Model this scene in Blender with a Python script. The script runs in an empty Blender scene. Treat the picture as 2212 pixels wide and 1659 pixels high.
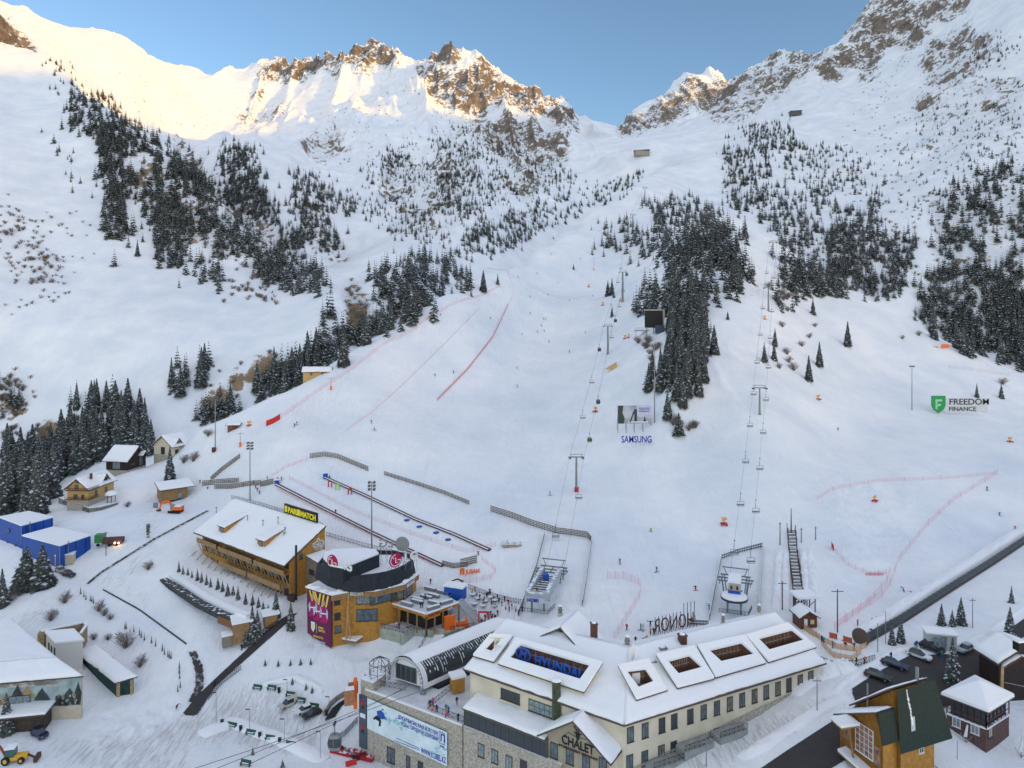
import bpy, bmesh, math, random
import numpy as np
from mathutils import Vector, Matrix
R = math.radians
random.seed(7)
C = bpy.context.scene.collection
S = bpy.context.scene
# ---------------------------------------------------------------- camera, sky, sun
CAMZ = 90.0
FPX, CX0, HY = 1475.0, 1106.0, 680.0      # focal length and horizon on a 2212 x 1659 picture
cam_d = bpy.data.cameras.new('camera'); cam = bpy.data.objects.new('camera', cam_d); C.objects.link(cam)
cam.location = (0, 0, CAMZ); cam.rotation_euler = (R(90), 0, 0)
cam_d.sensor_width = 36.0; cam_d.lens = 36.0*FPX/2212.0
cam_d.shift_y = -(829.5-HY)/2212.0
cam_d.clip_start = 1.0; cam_d.clip_end = 30000
S.camera = cam
SKY_FILL = (1.88, 1.74, 1.62)  # glow added to the sky overhead and behind, to brighten shaded snow
SUN_AZ, SUN_EL = R(122), R(6.0)           # clockwise from +Y, above the horizon
W = bpy.data.worlds.new('World'); S.world = W; W.use_nodes = True
nt = W.node_tree; nt.nodes.clear()
sky = nt.nodes.new('ShaderNodeTexSky'); sky.sky_type = 'NISHITA'; sky.sun_disc = False
sky.sun_elevation = SUN_EL; sky.sun_rotation = SUN_AZ; sky.altitude = 2300; sky.air_density = 1.0; sky.dust_density = 1.2; sky.ozone_density = 1.6
bg = nt.nodes.new('ShaderNodeBackground'); bg.inputs['Strength'].default_value = 0.15
wo = nt.nodes.new('ShaderNodeOutputWorld')
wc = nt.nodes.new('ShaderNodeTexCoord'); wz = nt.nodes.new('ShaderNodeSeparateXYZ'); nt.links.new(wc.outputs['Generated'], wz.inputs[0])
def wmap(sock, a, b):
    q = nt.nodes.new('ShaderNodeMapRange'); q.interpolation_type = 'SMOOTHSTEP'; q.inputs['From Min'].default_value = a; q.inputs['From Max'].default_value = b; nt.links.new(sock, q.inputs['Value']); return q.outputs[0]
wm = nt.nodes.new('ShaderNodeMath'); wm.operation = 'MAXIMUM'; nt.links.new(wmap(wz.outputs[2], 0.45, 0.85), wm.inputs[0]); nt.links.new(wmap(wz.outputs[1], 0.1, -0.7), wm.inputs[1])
wv = nt.nodes.new('ShaderNodeMix'); wv.data_type = 'RGBA'; wv.blend_type = 'ADD'; nt.links.new(wm.outputs[0], wv.inputs[0]); nt.links.new(sky.outputs[0], wv.inputs[6]); wv.inputs[7].default_value = (SKY_FILL[0], SKY_FILL[1], SKY_FILL[2], 1)
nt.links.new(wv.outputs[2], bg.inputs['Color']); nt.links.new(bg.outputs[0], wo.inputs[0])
sun_d = bpy.data.lights.new('sun', 'SUN'); sun = bpy.data.objects.new('sun', sun_d); C.objects.link(sun)
sun_d.energy = 2.0; sun_d.angle = R(0.5); sun_d.color = (1.0, 0.52, 0.02)
sv = Vector((math.sin(SUN_AZ)*math.cos(SUN_EL), math.cos(SUN_AZ)*math.cos(SUN_EL), math.sin(SUN_EL)))
sun.rotation_euler = sv.to_track_quat('Z', 'Y').to_euler(); sun.location = (200, -100, 400)
S.view_settings.view_transform = 'Standard'; S.view_settings.look = 'None'
S.view_settings.exposure = 1.06; S.view_settings.gamma = 1.0
S.cycles.use_denoising = True
S.cycles.max_bounces = 5; S.cycles.diffuse_bounces = 3; S.cycles.glossy_bounces = 2; S.cycles.transparent_max_bounces = 8
# ---------------------------------------------------------------- noise helpers
def hash2(ix, iy, seed):
    h = (ix.astype(np.int64)*374761393 + iy.astype(np.int64)*668265263 + seed*1442695041) & 0xffffffff
    h = ((h ^ (h >> 13))*1274126177) & 0xffffffff
    return ((h ^ (h >> 16)) & 0xffff)/65535.0
def vnoise(x, y, seed=0):
    ix = np.floor(x); iy = np.floor(y); fx = x-ix; fy = y-iy
    fx = fx*fx*fx*(fx*(fx*6-15)+10); fy = fy*fy*fy*(fy*(fy*6-15)+10)
    a = hash2(ix, iy, seed); b = hash2(ix+1, iy, seed); c = hash2(ix, iy+1, seed); d = hash2(ix+1, iy+1, seed)
    return (a*(1-fx)+b*fx)*(1-fy)+(c*(1-fx)+d*fx)*fy
def fbm(x, y, oct=4, seed=0, gain=0.5):
    s = 0; a = 1; t = 0
    for k in range(oct):
        s = s+a*(vnoise(x+k*17.3, y+k*9.1, seed+k)*2-1); t += a; a *= gain; x = x*2.03; y = y*2.03
    return s/t
def ridged(x, y, oct=5, seed=0, gain=0.55):
    s = 0; a = 1; t = 0; w = 1.0
    for k in range(oct):
        n = 1-np.abs(vnoise(x+k*11.7, y+k*5.3, seed+k)*2-1); n = n*n*w; w = np.clip(n*1.6, 0, 1)
        s = s+a*n; t += a; a *= gain; x = x*2.1; y = y*2.1
    return s/t
# ---------------------------------------------------------------- terrain: measured points (picture x, picture y, depth)
def T(y): return (HY-y)/FPX
pts = []          # (x, Y, t)
def c_(*a):
    for x, y, Y in a: pts.append((x, Y, T(y)))
def h_(*a):
    for x, Y, dz in a: pts.append((x, Y, dz/Y))
c_((0,1650,141),(300,1650,141),(600,1650,141),(850,1600,150),(620,1540,160),(500,1480,170),(400,1530,160),(760,1560,156),(60,1530,158),
   (200,1530,160),(300,1430,176),(60,1300,195),(150,1290,198),(430,1430,174),(540,1390,179),(640,1340,187),(700,1400,176),(800,1440,172),(900,1460,165),
   (560,1290,196),(430,1380,180),(400,1340,188),(300,1290,200),(200,1260,206),(300,1180,222),(430,1110,248),(330,1100,250),(320,1170,226),
   (190,1210,218),(0,1200,225),(20,1290,200),(205,1096,256),(192,1120,243),(240,1112,245),(140,1108,250),(285,1020,285),(380,1095,256),(415,1040,277),(350,1099,256),(400,1090,260),(300,1095,255),(380,980,300),(0,1110,265),(50,950,420),(0,900,430),(200,930,410),(300,900,410))
h_((100,340,-92),(250,340,-90),(0,330,-92),(-200,330,-95),(400,360,-82),(-300,60,-94),(300,60,-94),(900,60,-92),(1300,60,-90),(1700,60,-74),(2500,60,-74),
   (-300,20,-94),(900,20,-92),(2500,20,-74),(-300,140,-93),(-300,200,-84),(2500,120,-72),(2500,200,-68))
c_((300,800,445),(100,800,450),(0,700,480),(300,700,485),(500,700,495),(600,680,510),(420,800,440),(430,860,425),(560,760,455),(640,725,475),
   (200,600,560),(400,620,560),(0,600,540),(600,640,560),(700,620,580),(760,640,590))
c_((430,930,305),(520,890,315),(640,840,340),(760,770,380),(870,705,425),(960,660,480),(1020,620,520),(1100,580,590),(1200,510,720),(1300,445,880),(1400,385,1080),(1450,350,1200),(1385,335,1250),(580,864,327),(700,804,360),(815,737,402),(915,682,452),(990,640,500),(1060,600,555),(1150,545,650),(1250,478,800),(1350,412,980))
h_((520,350,-75),(640,380,-70),(760,430,-62),(870,480,-50),(960,540,-35),(1020,590,-15),(1100,680,5),(1200,820,50),(1300,1000,110),(1400,1200,200),(580,365,-73),(700,405,-66),(815,455,-56),(915,510,-42),(990,565,-25),(1060,635,-5),(1150,750,25),(1250,900,75),(1350,1100,150))
c_((480,880,420),(600,790,440),(700,740,460),(780,690,500),(800,600,620),(900,600,600),(950,560,680),(870,650,540))
c_((850,520,780),(950,500,850),(1050,500,850),(1100,450,1000),(1200,400,1150),(1300,350,1350),(1250,300,1500),(1100,300,1500),(1000,350,1300),(1000,430,1080),
   (900,400,1150),(800,450,1000),(700,430,1050),(800,350,1300),(650,300,1500),(750,250,1650),(900,250,1600),(1000,200,1750),(1100,200,1800),(1200,240,1750),(1250,275,1750))
sky_line = [(1050,125,1950),(1130,175,1950),(1220,225,1900),(1290,268,1850),(1000,97,2000),(965,118,2050),(900,125,2200),(820,95,2400),(760,112,2400),(700,118,2450),(640,130,2450),(560,135,2500),
   (500,165,2500),(430,180,2500),(350,147,2300),(300,127,2150),(240,105,2020),(192,78,1880),(165,73,1800),(118,70,1680),(66,40,1540),(35,22,1460),(0,10,1400),(-150,-60,1300),(-400,-100,1200)]
for s_ in sky_line:
    c_(s_)
    if s_[0] < 1200: pts.append((s_[0], s_[2]*1.18, T(s_[1])*0.74)); pts.append((s_[0], s_[2]*1.6, T(s_[1])*0.4))
c_((350,280,1500),(450,250,1900),(300,200,1500),(200,150,1400),(100,100,1250),(0,80,1150),(600,250,1900),(700,200,2000),(560,200,2150),(850,180,2000))
c_((180,200,1000),(130,130,1050),(230,230,930),(330,300,850),(420,370,780),(480,430,730),(560,500,690),(620,560,650))
h_((230,1080,281),(330,980,206),(420,900,144),(480,860,103),(560,800,72),(620,760,46))
c_((540,315,1150),(500,290,1400),(600,380,1000),(680,430,950),(720,480,900),(760,540,850),(520,400,980),(600,480,870))
c_((100,300,800),(0,300,760),(0,200,900),(100,200,950),(200,300,800),(200,400,720),(100,450,650),(0,450,620),(250,500,640),(350,450,700),(400,500,670),(450,550,630),(550,600,600),
   (-300,300,700),(-300,600,500),(-300,800,420),(-300,0,1000))
c_((1330,285,2100),(1400,285,2300),(1450,281,2300),(1500,272,2250))
h_((1330,2600,560),(1450,2700,600))
c_((1340,272,3300),(1378,224,3400),(1420,222,3450),(1448,190,3500),(1478,160,3600),(1510,155,3600),(1548,158,3600),(1572,190,3500),(1590,225,3300))
h_((1300,3400,700),(1490,4400,900),(1385,4400,700),(1300,5500,400),(800,5500,400),(200,5500,400),(2000,5500,500),(2500,5500,500))
for s_ in [(1592,190,2600),(1618,160,2500),(1656,135,2400),(1718,108,2250),(1761,115,2150),(1816,80,2100),(1851,42,2050),(1876,5,2000),(1950,-40,2050),(2050,-50,2000),(2212,-90,1900),(2450,-150,1700)]:
    c_(s_); pts.append((s_[0], s_[2]*1.2, T(s_[1])*0.75))
c_((2026,122,1500),(2136,32,1400),(2200,-20,1350),(1850,140,1850),(1780,155,1850),(1700,180,1900),(1940,100,1750),(1650,205,1850),(1600,240,1700),(1750,220,1500),(1800,250,1350),
   (1900,250,1250),(1950,150,1450),(2100,100,1250),(2212,50,1150),(2400,0,1000),(2212,200,1000),(2100,300,900),(2212,350,800),(2000,350,950),(1900,400,900),(1900,500,750),(2000,500,720),
   (2212,500,680),(2100,600,650),(2212,650,620),(2050,680,640),(2150,760,600),(1950,620,660),(1900,600,680),(1800,560,700),(1750,500,760),(1700,450,850),(1650,400,950),(1600,350,1050),
   (1600,300,1200),(1650,275,1200),(1715,250,1350),(1500,330,1250),(1500,400,1000),(1450,450,850),(1550,450,820),(1480,450,800),(1500,520,680),(1550,500,660),(1600,500,620),(1630,505,570),
   (1700,540,545),(1760,590,520),(1850,640,495),(1900,660,485),(2000,715,470),(2100,765,465),(2212,805,460),(2400,860,450),(2400,500,650),(2400,200,850))
h_((1630,660,44),(1700,630,22),(1760,600,4),(1850,550,-22),(1900,560,-25),(2000,550,-45),(2100,540,-60),(2212,530,-70),(2400,530,-80))
c_((1600,600,440),(1500,620,430),(1520,700,370),(1420,700,390),(1400,640,470),(1390,600,520),(1450,800,320),(1450,860,295),(1600,800,320),(1700,700,400),(1800,750,400),(1900,800,390),
   (2080,885,355),(2212,885,365),(1640,895,281),(1660,672,400),(1750,650,455))
c_((1313,765,400),(1345,621,570),(1367,498,700),(1393,430,850),(1245,1060,255),(1200,800,400),(1106,700,460),(1200,620,580),(1150,620,570),(1250,560,650),(1300,500,740),(1000,800,375),
   (900,850,340),(1000,950,300),(800,950,285),(700,900,305),(600,950,280),(1200,900,330),(1400,900,300),(1500,950,280),(1400,1050,250),(1600,1050,240),(1800,950,290),(1900,1000,268),
   (2100,1000,280),(2212,950,315),(2212,1100,240),(2000,1150,218),(1800,1150,212),(1600,1200,202),(1500,1250,190),(1400,1300,176),(1250,1250,190),(1250,1150,220),(1100,1200,206),
   (1000,1150,224),(1000,1255,197),(900,1100,240),(750,1020,265),(800,1190,216),(700,1130,234),(600,1050,256),(540,1080,260),(480,1040,270))
c_((1165,1330,172),(1590,1330,170),(1450,1380,158),(1760,1340,165),(1900,1300,175),(2100,1200,205),(2212,1130,230),(1800,1400,150),(1985,1425,143),(1890,1465,136),(2100,1400,147),
   (2212,1310,165),(1700,1620,119),(1850,1530,128),(1426,1659,119.6),(1616,1570,128),(1761,1480,135.5),(1560,1640,119),(1650,1659,116),(2124,1602,123),(2050,1645,117),(2212,1665,117),(1950,1700,112),(1050,1345,182),(1095,1335,177),(1060,1300,187))
c_((431,1203,221),(609,1303,189),(520,1254,204))
h_((500,226,-80),(560,214,-80.5),(620,200,-81),(900,168,-89),(860,171,-87),(980,168,-89),(930,160,-91),(1000,181,-82.6),(920,181,-82.4),(880,182,-82.6),(1100,140,-90),(1000,125,-93),(780,135,-93),(1200,125,-90),(1200,100,-91),(1345,113,-84),(1450,90,-80),(1100,155,-84))
P = np.array(pts); KU = 1.3; PLANE = -78.0
pu = (P[:,0]-CX0)/FPX; pa = pu*KU; pb = np.log(P[:,1]); pv = P[:,2]-PLANE/P[:,1]
def tps(r2): return 0.5*r2*np.log(np.maximum(r2, 1e-12))
n_ = len(P); K = tps((pa[:,None]-pa)**2+(pb[:,None]-pb)**2)+np.eye(n_)*2e-4
Q = np.column_stack([np.ones(n_), pa, pb]); A_ = np.zeros((n_+3, n_+3)); A_[:n_,:n_] = K; A_[:n_,n_:] = Q; A_[n_:,:n_] = Q.T
w_ = np.linalg.solve(A_, np.concatenate([pv, np.zeros(3)]))
U0, U1, NU = -1.05, 1.05, 421
L0, L1, NL = math.log(18.0), math.log(6000.0), 521
gu = np.linspace(U0, U1, NU); gl = np.linspace(L0, L1, NL)
G = np.zeros((NL, NU))
for j in range(NL):
    r2 = (gu[:,None]*KU-pa)**2+(gl[j]-pb)**2
    G[j] = tps(r2)@w_[:n_]+w_[n_]+w_[n_+1]*gu*KU+w_[n_+2]*gl[j]
def bil(Gm, u, l):
    fu = np.clip((u-U0)/(U1-U0)*(NU-1), 0, NU-1.001); fl = np.clip((l-L0)/(L1-L0)*(NL-1), 0, NL-1.001)
    i = fu.astype(int); j = fl.astype(int); a = fu-i; b = fl-j
    return (Gm[j,i]*(1-a)+Gm[j,i+1]*a)*(1-b)+(Gm[j+1,i]*(1-a)+Gm[j+1,i+1]*a)*b
# ---------------------------------------------------------------- picture-plane masks projected onto the terrain (real cover: rock, trodden snow)
MW, MH = 700, 520                           # covers x -250..2550, y -200..1880 at 4 px
def inpoly(px, py, poly):
    r = np.zeros(px.shape, bool); n = len(poly); j = n-1
    for i in range(n):
        xi, yi = poly[i]; xj, yj = poly[j]
        if yi != yj:
            c = ((yi > py) != (yj > py)) & (px < (xj-xi)*(py-yi)/(yj-yi)+xi); r ^= c
        j = i
    return r
def blur(m, k, it=2):
    for _ in range(it):
        for ax in (0, 1):
            p = np.cumsum(np.concatenate([np.repeat(np.take(m, [0], ax), k+1, ax), m, np.repeat(np.take(m, [-1], ax), k, ax)], ax), axis=ax)
            n = m.shape[ax]; m = (np.take(p, range(2*k+1, 2*k+1+n), ax)-np.take(p, range(0, n), ax))/(2*k+1)
    return m
mx, my = np.meshgrid(np.arange(MW)*4-250+2.0, np.arange(MH)*4-200+2.0)
def mask(polys, k=2, it=2, jit=8):
    jx = mx+(fbm(mx/22, my/22, 3, 5))*jit*2; jy = my+(fbm(mx/22, my/22, 3, 9))*jit*2
    m = np.zeros(mx.shape)
    for v, poly in polys: m = np.maximum(m, v*inpoly(jx, jy, poly))
    return blur(m, k, it)
ROCK = mask([
 (.72, [(545,160),(575,130),(620,116),(690,110),(755,84),(830,70),(870,105),(850,150),(812,128),(790,165),(755,140),(730,165),(690,130),(650,160),(610,172),(575,172)]),
 (1.0, [(930,98),(985,95),(987,130),(960,138),(935,125)]),
 (.66, [(890,128),(930,135),(1000,160),(1050,115),(1110,165),(1150,180),(1250,250),(1230,290),(1190,240),(1150,250),(1080,220),(1020,240),(960,215),(920,190)]),
 (.55, [(960,240),(1010,260),(1120,280),(1220,300),(1150,340),(1080,330),(1020,300),(970,290)]),
 (.8, [(375,285),(430,340),(435,370),(400,350),(380,310)]),
 (1.0, [(-60,20),(20,34),(50,70),(85,112),(40,90),(-60,75)]),
 (.5, [(230,330),(300,320),(430,400),(500,470),(500,560),(400,520),(300,430)]),
 (.5, [(480,480),(560,470),(640,560),(620,610),(520,600)]), (.45, [(820,400),(960,430),(1000,520),(860,500)]),
 (.85, [(420,890),(440,860),(480,828),(560,778),(600,765),(640,772),(700,732),(725,760),(660,800),(560,815),(500,850),(475,870),(505,895),(450,915)]),
 (.85, [(865,655),(910,632),(905,660),(870,685)]),(.95, [(755,610),(790,625),(810,690),(780,680)]),(1.0,[(80,920),(140,930),(120,960),(85,960)]),
 (.6, [(1820,90),(1851,30),(1880,-30),(2090,-60),(2085,30),(2010,50),(1985,100),(1960,120),(1930,90),(1890,130),(1840,120)]),
 (.6, [(1750,150),(1800,110),(1850,120),(1910,135),(1880,172),(1830,150),(1790,170)]),
 (.75, [(1320,290),(1385,222),(1430,220),(1490,170),(1560,172),(1585,195),(1540,232),(1485,245),(1440,275),(1400,290)]),
 (.6, [(1525,262),(1573,180),(1656,126),(1718,98),(1770,106),(1785,140),(1710,170),(1650,235),(1590,270)]),
 (.35, [(-100,440),(40,470),(120,600),(20,620),(-100,560)]), (.4,[(-100,800),(50,840),(60,900),(-100,920)]),
 (.42, [(480,260),(560,200),(620,240),(560,290)]), (.5, [(560,560),(640,600),(620,640),(560,620)]),
 (.62, [(1000,235),(1120,260),(1240,300),(1210,360),(1150,420),(1080,400),(1120,330),(1030,290)]), (.5, [(820,340),(900,330),(1000,370),(1010,440),(930,500),(860,520),(830,430)]), (.45, [(1100,440),(1180,420),(1160,460),(1090,500)]),
 (.55, [(440,360),(520,400),(600,500),(660,560),(640,600),(560,560),(480,470)]), (.5, [(620,430),(700,450),(760,560),(720,600),(660,520)]), (1.0, [(735,600),(775,640),(800,700),(780,730),(750,680)]), (.5, [(640,300),(720,280),(760,330),(690,350)]),
 (.55, [(2000,90),(2120,60),(2160,120),(2060,190),(1990,170)]), (.4, [(1950,200),(2212,160),(2212,300),(2000,340)]), (.45, [(1560,300),(1620,330),(1600,440),(1560,420)]), (.42, [(2000,430),(2212,400),(2212,560),(2030,600)]),
 (.38, [(1400,700),(1430,700),(1430,760),(1400,760)]),(.5,[(1590,640),(1650,610),(1655,618),(1600,655)]),
], 2, 2)
GROOM = mask([(1.0, [(380,1000),(640,838),(880,702),(1100,585),(1300,448),(1400,385),(1440,330),(1560,330),(1440,430),(1380,560),(1370,760),(1420,930),(1560,800),(1640,640),
  (1900,680),(2300,840),(2300,1750),(-200,1750),(-200,1260),(300,1080)]), (.9,[(150,820),(-200,640),(-200,820),(300,860),(560,750),(760,640),(500,660),(300,560),(150,600)])], 5, 2, 2)
TRACK = mask([(.75, [(330,1560),(400,1530),(440,1500),(520,1478),(620,1480),(720,1530),(720,1580),(640,1590),(560,1600),(470,1560),(420,1600),(400,1700),(280,1700),(120,1640),(80,1600),(200,1590)]), (.55, [(160,1280),(230,1245),(330,1290),(420,1400),(440,1440),(410,1420),(320,1320),(240,1270)]),
  (.8, [(430,1500),(560,1480),(700,1520),(740,1590),(640,1640),(420,1600)]),(.6,[(300,1090),(330,1020),(345,1050),(325,1250),(200,1280),(60,1330),(150,1250),(300,1200)]),
  (.7, [(100,1120),(180,1075),(205,1045),(150,1118)]), (.6, [(120,1330),(60,1360),(0,1400),(0,1340),(100,1290)]), (.8, [(1440,1640),(1560,1600),(1700,1540),(1820,1490),(1840,1510),(1760,1560),(1640,1620),(1500,1700)]), (.6, [(1000,1270),(1130,1290),(1140,1350),(1020,1345)])], 3, 2, 10)
ROUGH = mask([(1.0, [(760,1420),(880,1380),(930,1440),(860,1500),(740,1480)]),(1.0,[(1560,1600),(1800,1500),(1900,1440),(1850,1500),(1700,1570),(1600,1640)]),(1.0,[(180,1560),(350,1500),(420,1560),(250,1620)]),
  (.8, [(660,1380),(760,1420),(700,1440),(620,1420)]), (.8,[(1480,1350),(1200,1260),(1080,1200),(1120,1260),(1200,1330)]), (.6,[(1700,1020),(2000,1040),(1930,1230),(1800,1250),(1760,1100)])], 6, 2, 10)
RIBS = mask([(1.0, [(700,230),(820,150),(1000,140),(1180,210),(1290,280),(1200,400),(1080,520),(880,540),(760,470),(640,330)]), (.8, [(180,220),(330,300),(480,430),(640,560),(700,640),(560,620),(400,560),(260,500)]), (.8, [(1600,240),(1800,120),(2212,0),(2212,420),(1900,400),(1700,320)])], 8, 2)
MOUND = mask([(1.0, [(1720,1050),(1900,1040),(1950,1100),(1930,1230),(1820,1240),(1770,1150)]), (.6, [(1150,1200),(1290,1200),(1280,1310),(1180,1310)]), (.5, [(1560,720),(1640,660),(1660,900),(1500,960),(1520,820)])], 6, 2)
BASIN = mask([(1.0, [(180,180),(260,110),(430,175),(520,165),(560,250),(420,340),(330,290),(240,230)]), (1.0, [(1250,260),(1400,280),(1560,270),(1640,240),(1760,200),(1950,150),(2100,80),(2100,260),(1800,300),(1500,350),(1400,380)])], 6, 2)
def msamp(M, px, py):
    fx = np.clip((px+250-2)/4, 0, MW-1.001); fy = np.clip((py+200-2)/4, 0, MH-1.001)
    i = fx.astype(int); j = fy.astype(int); a = fx-i; b = fy-j
    return (M[j,i]*(1-a)+M[j,i+1]*a)*(1-b)+(M[j+1,i]*(1-a)+M[j+1,i+1]*a)*b
def terrain(X, Y):
    """height of the ground (world z) and picture position for arrays X, Y (Y > 18)"""
    X = np.asarray(X, float); Y = np.asarray(Y, float)
    u = X/Y; g = bil(G, u, np.log(Y)); t = g+PLANE/Y
    px = CX0+u*FPX; py = HY-t*FPX
    rk = msamp(ROCK, px, py); gr = msamp(GROOM, px, py); ro = msamp(ROUGH, px, py)
    far = np.clip((Y-330)/500, 0, 1)*(1-gr)
    d = np.minimum(rk*1.35, 1)*np.minimum(Y, 3500)*(0.027*(ridged(X/95, Y/120, 6, 3)-0.42)+0.012*(ridged(X/26+3, Y/33, 4, 8)-0.4))*np.clip(Y/900, 0.25, 1)*np.where((u > .12) & (Y > 2900), .35, 1)*np.where((u > .25) & (u < .48), .75, 1)
    d = d+far*Y*(0.004*fbm(X/140, Y/180, 4, 21)+0.017*(ridged(X/85+0.15*Y/85, Y/330, 5, 31)-0.4)*np.clip((Y-600)/700, 0, 1)*(1-0.6*msamp(BASIN, px, py))*(1+1.1*msamp(RIBS, px, py)))
    d = d+msamp(MOUND, px, py)*2.6*(ridged(X/17, Y/24, 3, 61)-.35)
    d = d+0.25*fbm(X/19, Y/19, 3, 41)*(1-0.6*gr)+ro*(1.1*fbm(X/4.5, Y/4.5, 3, 51)+0.35*fbm(X/1.3, Y/1.3, 2, 55))
    return CAMZ+PLANE+Y*g+d, px, py, rk, gr
def gz(x, y): return float(terrain(np.array([x]), np.array([y]))[0][0])
def hits(px, py, ymin=60):
    """first point of the ground seen at picture positions px, py"""
    px = np.atleast_1d(np.array(px, float)); py = np.atleast_1d(np.array(py, float)); u = (px-CX0)/FPX; t = (HY-py)/FPX
    ls = np.exp(np.linspace(math.log(ymin), math.log(5500), 420)); out = np.full(px.shape, np.nan); prev = np.full(px.shape, ymin, float); pd = None
    for Y in ls:
        z = terrain(u*Y, np.full(u.shape, Y))[0]; dd = z-(CAMZ+t*Y)
        if pd is not None:
            m = np.isnan(out) & (dd >= 0) & (pd < 0)
            out[m] = prev[m]+(Y-prev[m])*(-pd[m])/(dd[m]-pd[m]+1e-9)
        pd = dd; prev = np.full(px.shape, Y)
    return u*out, out
_hc = {}; _ray = np.exp(np.linspace(math.log(60), math.log(5200), 1400))
def at(px, py, Y=None, up=0.0):
    """world point on the ground seen at a picture position (or at depth Y when given)"""
    if Y is None:
        k = (px, py)
        if k not in _hc:
            u = (px-CX0)/FPX; t = (HY-py)/FPX; z = terrain(u*_ray, _ray)[0]; d = z-(CAMZ+t*_ray); i = np.nonzero((d[1:] >= 0) & (d[:-1] < 0))[0]
            i = int(i[0]) if len(i) else len(_ray)-2; y = _ray[i]+(_ray[i+1]-_ray[i])*float(np.clip(-d[i]/(d[i+1]-d[i]+1e-9), 0, 1)); _hc[k] = (u*y, y, CAMZ+t*y)
        x, y, z = _hc[k]
        return Vector((x, y, z+up))
    return Vector(((px-CX0)/FPX*Y, Y, CAMZ+(HY-py)/FPX*Y+up))
# ---------------------------------------------------------------- materials
MATS = {}
def mat(name, col, rough=0.7, metal=0.0, noise=0.0, nscale=3.0, emit=None, snow=0.0, stripes=None, alpha=None, spec=0.3):
    if name in MATS: return MATS[name]
    m = bpy.data.materials.new(name); m.use_nodes = True; n = m.node_tree; b = n.nodes['Principled BSDF']
    b.inputs['Roughness'].default_value = rough; b.inputs['Metallic'].default_value = metal; b.inputs['Specular IOR Level'].default_value = spec
    b.inputs['Base Color'].default_value = (*col, 1)
    L = n.links.new; tc = n.nodes.new('ShaderNodeTexCoord'); src = None
    if noise:
        nz = n.nodes.new('ShaderNodeTexNoise'); nz.inputs['Scale'].default_value = nscale; nz.inputs['Detail'].default_value = 5
        L(tc.outputs['Object'], nz.inputs['Vector'])
        mp = n.nodes.new('ShaderNodeMapRange'); mp.inputs['From Min'].default_value = 0.3; mp.inputs['From Max'].default_value = 0.7
        mp.inputs['To Min'].default_value = 1-noise; mp.inputs['To Max'].default_value = 1+noise; L(nz.outputs['Fac'], mp.inputs['Value'])
        hv = n.nodes.new('ShaderNodeMix'); hv.data_type = 'RGBA'; hv.blend_type = 'MULTIPLY'; hv.inputs[0].default_value = 1
        hv.inputs[6].default_value = (*col, 1); L(mp.outputs[0], hv.inputs[7]); src = hv.outputs[2]
    if stripes:                                   # (axis, spacing in metres): board joints
        ax, sp = stripes
        sx = n.nodes.new('ShaderNodeSeparateXYZ'); L(tc.outputs['Object'], sx.inputs[0])
        mu = n.nodes.new('ShaderNodeMath'); mu.operation = 'MULTIPLY'; mu.inputs[1].default_value = 1/sp; L(sx.outputs[ax], mu.inputs[0])
        fr = n.nodes.new('ShaderNodeMath'); fr.operation = 'FRACT'; L(mu.outputs[0], fr.inputs[0])
        lt = n.nodes.new('ShaderNodeMath'); lt.operation = 'LESS_THAN'; lt.inputs[1].default_value = 0.14; L(fr.outputs[0], lt.inputs[0])
        mi = n.nodes.new('ShaderNodeMix'); mi.data_type = 'RGBA'; L(lt.outputs[0], mi.inputs[0])
        if src: L(src, mi.inputs[6])
        else: mi.inputs[6].default_value = (*col, 1)
        mi.inputs[7].default_value = (col[0]*.45, col[1]*.45, col[2]*.45, 1); src = mi.outputs[2]
    if snow:                                      # snow lying on upward faces, broken up by noise
        ge = n.nodes.new('ShaderNodeNewGeometry'); sz = n.nodes.new('ShaderNodeSeparateXYZ'); L(ge.outputs['Normal'], sz.inputs[0])
        n2 = n.nodes.new('ShaderNodeTexNoise'); n2.inputs['Scale'].default_value = 0.9; n2.inputs['Detail'].default_value = 4; L(ge.outputs['Position'], n2.inputs['Vector'])
        ad = n.nodes.new('ShaderNodeMath'); ad.operation = 'ADD'; L(sz.outputs[2], ad.inputs[0]); L(n2.outputs['Fac'], ad.inputs[1])
        mp2 = n.nodes.new('ShaderNodeMapRange'); mp2.inputs['From Min'].default_value = 1.75-snow; mp2.inputs['From Max'].default_value = 1.83-snow; L(ad.outputs[0], mp2.inputs['Value'])
        mi2 = n.nodes.new('ShaderNodeMix'); mi2.data_type = 'RGBA'; L(mp2.outputs[0], mi2.inputs[0])
        if src: L(src, mi2.inputs[6])
        else: mi2.inputs[6].default_value = (*col, 1)
        mi2.inputs[7].default_value = (.8, .82, .85, 1); src = mi2.outputs[2]
    if src: L(src, b.inputs['Base Color'])
    if emit: b.inputs['Emission Color'].default_value = (*emit[0], 1); b.inputs['Emission Strength'].default_value = emit[1]
    if alpha is not None: b.inputs['Alpha'].default_value = alpha
    m.diffuse_color = (*col, 1); MATS[name] = m; return m
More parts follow.
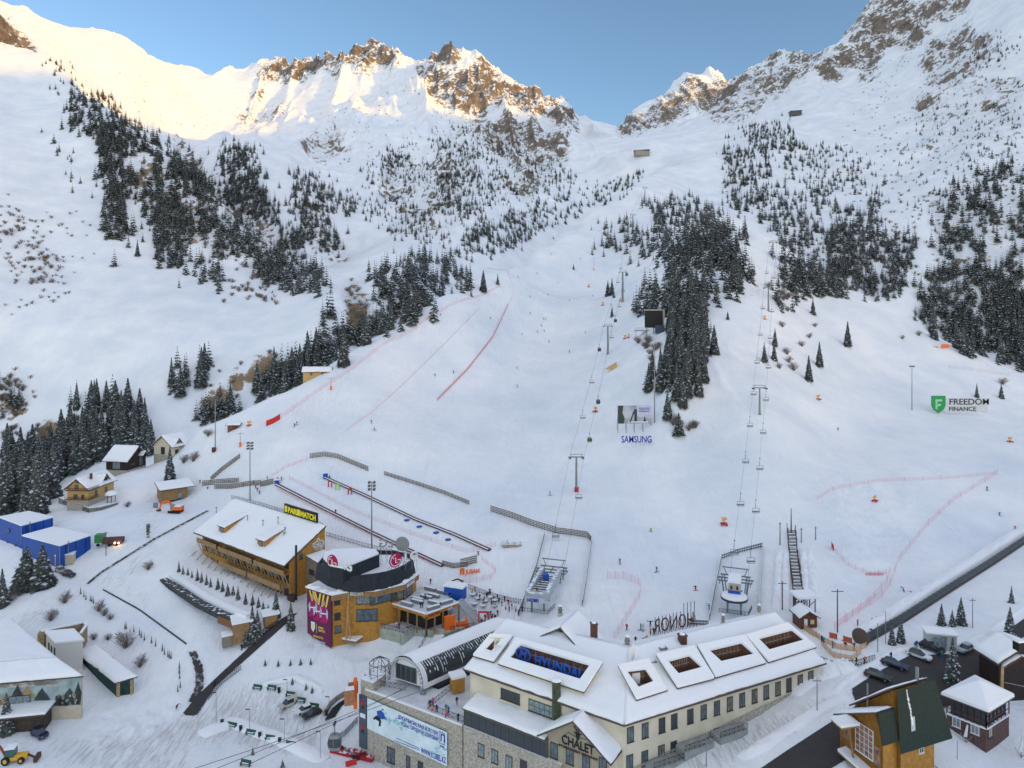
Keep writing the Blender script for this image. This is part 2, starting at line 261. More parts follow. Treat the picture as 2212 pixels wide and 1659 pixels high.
def snow_ground():
    m = bpy.data.materials.new('snow_and_rock'); m.use_nodes = True; n = m.node_tree; b = n.nodes['Principled BSDF']; L = n.links.new
    N = n.nodes.new
    b.inputs['Roughness'].default_value = 0.75; b.inputs['Specular IOR Level'].default_value = 0.2
    ge = N('ShaderNodeNewGeometry'); pos = ge.outputs['Position']
    at_ = N('ShaderNodeAttribute'); at_.attribute_name = 'rock'; tr = N('ShaderNodeAttribute'); tr.attribute_name = 'track'; dp = N('ShaderNodeAttribute'); dp.attribute_name = 'depth'
    gm = N('ShaderNodeAttribute'); gm.attribute_name = 'groom'
    def math_(op, a, b_=None, c=None, cl=False):
        q = N('ShaderNodeMath'); q.operation = op; q.use_clamp = cl
        for k, v in enumerate((a, b_, c)):
            if v is None: continue
            if isinstance(v, (int, float)): q.inputs[k].default_value = v
            else: L(v, q.inputs[k])
        return q.outputs[0]
    def noise(scale, det=5, vec=pos, rough=0.55, dist=0):
        q = N('ShaderNodeTexNoise'); q.inputs['Scale'].default_value = scale; q.inputs['Detail'].default_value = det; q.inputs['Roughness'].default_value = rough; q.inputs['Distortion'].default_value = dist
        L(vec, q.inputs['Vector']); return q.outputs['Fac']
    sz = N('ShaderNodeSeparateXYZ'); L(ge.outputs['Normal'], sz.inputs[0]); steep = math_('SUBTRACT', 1.0, sz.outputs[2])
    n1 = noise(0.022, 8, rough=0.62); n2 = noise(0.12, 8, rough=0.65)
    f = math_('MULTIPLY', at_.outputs['Fac'], 0.5)
    f = math_('ADD', f, math_('MULTIPLY', steep, 0.9)); f = math_('ADD', f, math_('MULTIPLY', n1, 1.3)); f = math_('ADD', f, math_('MULTIPLY', n2, 1.7))
    f = math_('MULTIPLY', math_('SUBTRACT', f, 2.02), 8.0, cl=True)
    f = math_('MULTIPLY', f, math_('MULTIPLY', at_.outputs['Fac'], 8.0, cl=True))
    rc = N('ShaderNodeValToRGB'); rc.color_ramp.elements[0].color = (.045, .04, .038, 1); rc.color_ramp.elements[1].color = (.33, .26, .20, 1)
    rc.color_ramp.elements[0].position = .28; rc.color_ramp.elements[1].position = .7
    L(noise(0.06, 9, rough=0.7), rc.inputs[0]); oc = N('ShaderNodeMix'); oc.data_type = 'RGBA'; oc.blend_type = 'MULTIPLY'; oc.inputs[7].default_value = (1.35, 1.2, .95, 1); L(rc.outputs[0], oc.inputs[6]); dr = N('ShaderNodeMapRange'); dr.inputs['From Min'].default_value = 900; dr.inputs['From Max'].default_value = 550; L(dp.outputs['Fac'], dr.inputs['Value']); L(dr.outputs[0], oc.inputs[0])
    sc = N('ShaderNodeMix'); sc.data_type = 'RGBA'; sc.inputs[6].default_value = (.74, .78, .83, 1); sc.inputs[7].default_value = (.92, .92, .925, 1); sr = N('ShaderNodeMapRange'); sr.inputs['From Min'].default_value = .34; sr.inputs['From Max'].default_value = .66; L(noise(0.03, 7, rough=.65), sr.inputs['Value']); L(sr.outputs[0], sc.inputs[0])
    mp = N('ShaderNodeMapping'); mp.inputs['Scale'].default_value = (2.2, .3, 1); mp.inputs['Rotation'].default_value = (0, 0, -0.9); L(pos, mp.inputs['Vector'])
    dn = noise(0.5, 6, mp.outputs[0], 0.6, 1.5)
    tf = math_('MULTIPLY', math_('SUBTRACT', math_('ADD', dn, math_('MULTIPLY', tr.outputs['Fac'], 0.34)), 0.68), 5.0, cl=True)
    tf = math_('MULTIPLY', math_('ADD', math_('MULTIPLY', tf, 0.48), math_('MULTIPLY', tr.outputs['Fac'], 0.05)), math_('MULTIPLY', tr.outputs['Fac'], 3.0, cl=True))
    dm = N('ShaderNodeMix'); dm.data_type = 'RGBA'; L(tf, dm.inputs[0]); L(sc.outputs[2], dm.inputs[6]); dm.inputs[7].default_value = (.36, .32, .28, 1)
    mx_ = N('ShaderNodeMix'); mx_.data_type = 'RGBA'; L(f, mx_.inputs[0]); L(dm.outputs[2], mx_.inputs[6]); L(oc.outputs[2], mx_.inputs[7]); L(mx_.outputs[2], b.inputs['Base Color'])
    bn = N('ShaderNodeBump'); bn.inputs['Strength'].default_value = 0.6; bn.inputs['Distance'].default_value = 0.8
    mq = N('ShaderNodeMapping'); mq.inputs['Scale'].default_value = (1.0, .11, .2); mq.inputs['Rotation'].default_value = (0, 0, -.15); L(pos, mq.inputs['Vector'])
    mw = N('ShaderNodeMapping'); mw.inputs['Scale'].default_value = (1.0, .16, .2); mw.inputs['Rotation'].default_value = (0, 0, .75); L(pos, mw.inputs['Vector'])
    ski = math_('ADD', math_('MULTIPLY', noise(.42, 6, mq.outputs[0], .66, 2.5), 1.0), math_('MULTIPLY', noise(.35, 6, mw.outputs[0], .66, 2.5), .8))
    hm = math_('ADD', math_('ADD', noise(0.25, 6), math_('MULTIPLY', noise(1.6, 4), 0.35)), math_('MULTIPLY', ski, math_('MULTIPLY', gm.outputs['Fac'], .75)))
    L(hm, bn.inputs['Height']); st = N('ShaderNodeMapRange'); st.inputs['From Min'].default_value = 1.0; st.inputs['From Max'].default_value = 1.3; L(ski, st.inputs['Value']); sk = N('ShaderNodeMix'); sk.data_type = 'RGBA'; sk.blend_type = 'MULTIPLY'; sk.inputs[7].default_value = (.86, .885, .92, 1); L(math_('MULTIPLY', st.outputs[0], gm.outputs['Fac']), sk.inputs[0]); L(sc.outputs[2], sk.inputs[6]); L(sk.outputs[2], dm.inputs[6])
    b2 = N('ShaderNodeBump'); b2.inputs['Distance'].default_value = 9.0; L(math_('MULTIPLY', at_.outputs['Fac'], 1.0, cl=True), b2.inputs['Strength']); L(noise(0.09, 9, rough=0.68), b2.inputs['Height'])
    L(bn.outputs[0], b2.inputs['Normal']); L(b2.outputs[0], b.inputs['Normal'])
    return m
M_GROUND = snow_ground()
# ---------------------------------------------------------------- the ground: one fan-shaped sheet out to the far ridges
def fan(name, u0, u1, nu, Ys, material):
    uu = np.linspace(u0, u1, nu); V = []; A = {'rock': [], 'track': [], 'depth': [], 'groom': []}
    for i in range(0, len(Ys), 100):
        YY, UU = np.meshgrid(Ys[i:i+100], uu, indexing='ij'); z, px, py, rk, gr = terrain(UU*YY, YY)
        V.append(np.stack([UU*YY, YY, z], -1).reshape(-1, 3)); A['rock'].append(rk.ravel()); A['track'].append((msamp(TRACK, px, py)*(YY < 400)).ravel()); A['depth'].append(YY.ravel()); A['groom'].append(gr.ravel())
    V = np.concatenate(V); ny = len(Ys)
    me = bpy.data.meshes.new(name); me.vertices.add(len(V)); me.vertices.foreach_set('co', V.astype(np.float32).ravel())
    j, i = np.meshgrid(np.arange(ny-1), np.arange(nu-1), indexing='ij'); a = (j*nu+i).ravel()
    F = np.stack([a, a+1, a+1+nu, a+nu], -1).astype(np.int32)
    me.loops.add(F.size); me.loops.foreach_set('vertex_index', F.ravel()); me.polygons.add(len(F))
    me.polygons.foreach_set('loop_start', np.arange(0, F.size, 4, dtype=np.int32)); me.polygons.foreach_set('loop_total', np.full(len(F), 4, np.int32))
    me.polygons.foreach_set('use_smooth', np.ones(len(F), bool)); me.update(calc_edges=True)
    for k, v in A.items():
        at = me.attributes.new(k, 'FLOAT', 'POINT'); at.data.foreach_set('value', np.concatenate(v).astype(np.float32))
    me.materials.append(material); o = bpy.data.objects.new(name, me); C.objects.link(o); return o
FASTG = False
ys = np.concatenate([np.exp(np.linspace(math.log(20), math.log(130), 90))[:-1], np.exp(np.linspace(math.log(130), math.log(1300), 480))[:-1],
                     np.exp(np.linspace(math.log(1300), math.log(3700), 300))[:-1], np.exp(np.linspace(math.log(3700), math.log(5900), 30))])
ground = fan('ground', -1.45, 1.45, 1750, ys, M_GROUND); ground['kind'] = 'structure'
# ---------------------------------------------------------------- the valley side behind and to the right of the viewpoint: it keeps the low sun off the valley
def valley_side():
    sx, sy = math.sin(SUN_AZ), math.cos(SUN_AZ); P0 = 4200.0; te = math.tan(SUN_EL)
    bd = [(130,150,1060),(200,245,1150),(300,290,1450),(430,300,1700),(560,262,1750),(650,240,1700),(800,215,1800),(900,225,1650),(1000,240,1650),(1100,250,1750),(1200,262,1780),(1290,272,1840),
          (1980,95,1950),(1500,200,3550)]
    ss = []; hh = []
    for px, py, Y in bd:
        X = (px-CX0)/FPX*Y; z = CAMZ+(HY-py)/FPX*Y
        ss.append(-sy*X+sx*Y); hh.append(z+(P0-(sx*X+sy*Y))*te)
    o_ = np.argsort(ss); ss = np.array(ss)[o_]; hh = np.array(hh)[o_]
    ns, nw = 300, 60; s = np.linspace(-4200, 5200, ns); w = np.linspace(-1500, 1500, nw)
    H = np.interp(s, ss, hh); H = np.where(s < ss[0], hh[0]+40*np.sin((s-ss[0])/300), H)
    H = H+14*fbm(s/90, s*0, 4, 77)
    Sg, Wg = np.meshgrid(s, w, indexing='ij')
    Z = H[:,None]-np.abs(Wg)*0.62-12+np.abs(Wg)*0.16*fbm(Sg/160, Wg/260, 5, 78)
    Z = np.maximum(Z, 0); X = sx*(P0+Wg)-sy*Sg; Y = sy*(P0+Wg)+sx*Sg
    ov = (Y > 30) & (np.abs(X) < Y*1.45) & (Y < 5800)
    Z = np.where(ov, -60, Z)
    V = np.stack([X, Y, Z], -1).reshape(-1, 3)
    F = [(i*nw+j, (i+1)*nw+j, (i+1)*nw+j+1, i*nw+j+1) for i in range(ns-1) for j in range(nw-1)]
    me = bpy.data.meshes.new('mountain'); me.from_pydata(V.tolist(), [], F); me.materials.append(M_GROUND); me.shade_smooth()
    o = bpy.data.objects.new('mountain', me); C.objects.link(o); o['kind'] = 'structure'
valley_side()
# ---------------------------------------------------------------- object helpers
def tag(o, label=None, cat=None, group=None, kind=None):
    for k, v in (('label', label), ('category', cat), ('group', group), ('kind', kind)):
        if v: o[k] = v
    return o
def empty(name, loc=(0,0,0), rz=0.0, label=None, cat=None, group=None):
    o = bpy.data.objects.new(name, None); o.location = loc; o.rotation_euler = (0, 0, rz); C.objects.link(o); o.empty_display_size = 0.2
    return tag(o, label, cat, group)
SPLIT = {'post', 'pole', 'prop', 'pillar', 'strut', 'planter', 'landing', 'support', 'log_prop', 'brick_pier', 'skylight', 'yellow_mark', 'step'}
class MB:
    """collects faces, then links them as one mesh"""
    def __init__(s): s.v = []; s.f = []; s.m = []
    def poly(s, P, mi=0):
        n = len(s.v); s.v += [tuple(p) for p in P]; s.f.append(tuple(range(n, n+len(P)))); s.m.append(mi)
    def mesh(s, V, F, mi=0):
        n = len(s.v); s.v += [tuple(p) for p in V]; s.f += [tuple(i+n for i in f) for f in F]; s.m += [mi]*len(F)
    def hull(s, B, Tp, mi=0, mt=None):
        """prism between a bottom ring and a top ring of the same length"""
        n = len(B); s.mesh(list(B)+list(Tp), [(i, (i+1) % n, n+(i+1) % n, n+i) for i in range(n)]+[tuple(range(n-1, -1, -1))], mi)
        s.poly(Tp, mi if mt is None else mt)
    def prism(s, ring, z0, z1, mi=0, mt=None): s.hull([(p[0], p[1], z0) for p in ring], [(p[0], p[1], z1) for p in ring], mi, mt)
    def box(s, c, d, rz=0.0, mi=0, M=None):
        x, y, z = d[0]/2, d[1]/2, d[2]/2; cs, sn = math.cos(rz), math.sin(rz); V = []
        for k in ((-x,-y,-z),(x,-y,-z),(x,y,-z),(-x,y,-z),(-x,-y,z),(x,-y,z),(x,y,z),(-x,y,z)):
            V.append((c[0]+k[0]*cs-k[1]*sn, c[1]+k[0]*sn+k[1]*cs, c[2]+k[2]))
        s.mesh(V, [(3,2,1,0),(4,5,6,7),(0,1,5,4),(1,2,6,5),(2,3,7,6),(3,0,4,7)], mi)
    def tube(s, a, b, r, r2=None, n=6, mi=0, caps=True):
        a = Vector(a); b = Vector(b); r2 = r if r2 is None else r2; d = b-a
        if d.length < 1e-6: return
        d.normalize(); u = d.orthogonal().normalized(); w = d.cross(u); V = []
        for q, rr in ((a, r), (b, r2)):
            for k in range(n): V.append(q+(u*math.cos(2*math.pi*k/n)+w*math.sin(2*math.pi*k/n))*rr)
        F = [(k, (k+1) % n, n+(k+1) % n, n+k) for k in range(n)]
        if caps: F += [tuple(range(n-1, -1, -1)), tuple(range(n, 2*n))]
        s.mesh(V, F, mi)
    def bar(s, a, b, w, h, mi=0):
        """rectangular bar from a to b, h measured upward"""
        a = Vector(a); b = Vector(b); d = (b-a).normalized(); sd = d.cross(Vector((0,0,1)))
        if sd.length < 1e-4: sd = Vector((1,0,0))
        sd.normalize(); up = sd.cross(d); V = []
        for q in (a, b):
            for i, j in ((-1,-1),(1,-1),(1,1),(-1,1)): V.append(q+sd*i*w/2+up*j*h/2)
        s.mesh(V, [(3,2,1,0),(4,5,6,7),(0,1,5,4),(1,2,6,5),(2,3,7,6),(3,0,4,7)], mi)
    def ball(s, c, r, seg=8, rings=5, mi=0, top=False):
        V = []; F = []; rx, ry, rz_ = (r, r, r) if isinstance(r, (int, float)) else r
        for i in range(rings+1):
            ph = math.pi*i/rings*(0.5 if top else 1.0)
            for k in range(seg): V.append((c[0]+rx*math.sin(ph)*math.cos(2*math.pi*k/seg), c[1]+ry*math.sin(ph)*math.sin(2*math.pi*k/seg), c[2]+rz_*math.cos(ph)))
        for i in range(rings):
            for k in range(seg): F.append((i*seg+k, (i+1)*seg+k, (i+1)*seg+(k+1) % seg, i*seg+(k+1) % seg))
        s.mesh(V, F, mi)
    def build(s, name, m, parent=None, smooth=False, **tg):
        if name in SPLIT and parent:
            par = list(range(len(s.v)))
            def fnd(i):
                while par[i] != i: par[i] = par[par[i]]; i = par[i]
                return i
            for f in s.f:
                for k in f[1:]: par[fnd(k)] = fnd(f[0])
            gr_ = {}
            for f, mi in zip(s.f, s.m): gr_.setdefault(fnd(f[0]), []).append((f, mi))
            if len(gr_) > 1:
                o = None
                for fs in gr_.values():
                    q = MB(); ix = {}
                    for f, mi in fs:
                        for k in f:
                            if k not in ix: ix[k] = len(q.v); q.v.append(s.v[k])
                        q.f.append(tuple(ix[k] for k in f)); q.m.append(mi)
                    o = q.build(name, m, parent, smooth)
                return o
        me = bpy.data.meshes.new(name); me.from_pydata(s.v, [], s.f); ms = m if isinstance(m, (list, tuple)) else [m]
        for q in ms: me.materials.append(q)
        if len(ms) > 1: me.polygons.foreach_set('material_index', s.m)
        if smooth: me.shade_smooth()
        me.update(); o = bpy.data.objects.new(name, me); C.objects.link(o)
        if parent: o.parent = parent
        if tg: tag(o, **tg)
        return o
def local(o, parent):
    """children are built in world space: keep them there under a placed parent"""
    o.parent = parent; o.matrix_parent_inverse = Matrix.Translation(-Vector(parent.location)) if parent.rotation_euler.z == 0 else Matrix.LocRotScale(parent.location, parent.rotation_euler, None).inverted(); return o
def dup(root, loc, rz=0.0, sc=1.0, **tg):
    r = root.copy(); C.objects.link(r); r.location = loc; r.rotation_euler = (0, 0, rz); r.scale = (sc, sc, sc) if isinstance(sc, (int, float)) else sc; tag(r, **tg)
    for ch in root.children:
        c = ch.copy(); C.objects.link(c); c.parent = r
        for g in ch.children:
            d = g.copy(); C.objects.link(d); d.parent = c
    return r
def pz(px, py, dz):
    """world point at height dz below the viewpoint seen at a picture position"""
    Y = dz*FPX/(HY-py); return Vector(((px-CX0)/FPX*Y, Y, CAMZ+dz))
# ---------------------------------------------------------------- conifers
rng = random.Random(11)
M_NEEDLE = mat('spruce_needles', (.078, .090, .082), 0.9, noise=0.35, nscale=1.5, spec=0.1)
M_NEEDLE2 = mat('spruce_needles_dark', (.11, .116, .106), 0.9, spec=0.1)
M_TSNOW = mat('snow_on_branches', (.66, .69, .72), 0.8)
M_BARK = mat('bark', (.07, .05, .04), 0.9)
def crown_mesh(name, seed, whorls, per, snow, width=0.2):
    rg = random.Random(seed); b = MB()                       # unit height 1
    for k in range(whorls):
        f = k/(whorls-1); z = 0.07+0.91*f; rad = width*(1-f)**0.82*(0.9+0.2*rg.random())+0.012; n = max(4, int(per*(1-f*0.55)))
        off = rg.random()*6.3
        for i in range(n):
            a = off+2*math.pi*i/n+rg.uniform(-.25, .25); r = rad*rg.uniform(.65, 1.18); ca, sa = math.cos(a), math.sin(a)
            w = max(0.02, r*rg.uniform(.30, .5)); dr = r*rg.uniform(.25, .62); zz = z+rg.uniform(-.02, .02); lift = 0.055*(1-f)+.02
            p0 = (ca*r*.08, sa*r*.08, zz+lift*.9); p1 = (ca*r*.55-sa*w, sa*r*.55+ca*w, zz-dr*.25); p2 = (ca*r, sa*r, zz-dr); p3 = (ca*r*.55+sa*w, sa*r*.55-ca*w, zz-dr*.25)
            m = 0 if rg.random() > .3 else 1
            b.poly([p0, p1, p2, p3], m)
            if rg.random() < snow:                            # a pad of snow lying on the bough
                q = rg.uniform(.3, .75); s2 = r*rg.uniform(.17, .34); up = .012
                cx, cy, cz = ca*r*q, sa*r*q, zz-dr*q*.55+lift*(1-q)*.6+up
                b.poly([(cx-ca*s2, cy-sa*s2, cz+s2*.45), (cx-sa*s2*.8, cy+ca*s2*.8, cz-.004), (cx+ca*s2, cy+sa*s2, cz-s2*.5), (cx+sa*s2*.8, cy-ca*s2*.8, cz-.004)], 2)
    b.poly([(-.012, 0, .93), (.012, .008, .93), (0, 0, 1.03)], 0); b.poly([(0, -.012, .93), (.004, .012, .93), (0, 0, 1.03)], 0)
    me = bpy.data.meshes.new(name); me.from_pydata(b.v, [], b.f)
    for q in (M_NEEDLE, M_NEEDLE2, M_TSNOW): me.materials.append(q)
    me.polygons.foreach_set('material_index', b.m); me.update(); return me
CROWNS = [crown_mesh('crown', 100+i, 19, 13, .85, (.2, .17, .23, .19)[i]) for i in range(4)]
CROWNS += [crown_mesh('crown', 120+i, 36, 24, .8, (.17, .2)[i]) for i in range(2)]
tb = MB(); tb.tube((0,0,-.12), (0,0,.9), .016, .004, 6); TRUNK = bpy.data.meshes.new('trunk'); TRUNK.from_pydata(tb.v, [], tb.f); TRUNK.materials.append(M_BARK)
def spruce(p, h, k=None, w=1.0, label='', group=None, name='spruce_tree'):
    o = empty(name, p, rng.uniform(0, 6.28), label, 'spruce', group); o.scale = (h*w, h*w, h)
    c = bpy.data.objects.new('crown', CROWNS[(rng.randrange(4) if h/p[1] < .030 else 4+rng.randrange(2)) if k is None else k]); C.objects.link(c); c.parent = o
    t = bpy.data.objects.new('trunk', TRUNK); C.objects.link(t); t.parent = o
    return o
def merged(name, proto, places, mats_, label, cat, group):
    """many small plants as one mesh"""
    n = len(proto.vertices); V = np.empty(n*3, np.float32); proto.vertices.foreach_get('co', V); V = V.reshape(-1, 3)
    nf = len(proto.polygons); nl = len(proto.loops); LI = np.empty(nl, np.int32); proto.loops.foreach_get('vertex_index', LI)
    ls = np.empty(nf, np.int32); lt = np.empty(nf, np.int32); mi = np.empty(nf, np.int32); proto.polygons.foreach_get('loop_start', ls); proto.polygons.foreach_get('loop_total', lt); proto.polygons.foreach_get('material_index', mi)
    m = len(places); Pl = np.array(places); a = Pl[:,5]; cs, sn = np.cos(a)[:,None], np.sin(a)[:,None]
    X = (V[:,0]*cs-V[:,1]*sn)*Pl[:,4:5]+Pl[:,0:1]; Yv = (V[:,0]*sn+V[:,1]*cs)*Pl[:,4:5]+Pl[:,1:2]; Z = V[:,2]*Pl[:,3:4]+Pl[:,2:3]
    VV = np.stack([X, Yv, Z], -1).reshape(-1, 3).astype(np.float32)
    me = bpy.data.meshes.new(name); me.vertices.add(len(VV)); me.vertices.foreach_set('co', VV.ravel())
    LL = (LI[None,:]+np.arange(m)[:,None]*n).astype(np.int32).ravel(); me.loops.add(len(LL)); me.loops.foreach_set('vertex_index', LL)
    me.polygons.add(nf*m); me.polygons.foreach_set('loop_start', (ls[None,:]+np.arange(m)[:,None]*nl).astype(np.int32).ravel()); me.polygons.foreach_set('loop_total', np.tile(lt, m)); me.polygons.foreach_set('material_index', np.tile(mi, m))
    for q in mats_: me.materials.append(q)
    me.update(calc_edges=True); o = bpy.data.objects.new(name, me); C.objects.link(o)
    return tag(o, label, cat, group, 'stuff')
WOODS = [
 ([(150,200),(200,205),(232,205),(330,290),(440,370),(470,400),(440,440),(330,340),(230,335),(150,270)], 190, 13, 20, .3, 'dark spruce on the upper end of the left wooded spur'),
 ([(212,270),(262,270),(275,520),(228,520),(215,400)], 130, 14, 20, .1, 'dark spruce in the tall column of wood on the left slope'),
 ([(262,300),(440,380),(520,460),(560,520),(520,560),(440,520),(330,520),(300,440),(270,400)], 280, 12, 18, .55, 'snowy spruce among the rocks of the left spur'),
 ([(335,480),(400,480),(405,580),(338,580)], 70, 13, 18, .1, 'dark spruce in the block of wood above the left meadow'),
 ([(418,545),(485,545),(480,640),(425,640)], 34, 12, 17, .2, 'spruce in the small clump below the left spur'),
 ([(545,535),(665,555),(725,620),(640,640),(560,610)], 120, 12, 17, .3, 'spruce in the band of wood above the side gorge'),
 ([(472,325),(550,312),(565,380),(585,455),(560,485),(490,430)], 210, 13, 19, .1, 'dark spruce in the dense triangular wood below the sunlit basin'),
 ([(620,362),(680,380),(770,440),(760,475),(640,440)], 120, 11, 16, .3, 'spruce in the slanting wood left of the central mountain'),
 ([(565,430),(700,440),(745,545),(600,540)], 150, 11, 16, .45, 'spruce above the gorge left of the central mountain'),
 ([(835,320),(880,335),(895,362),(840,360)], 50, 10, 14, .1, 'spruce in the small dense patch high on the central mountain'),
 ([(925,300),(990,305),(1060,350),(1090,440),(1010,470),(940,420),(930,360)], 170, 10, 15, .6, 'spruce in the middle woods of the central mountain'),
 ([(780,360),(900,300),(1000,250),(1250,380),(1190,440),(1000,535),(830,520),(760,430)], 640, 7, 13, .6, 'small spruce scattered on the central mountain'),
 ([(975,545),(1100,465),(1240,415),(1385,372),(1380,395),(1230,470),(1100,545),(1000,560)], 210, 9, 14, .4, 'spruce along the far edge of the ski run'),
 ([(800,600),(870,555),(960,555),(1022,592),(1022,625),(940,645),(900,690),(820,660)], 150, 13, 18, .2, 'tall spruce on the rim where the ski run narrows'),
 ([(560,870),(545,845),(640,785),(700,740),(760,715),(860,680),(930,655),(930,670),(860,705),(760,765),(680,810),(620,845)], 120, 12, 19, .1, 'tall spruce in the line along the left edge of the ski run'),
 ([(690,685),(720,675),(745,720),(700,740)], 10, 14, 18, 0, 'spruce in the little clump on the gorge brink'),
 ([(375,790),(455,780),(450,830),(360,870)], 22, 14, 20, .1, 'tall spruce in the close group below the left meadow'),
 ([(130,865),(215,865),(290,860),(270,895),(180,905)], 16, 13, 20, .1, 'spruce in the row at the foot of the left meadow'),
 ([(0,985),(60,985),(150,960),(300,900),(345,985),(240,985),(150,1040),(110,1085),(60,1115),(0,1120)], 125, 17, 25, .1, 'tall snowy spruce in the dark wood behind the houses'),
 ([(440,880),(500,880),(520,890),(430,925),(400,915)], 22, 12, 17, .1, 'spruce on the steep bank behind the white house'),
 ([(0,840),(45,850),(50,905),(0,910)], 12, 10, 15, .1, 'spruce on the rocky left edge'),
 ([(70,130),(150,130),(180,190),(120,215)], 26, 9, 14, .4, 'lone spruce high on the left shoulder'),
 ([(60,220),(200,330),(210,430),(150,420),(60,250)], 16, 9, 13, 0, 'lone spruce scattered on the left slope'),
 ([(200,470),(240,600),(300,560),(250,440)], 3, 12, 15, 0, 'lone spruce on the open left slope'),
 ([(1590,278),(1640,268),(1700,268),(1735,320),(1650,335),(1600,300)], 130, 10, 14, .15, 'spruce in the wood under the upper lift hut'),
 ([(1560,300),(1650,330),(1690,410),(1640,470),(1590,455),(1560,380)], 200, 10, 15, .35, 'spruce in the narrow wood beside the upper piste'),
 ([(1690,310),(1800,310),(1905,350),(1890,410),(1760,420),(1700,380)], 130, 9, 14, .45, 'spruce in the loose wood on the right slope'),
 ([(1640,420),(1900,410),(1900,500),(1800,560),(1700,550),(1640,480)], 260, 10, 15, .5, 'spruce in the hollow behind the wooded knoll'),
 ([(1790,480),(1985,520),(1950,650),(1880,640),(1790,600)], 260, 11, 17, .3, 'spruce in the hollow wood beyond the right crest'),
 ([(2060,400),(2120,380),(2230,330),(2230,780),(2060,740),(1985,690),(2020,560)], 400, 13, 19, .6, 'spruce in the big wood on the far right'),
 ([(1990,640),(2230,640),(2230,815),(2100,770),(2000,715)], 150, 15, 21, .5, 'tall spruce behind the right crest'),
 ([(1690,560),(1830,590),(1850,630),(1730,650),(1680,610)], 100, 12, 17, .2, 'spruce on the back of the knoll beside the chairlift'),
 ([(1425,560),(1500,520),(1612,500),(1625,600),(1590,640),(1535,660),(1520,720),(1500,765),(1435,750),(1385,700),(1370,660),(1400,610)], 340, 12, 17, .5, 'snow flecked spruce in the dense wood on the knoll'),
 ([(1425,750),(1535,730),(1510,850),(1465,870),(1425,840)], 60, 12, 17, .1, 'snowy spruce at the lower tip of the knoll wood'),
 ([(1383,800),(1420,790),(1412,860),(1388,860)], 5, 13, 16, 0, 'snowy spruce in the close group left of the knoll wood'),
 ([(1300,490),(1350,475),(1480,530),(1400,550),(1290,545)], 60, 10, 14, .3, 'spruce in the loose group beside the piste lift'),
 ([(1390,440),(1470,425),(1590,470),(1570,495),(1420,490)], 130, 10, 15, .35, 'spruce on the hump above the knoll wood'),
 ([(1410,495),(1560,480),(1600,510),(1480,570),(1380,560)], 120, 11, 15, .3, 'spruce on the saddle behind the knoll wood'),
 ([(1900,330),(2150,60),(2220,110),(2212,400),(2000,470)], 200, 6, 9, .6, 'small spruce scattered on the right mountainside'),
 ([(2060,135),(2160,60),(2175,125),(2080,170)], 30, 9, 12, .3, 'spruce in the patch high on the right mountainside'),
 ([(1670,640),(1725,640),(1720,675),(1680,680)], 9, 13, 17, 0, 'snowy spruce right of the middle chairlift tower'),
]
SINGLE = [ # picture x, y of the foot, height, words
 (1831,748,15,'large snowy spruce standing alone on the open knoll slope'),(1770,792,13.5,'middle of the three lone spruce on the knoll slope'),(1747,823,13,'lowest of the lone spruce on the knoll slope'),
 (1756,679,11,'lone spruce near the top edge of the knoll slope'),(1651,782,10,'small spruce left of the pair under the chairlift'),(1674,748,10,'upper spruce of the close pair under the chairlift'),(1672,778,10,'lower spruce of the close pair under the chairlift'),
 (1441,905,11,'thin snowy spruce right of the big picture screen'),(1466,940,9.5,'squat bushy spruce below the knoll wood near the big screen'),(1447,897,7,'small spruce leaning against the thin one by the screen'),
 (1313,640,13,'left spruce of the pair left of the piste lift line'),(1322,638,14,'right spruce of the pair left of the piste lift line'),(1322,684,8,'round small spruce on the piste below the pair'),(1239,582,6,'tiny lone spruce in the middle of the piste'),
 (1109,524,8,'lone spruce on the far piste edge'),(1044,630,15,'dark spruce by the net corner at the top of the training slope'),(1075,614,8,'low spruce right of the net corner'),
 (297,553,15,'lone spruce at the foot of the left spur'),(367,1041,14.5,'big dark spruce in front of the white house'),(58,1270,12.5,'broad snowy spruce left of the pair before the blue warehouse'),(92,1266,12.5,'broad snowy spruce right of the pair before the blue warehouse'),
 (5,1310,11,'dark spruce cut off by the left edge below the blue warehouse'),(104,1546,8.5,'snow flecked spruce right of the mural house porch'),(14,1584,9,'dark spruce left of the mural house porch'),
 (545,1384,9.5,'largest snowy spruce by the wooden ticket hut'),(530,1394,6,'small spruce left of the wooden ticket hut group'),(556,1377,7.5,'right spruce by the wooden ticket hut'),(596,1332,7,'round snowy spruce at the hotel road'),(628,1358,7.5,'snowy spruce beside the dark ramp'),
 (2058,1478,9.5,'snowy spruce between the car park and the tin roofed annex'),(2182,1388,8,'snowy spruce above the dark chalet roofs'),
 (1927,1392,5,'left spruce of the pair below the long covered belt'),(1946,1388,6,'right spruce of the pair below the long covered belt'),(2034,1350,5.2,'left spruce behind the white kiosk'),(2057,1352,4,'low middle spruce behind the white kiosk'),(2076,1349,6.5,'tall right spruce behind the white kiosk'),
 (2185,1302,4.5,'lone small spruce by the power line on the right'),(2110,858,8,'dark spruce right of the green shield sign'),(2163,860,9,'round spruce at the right end of the crest'),(1572,690,5,'little spruce beside the earth bank on the knoll'),
]
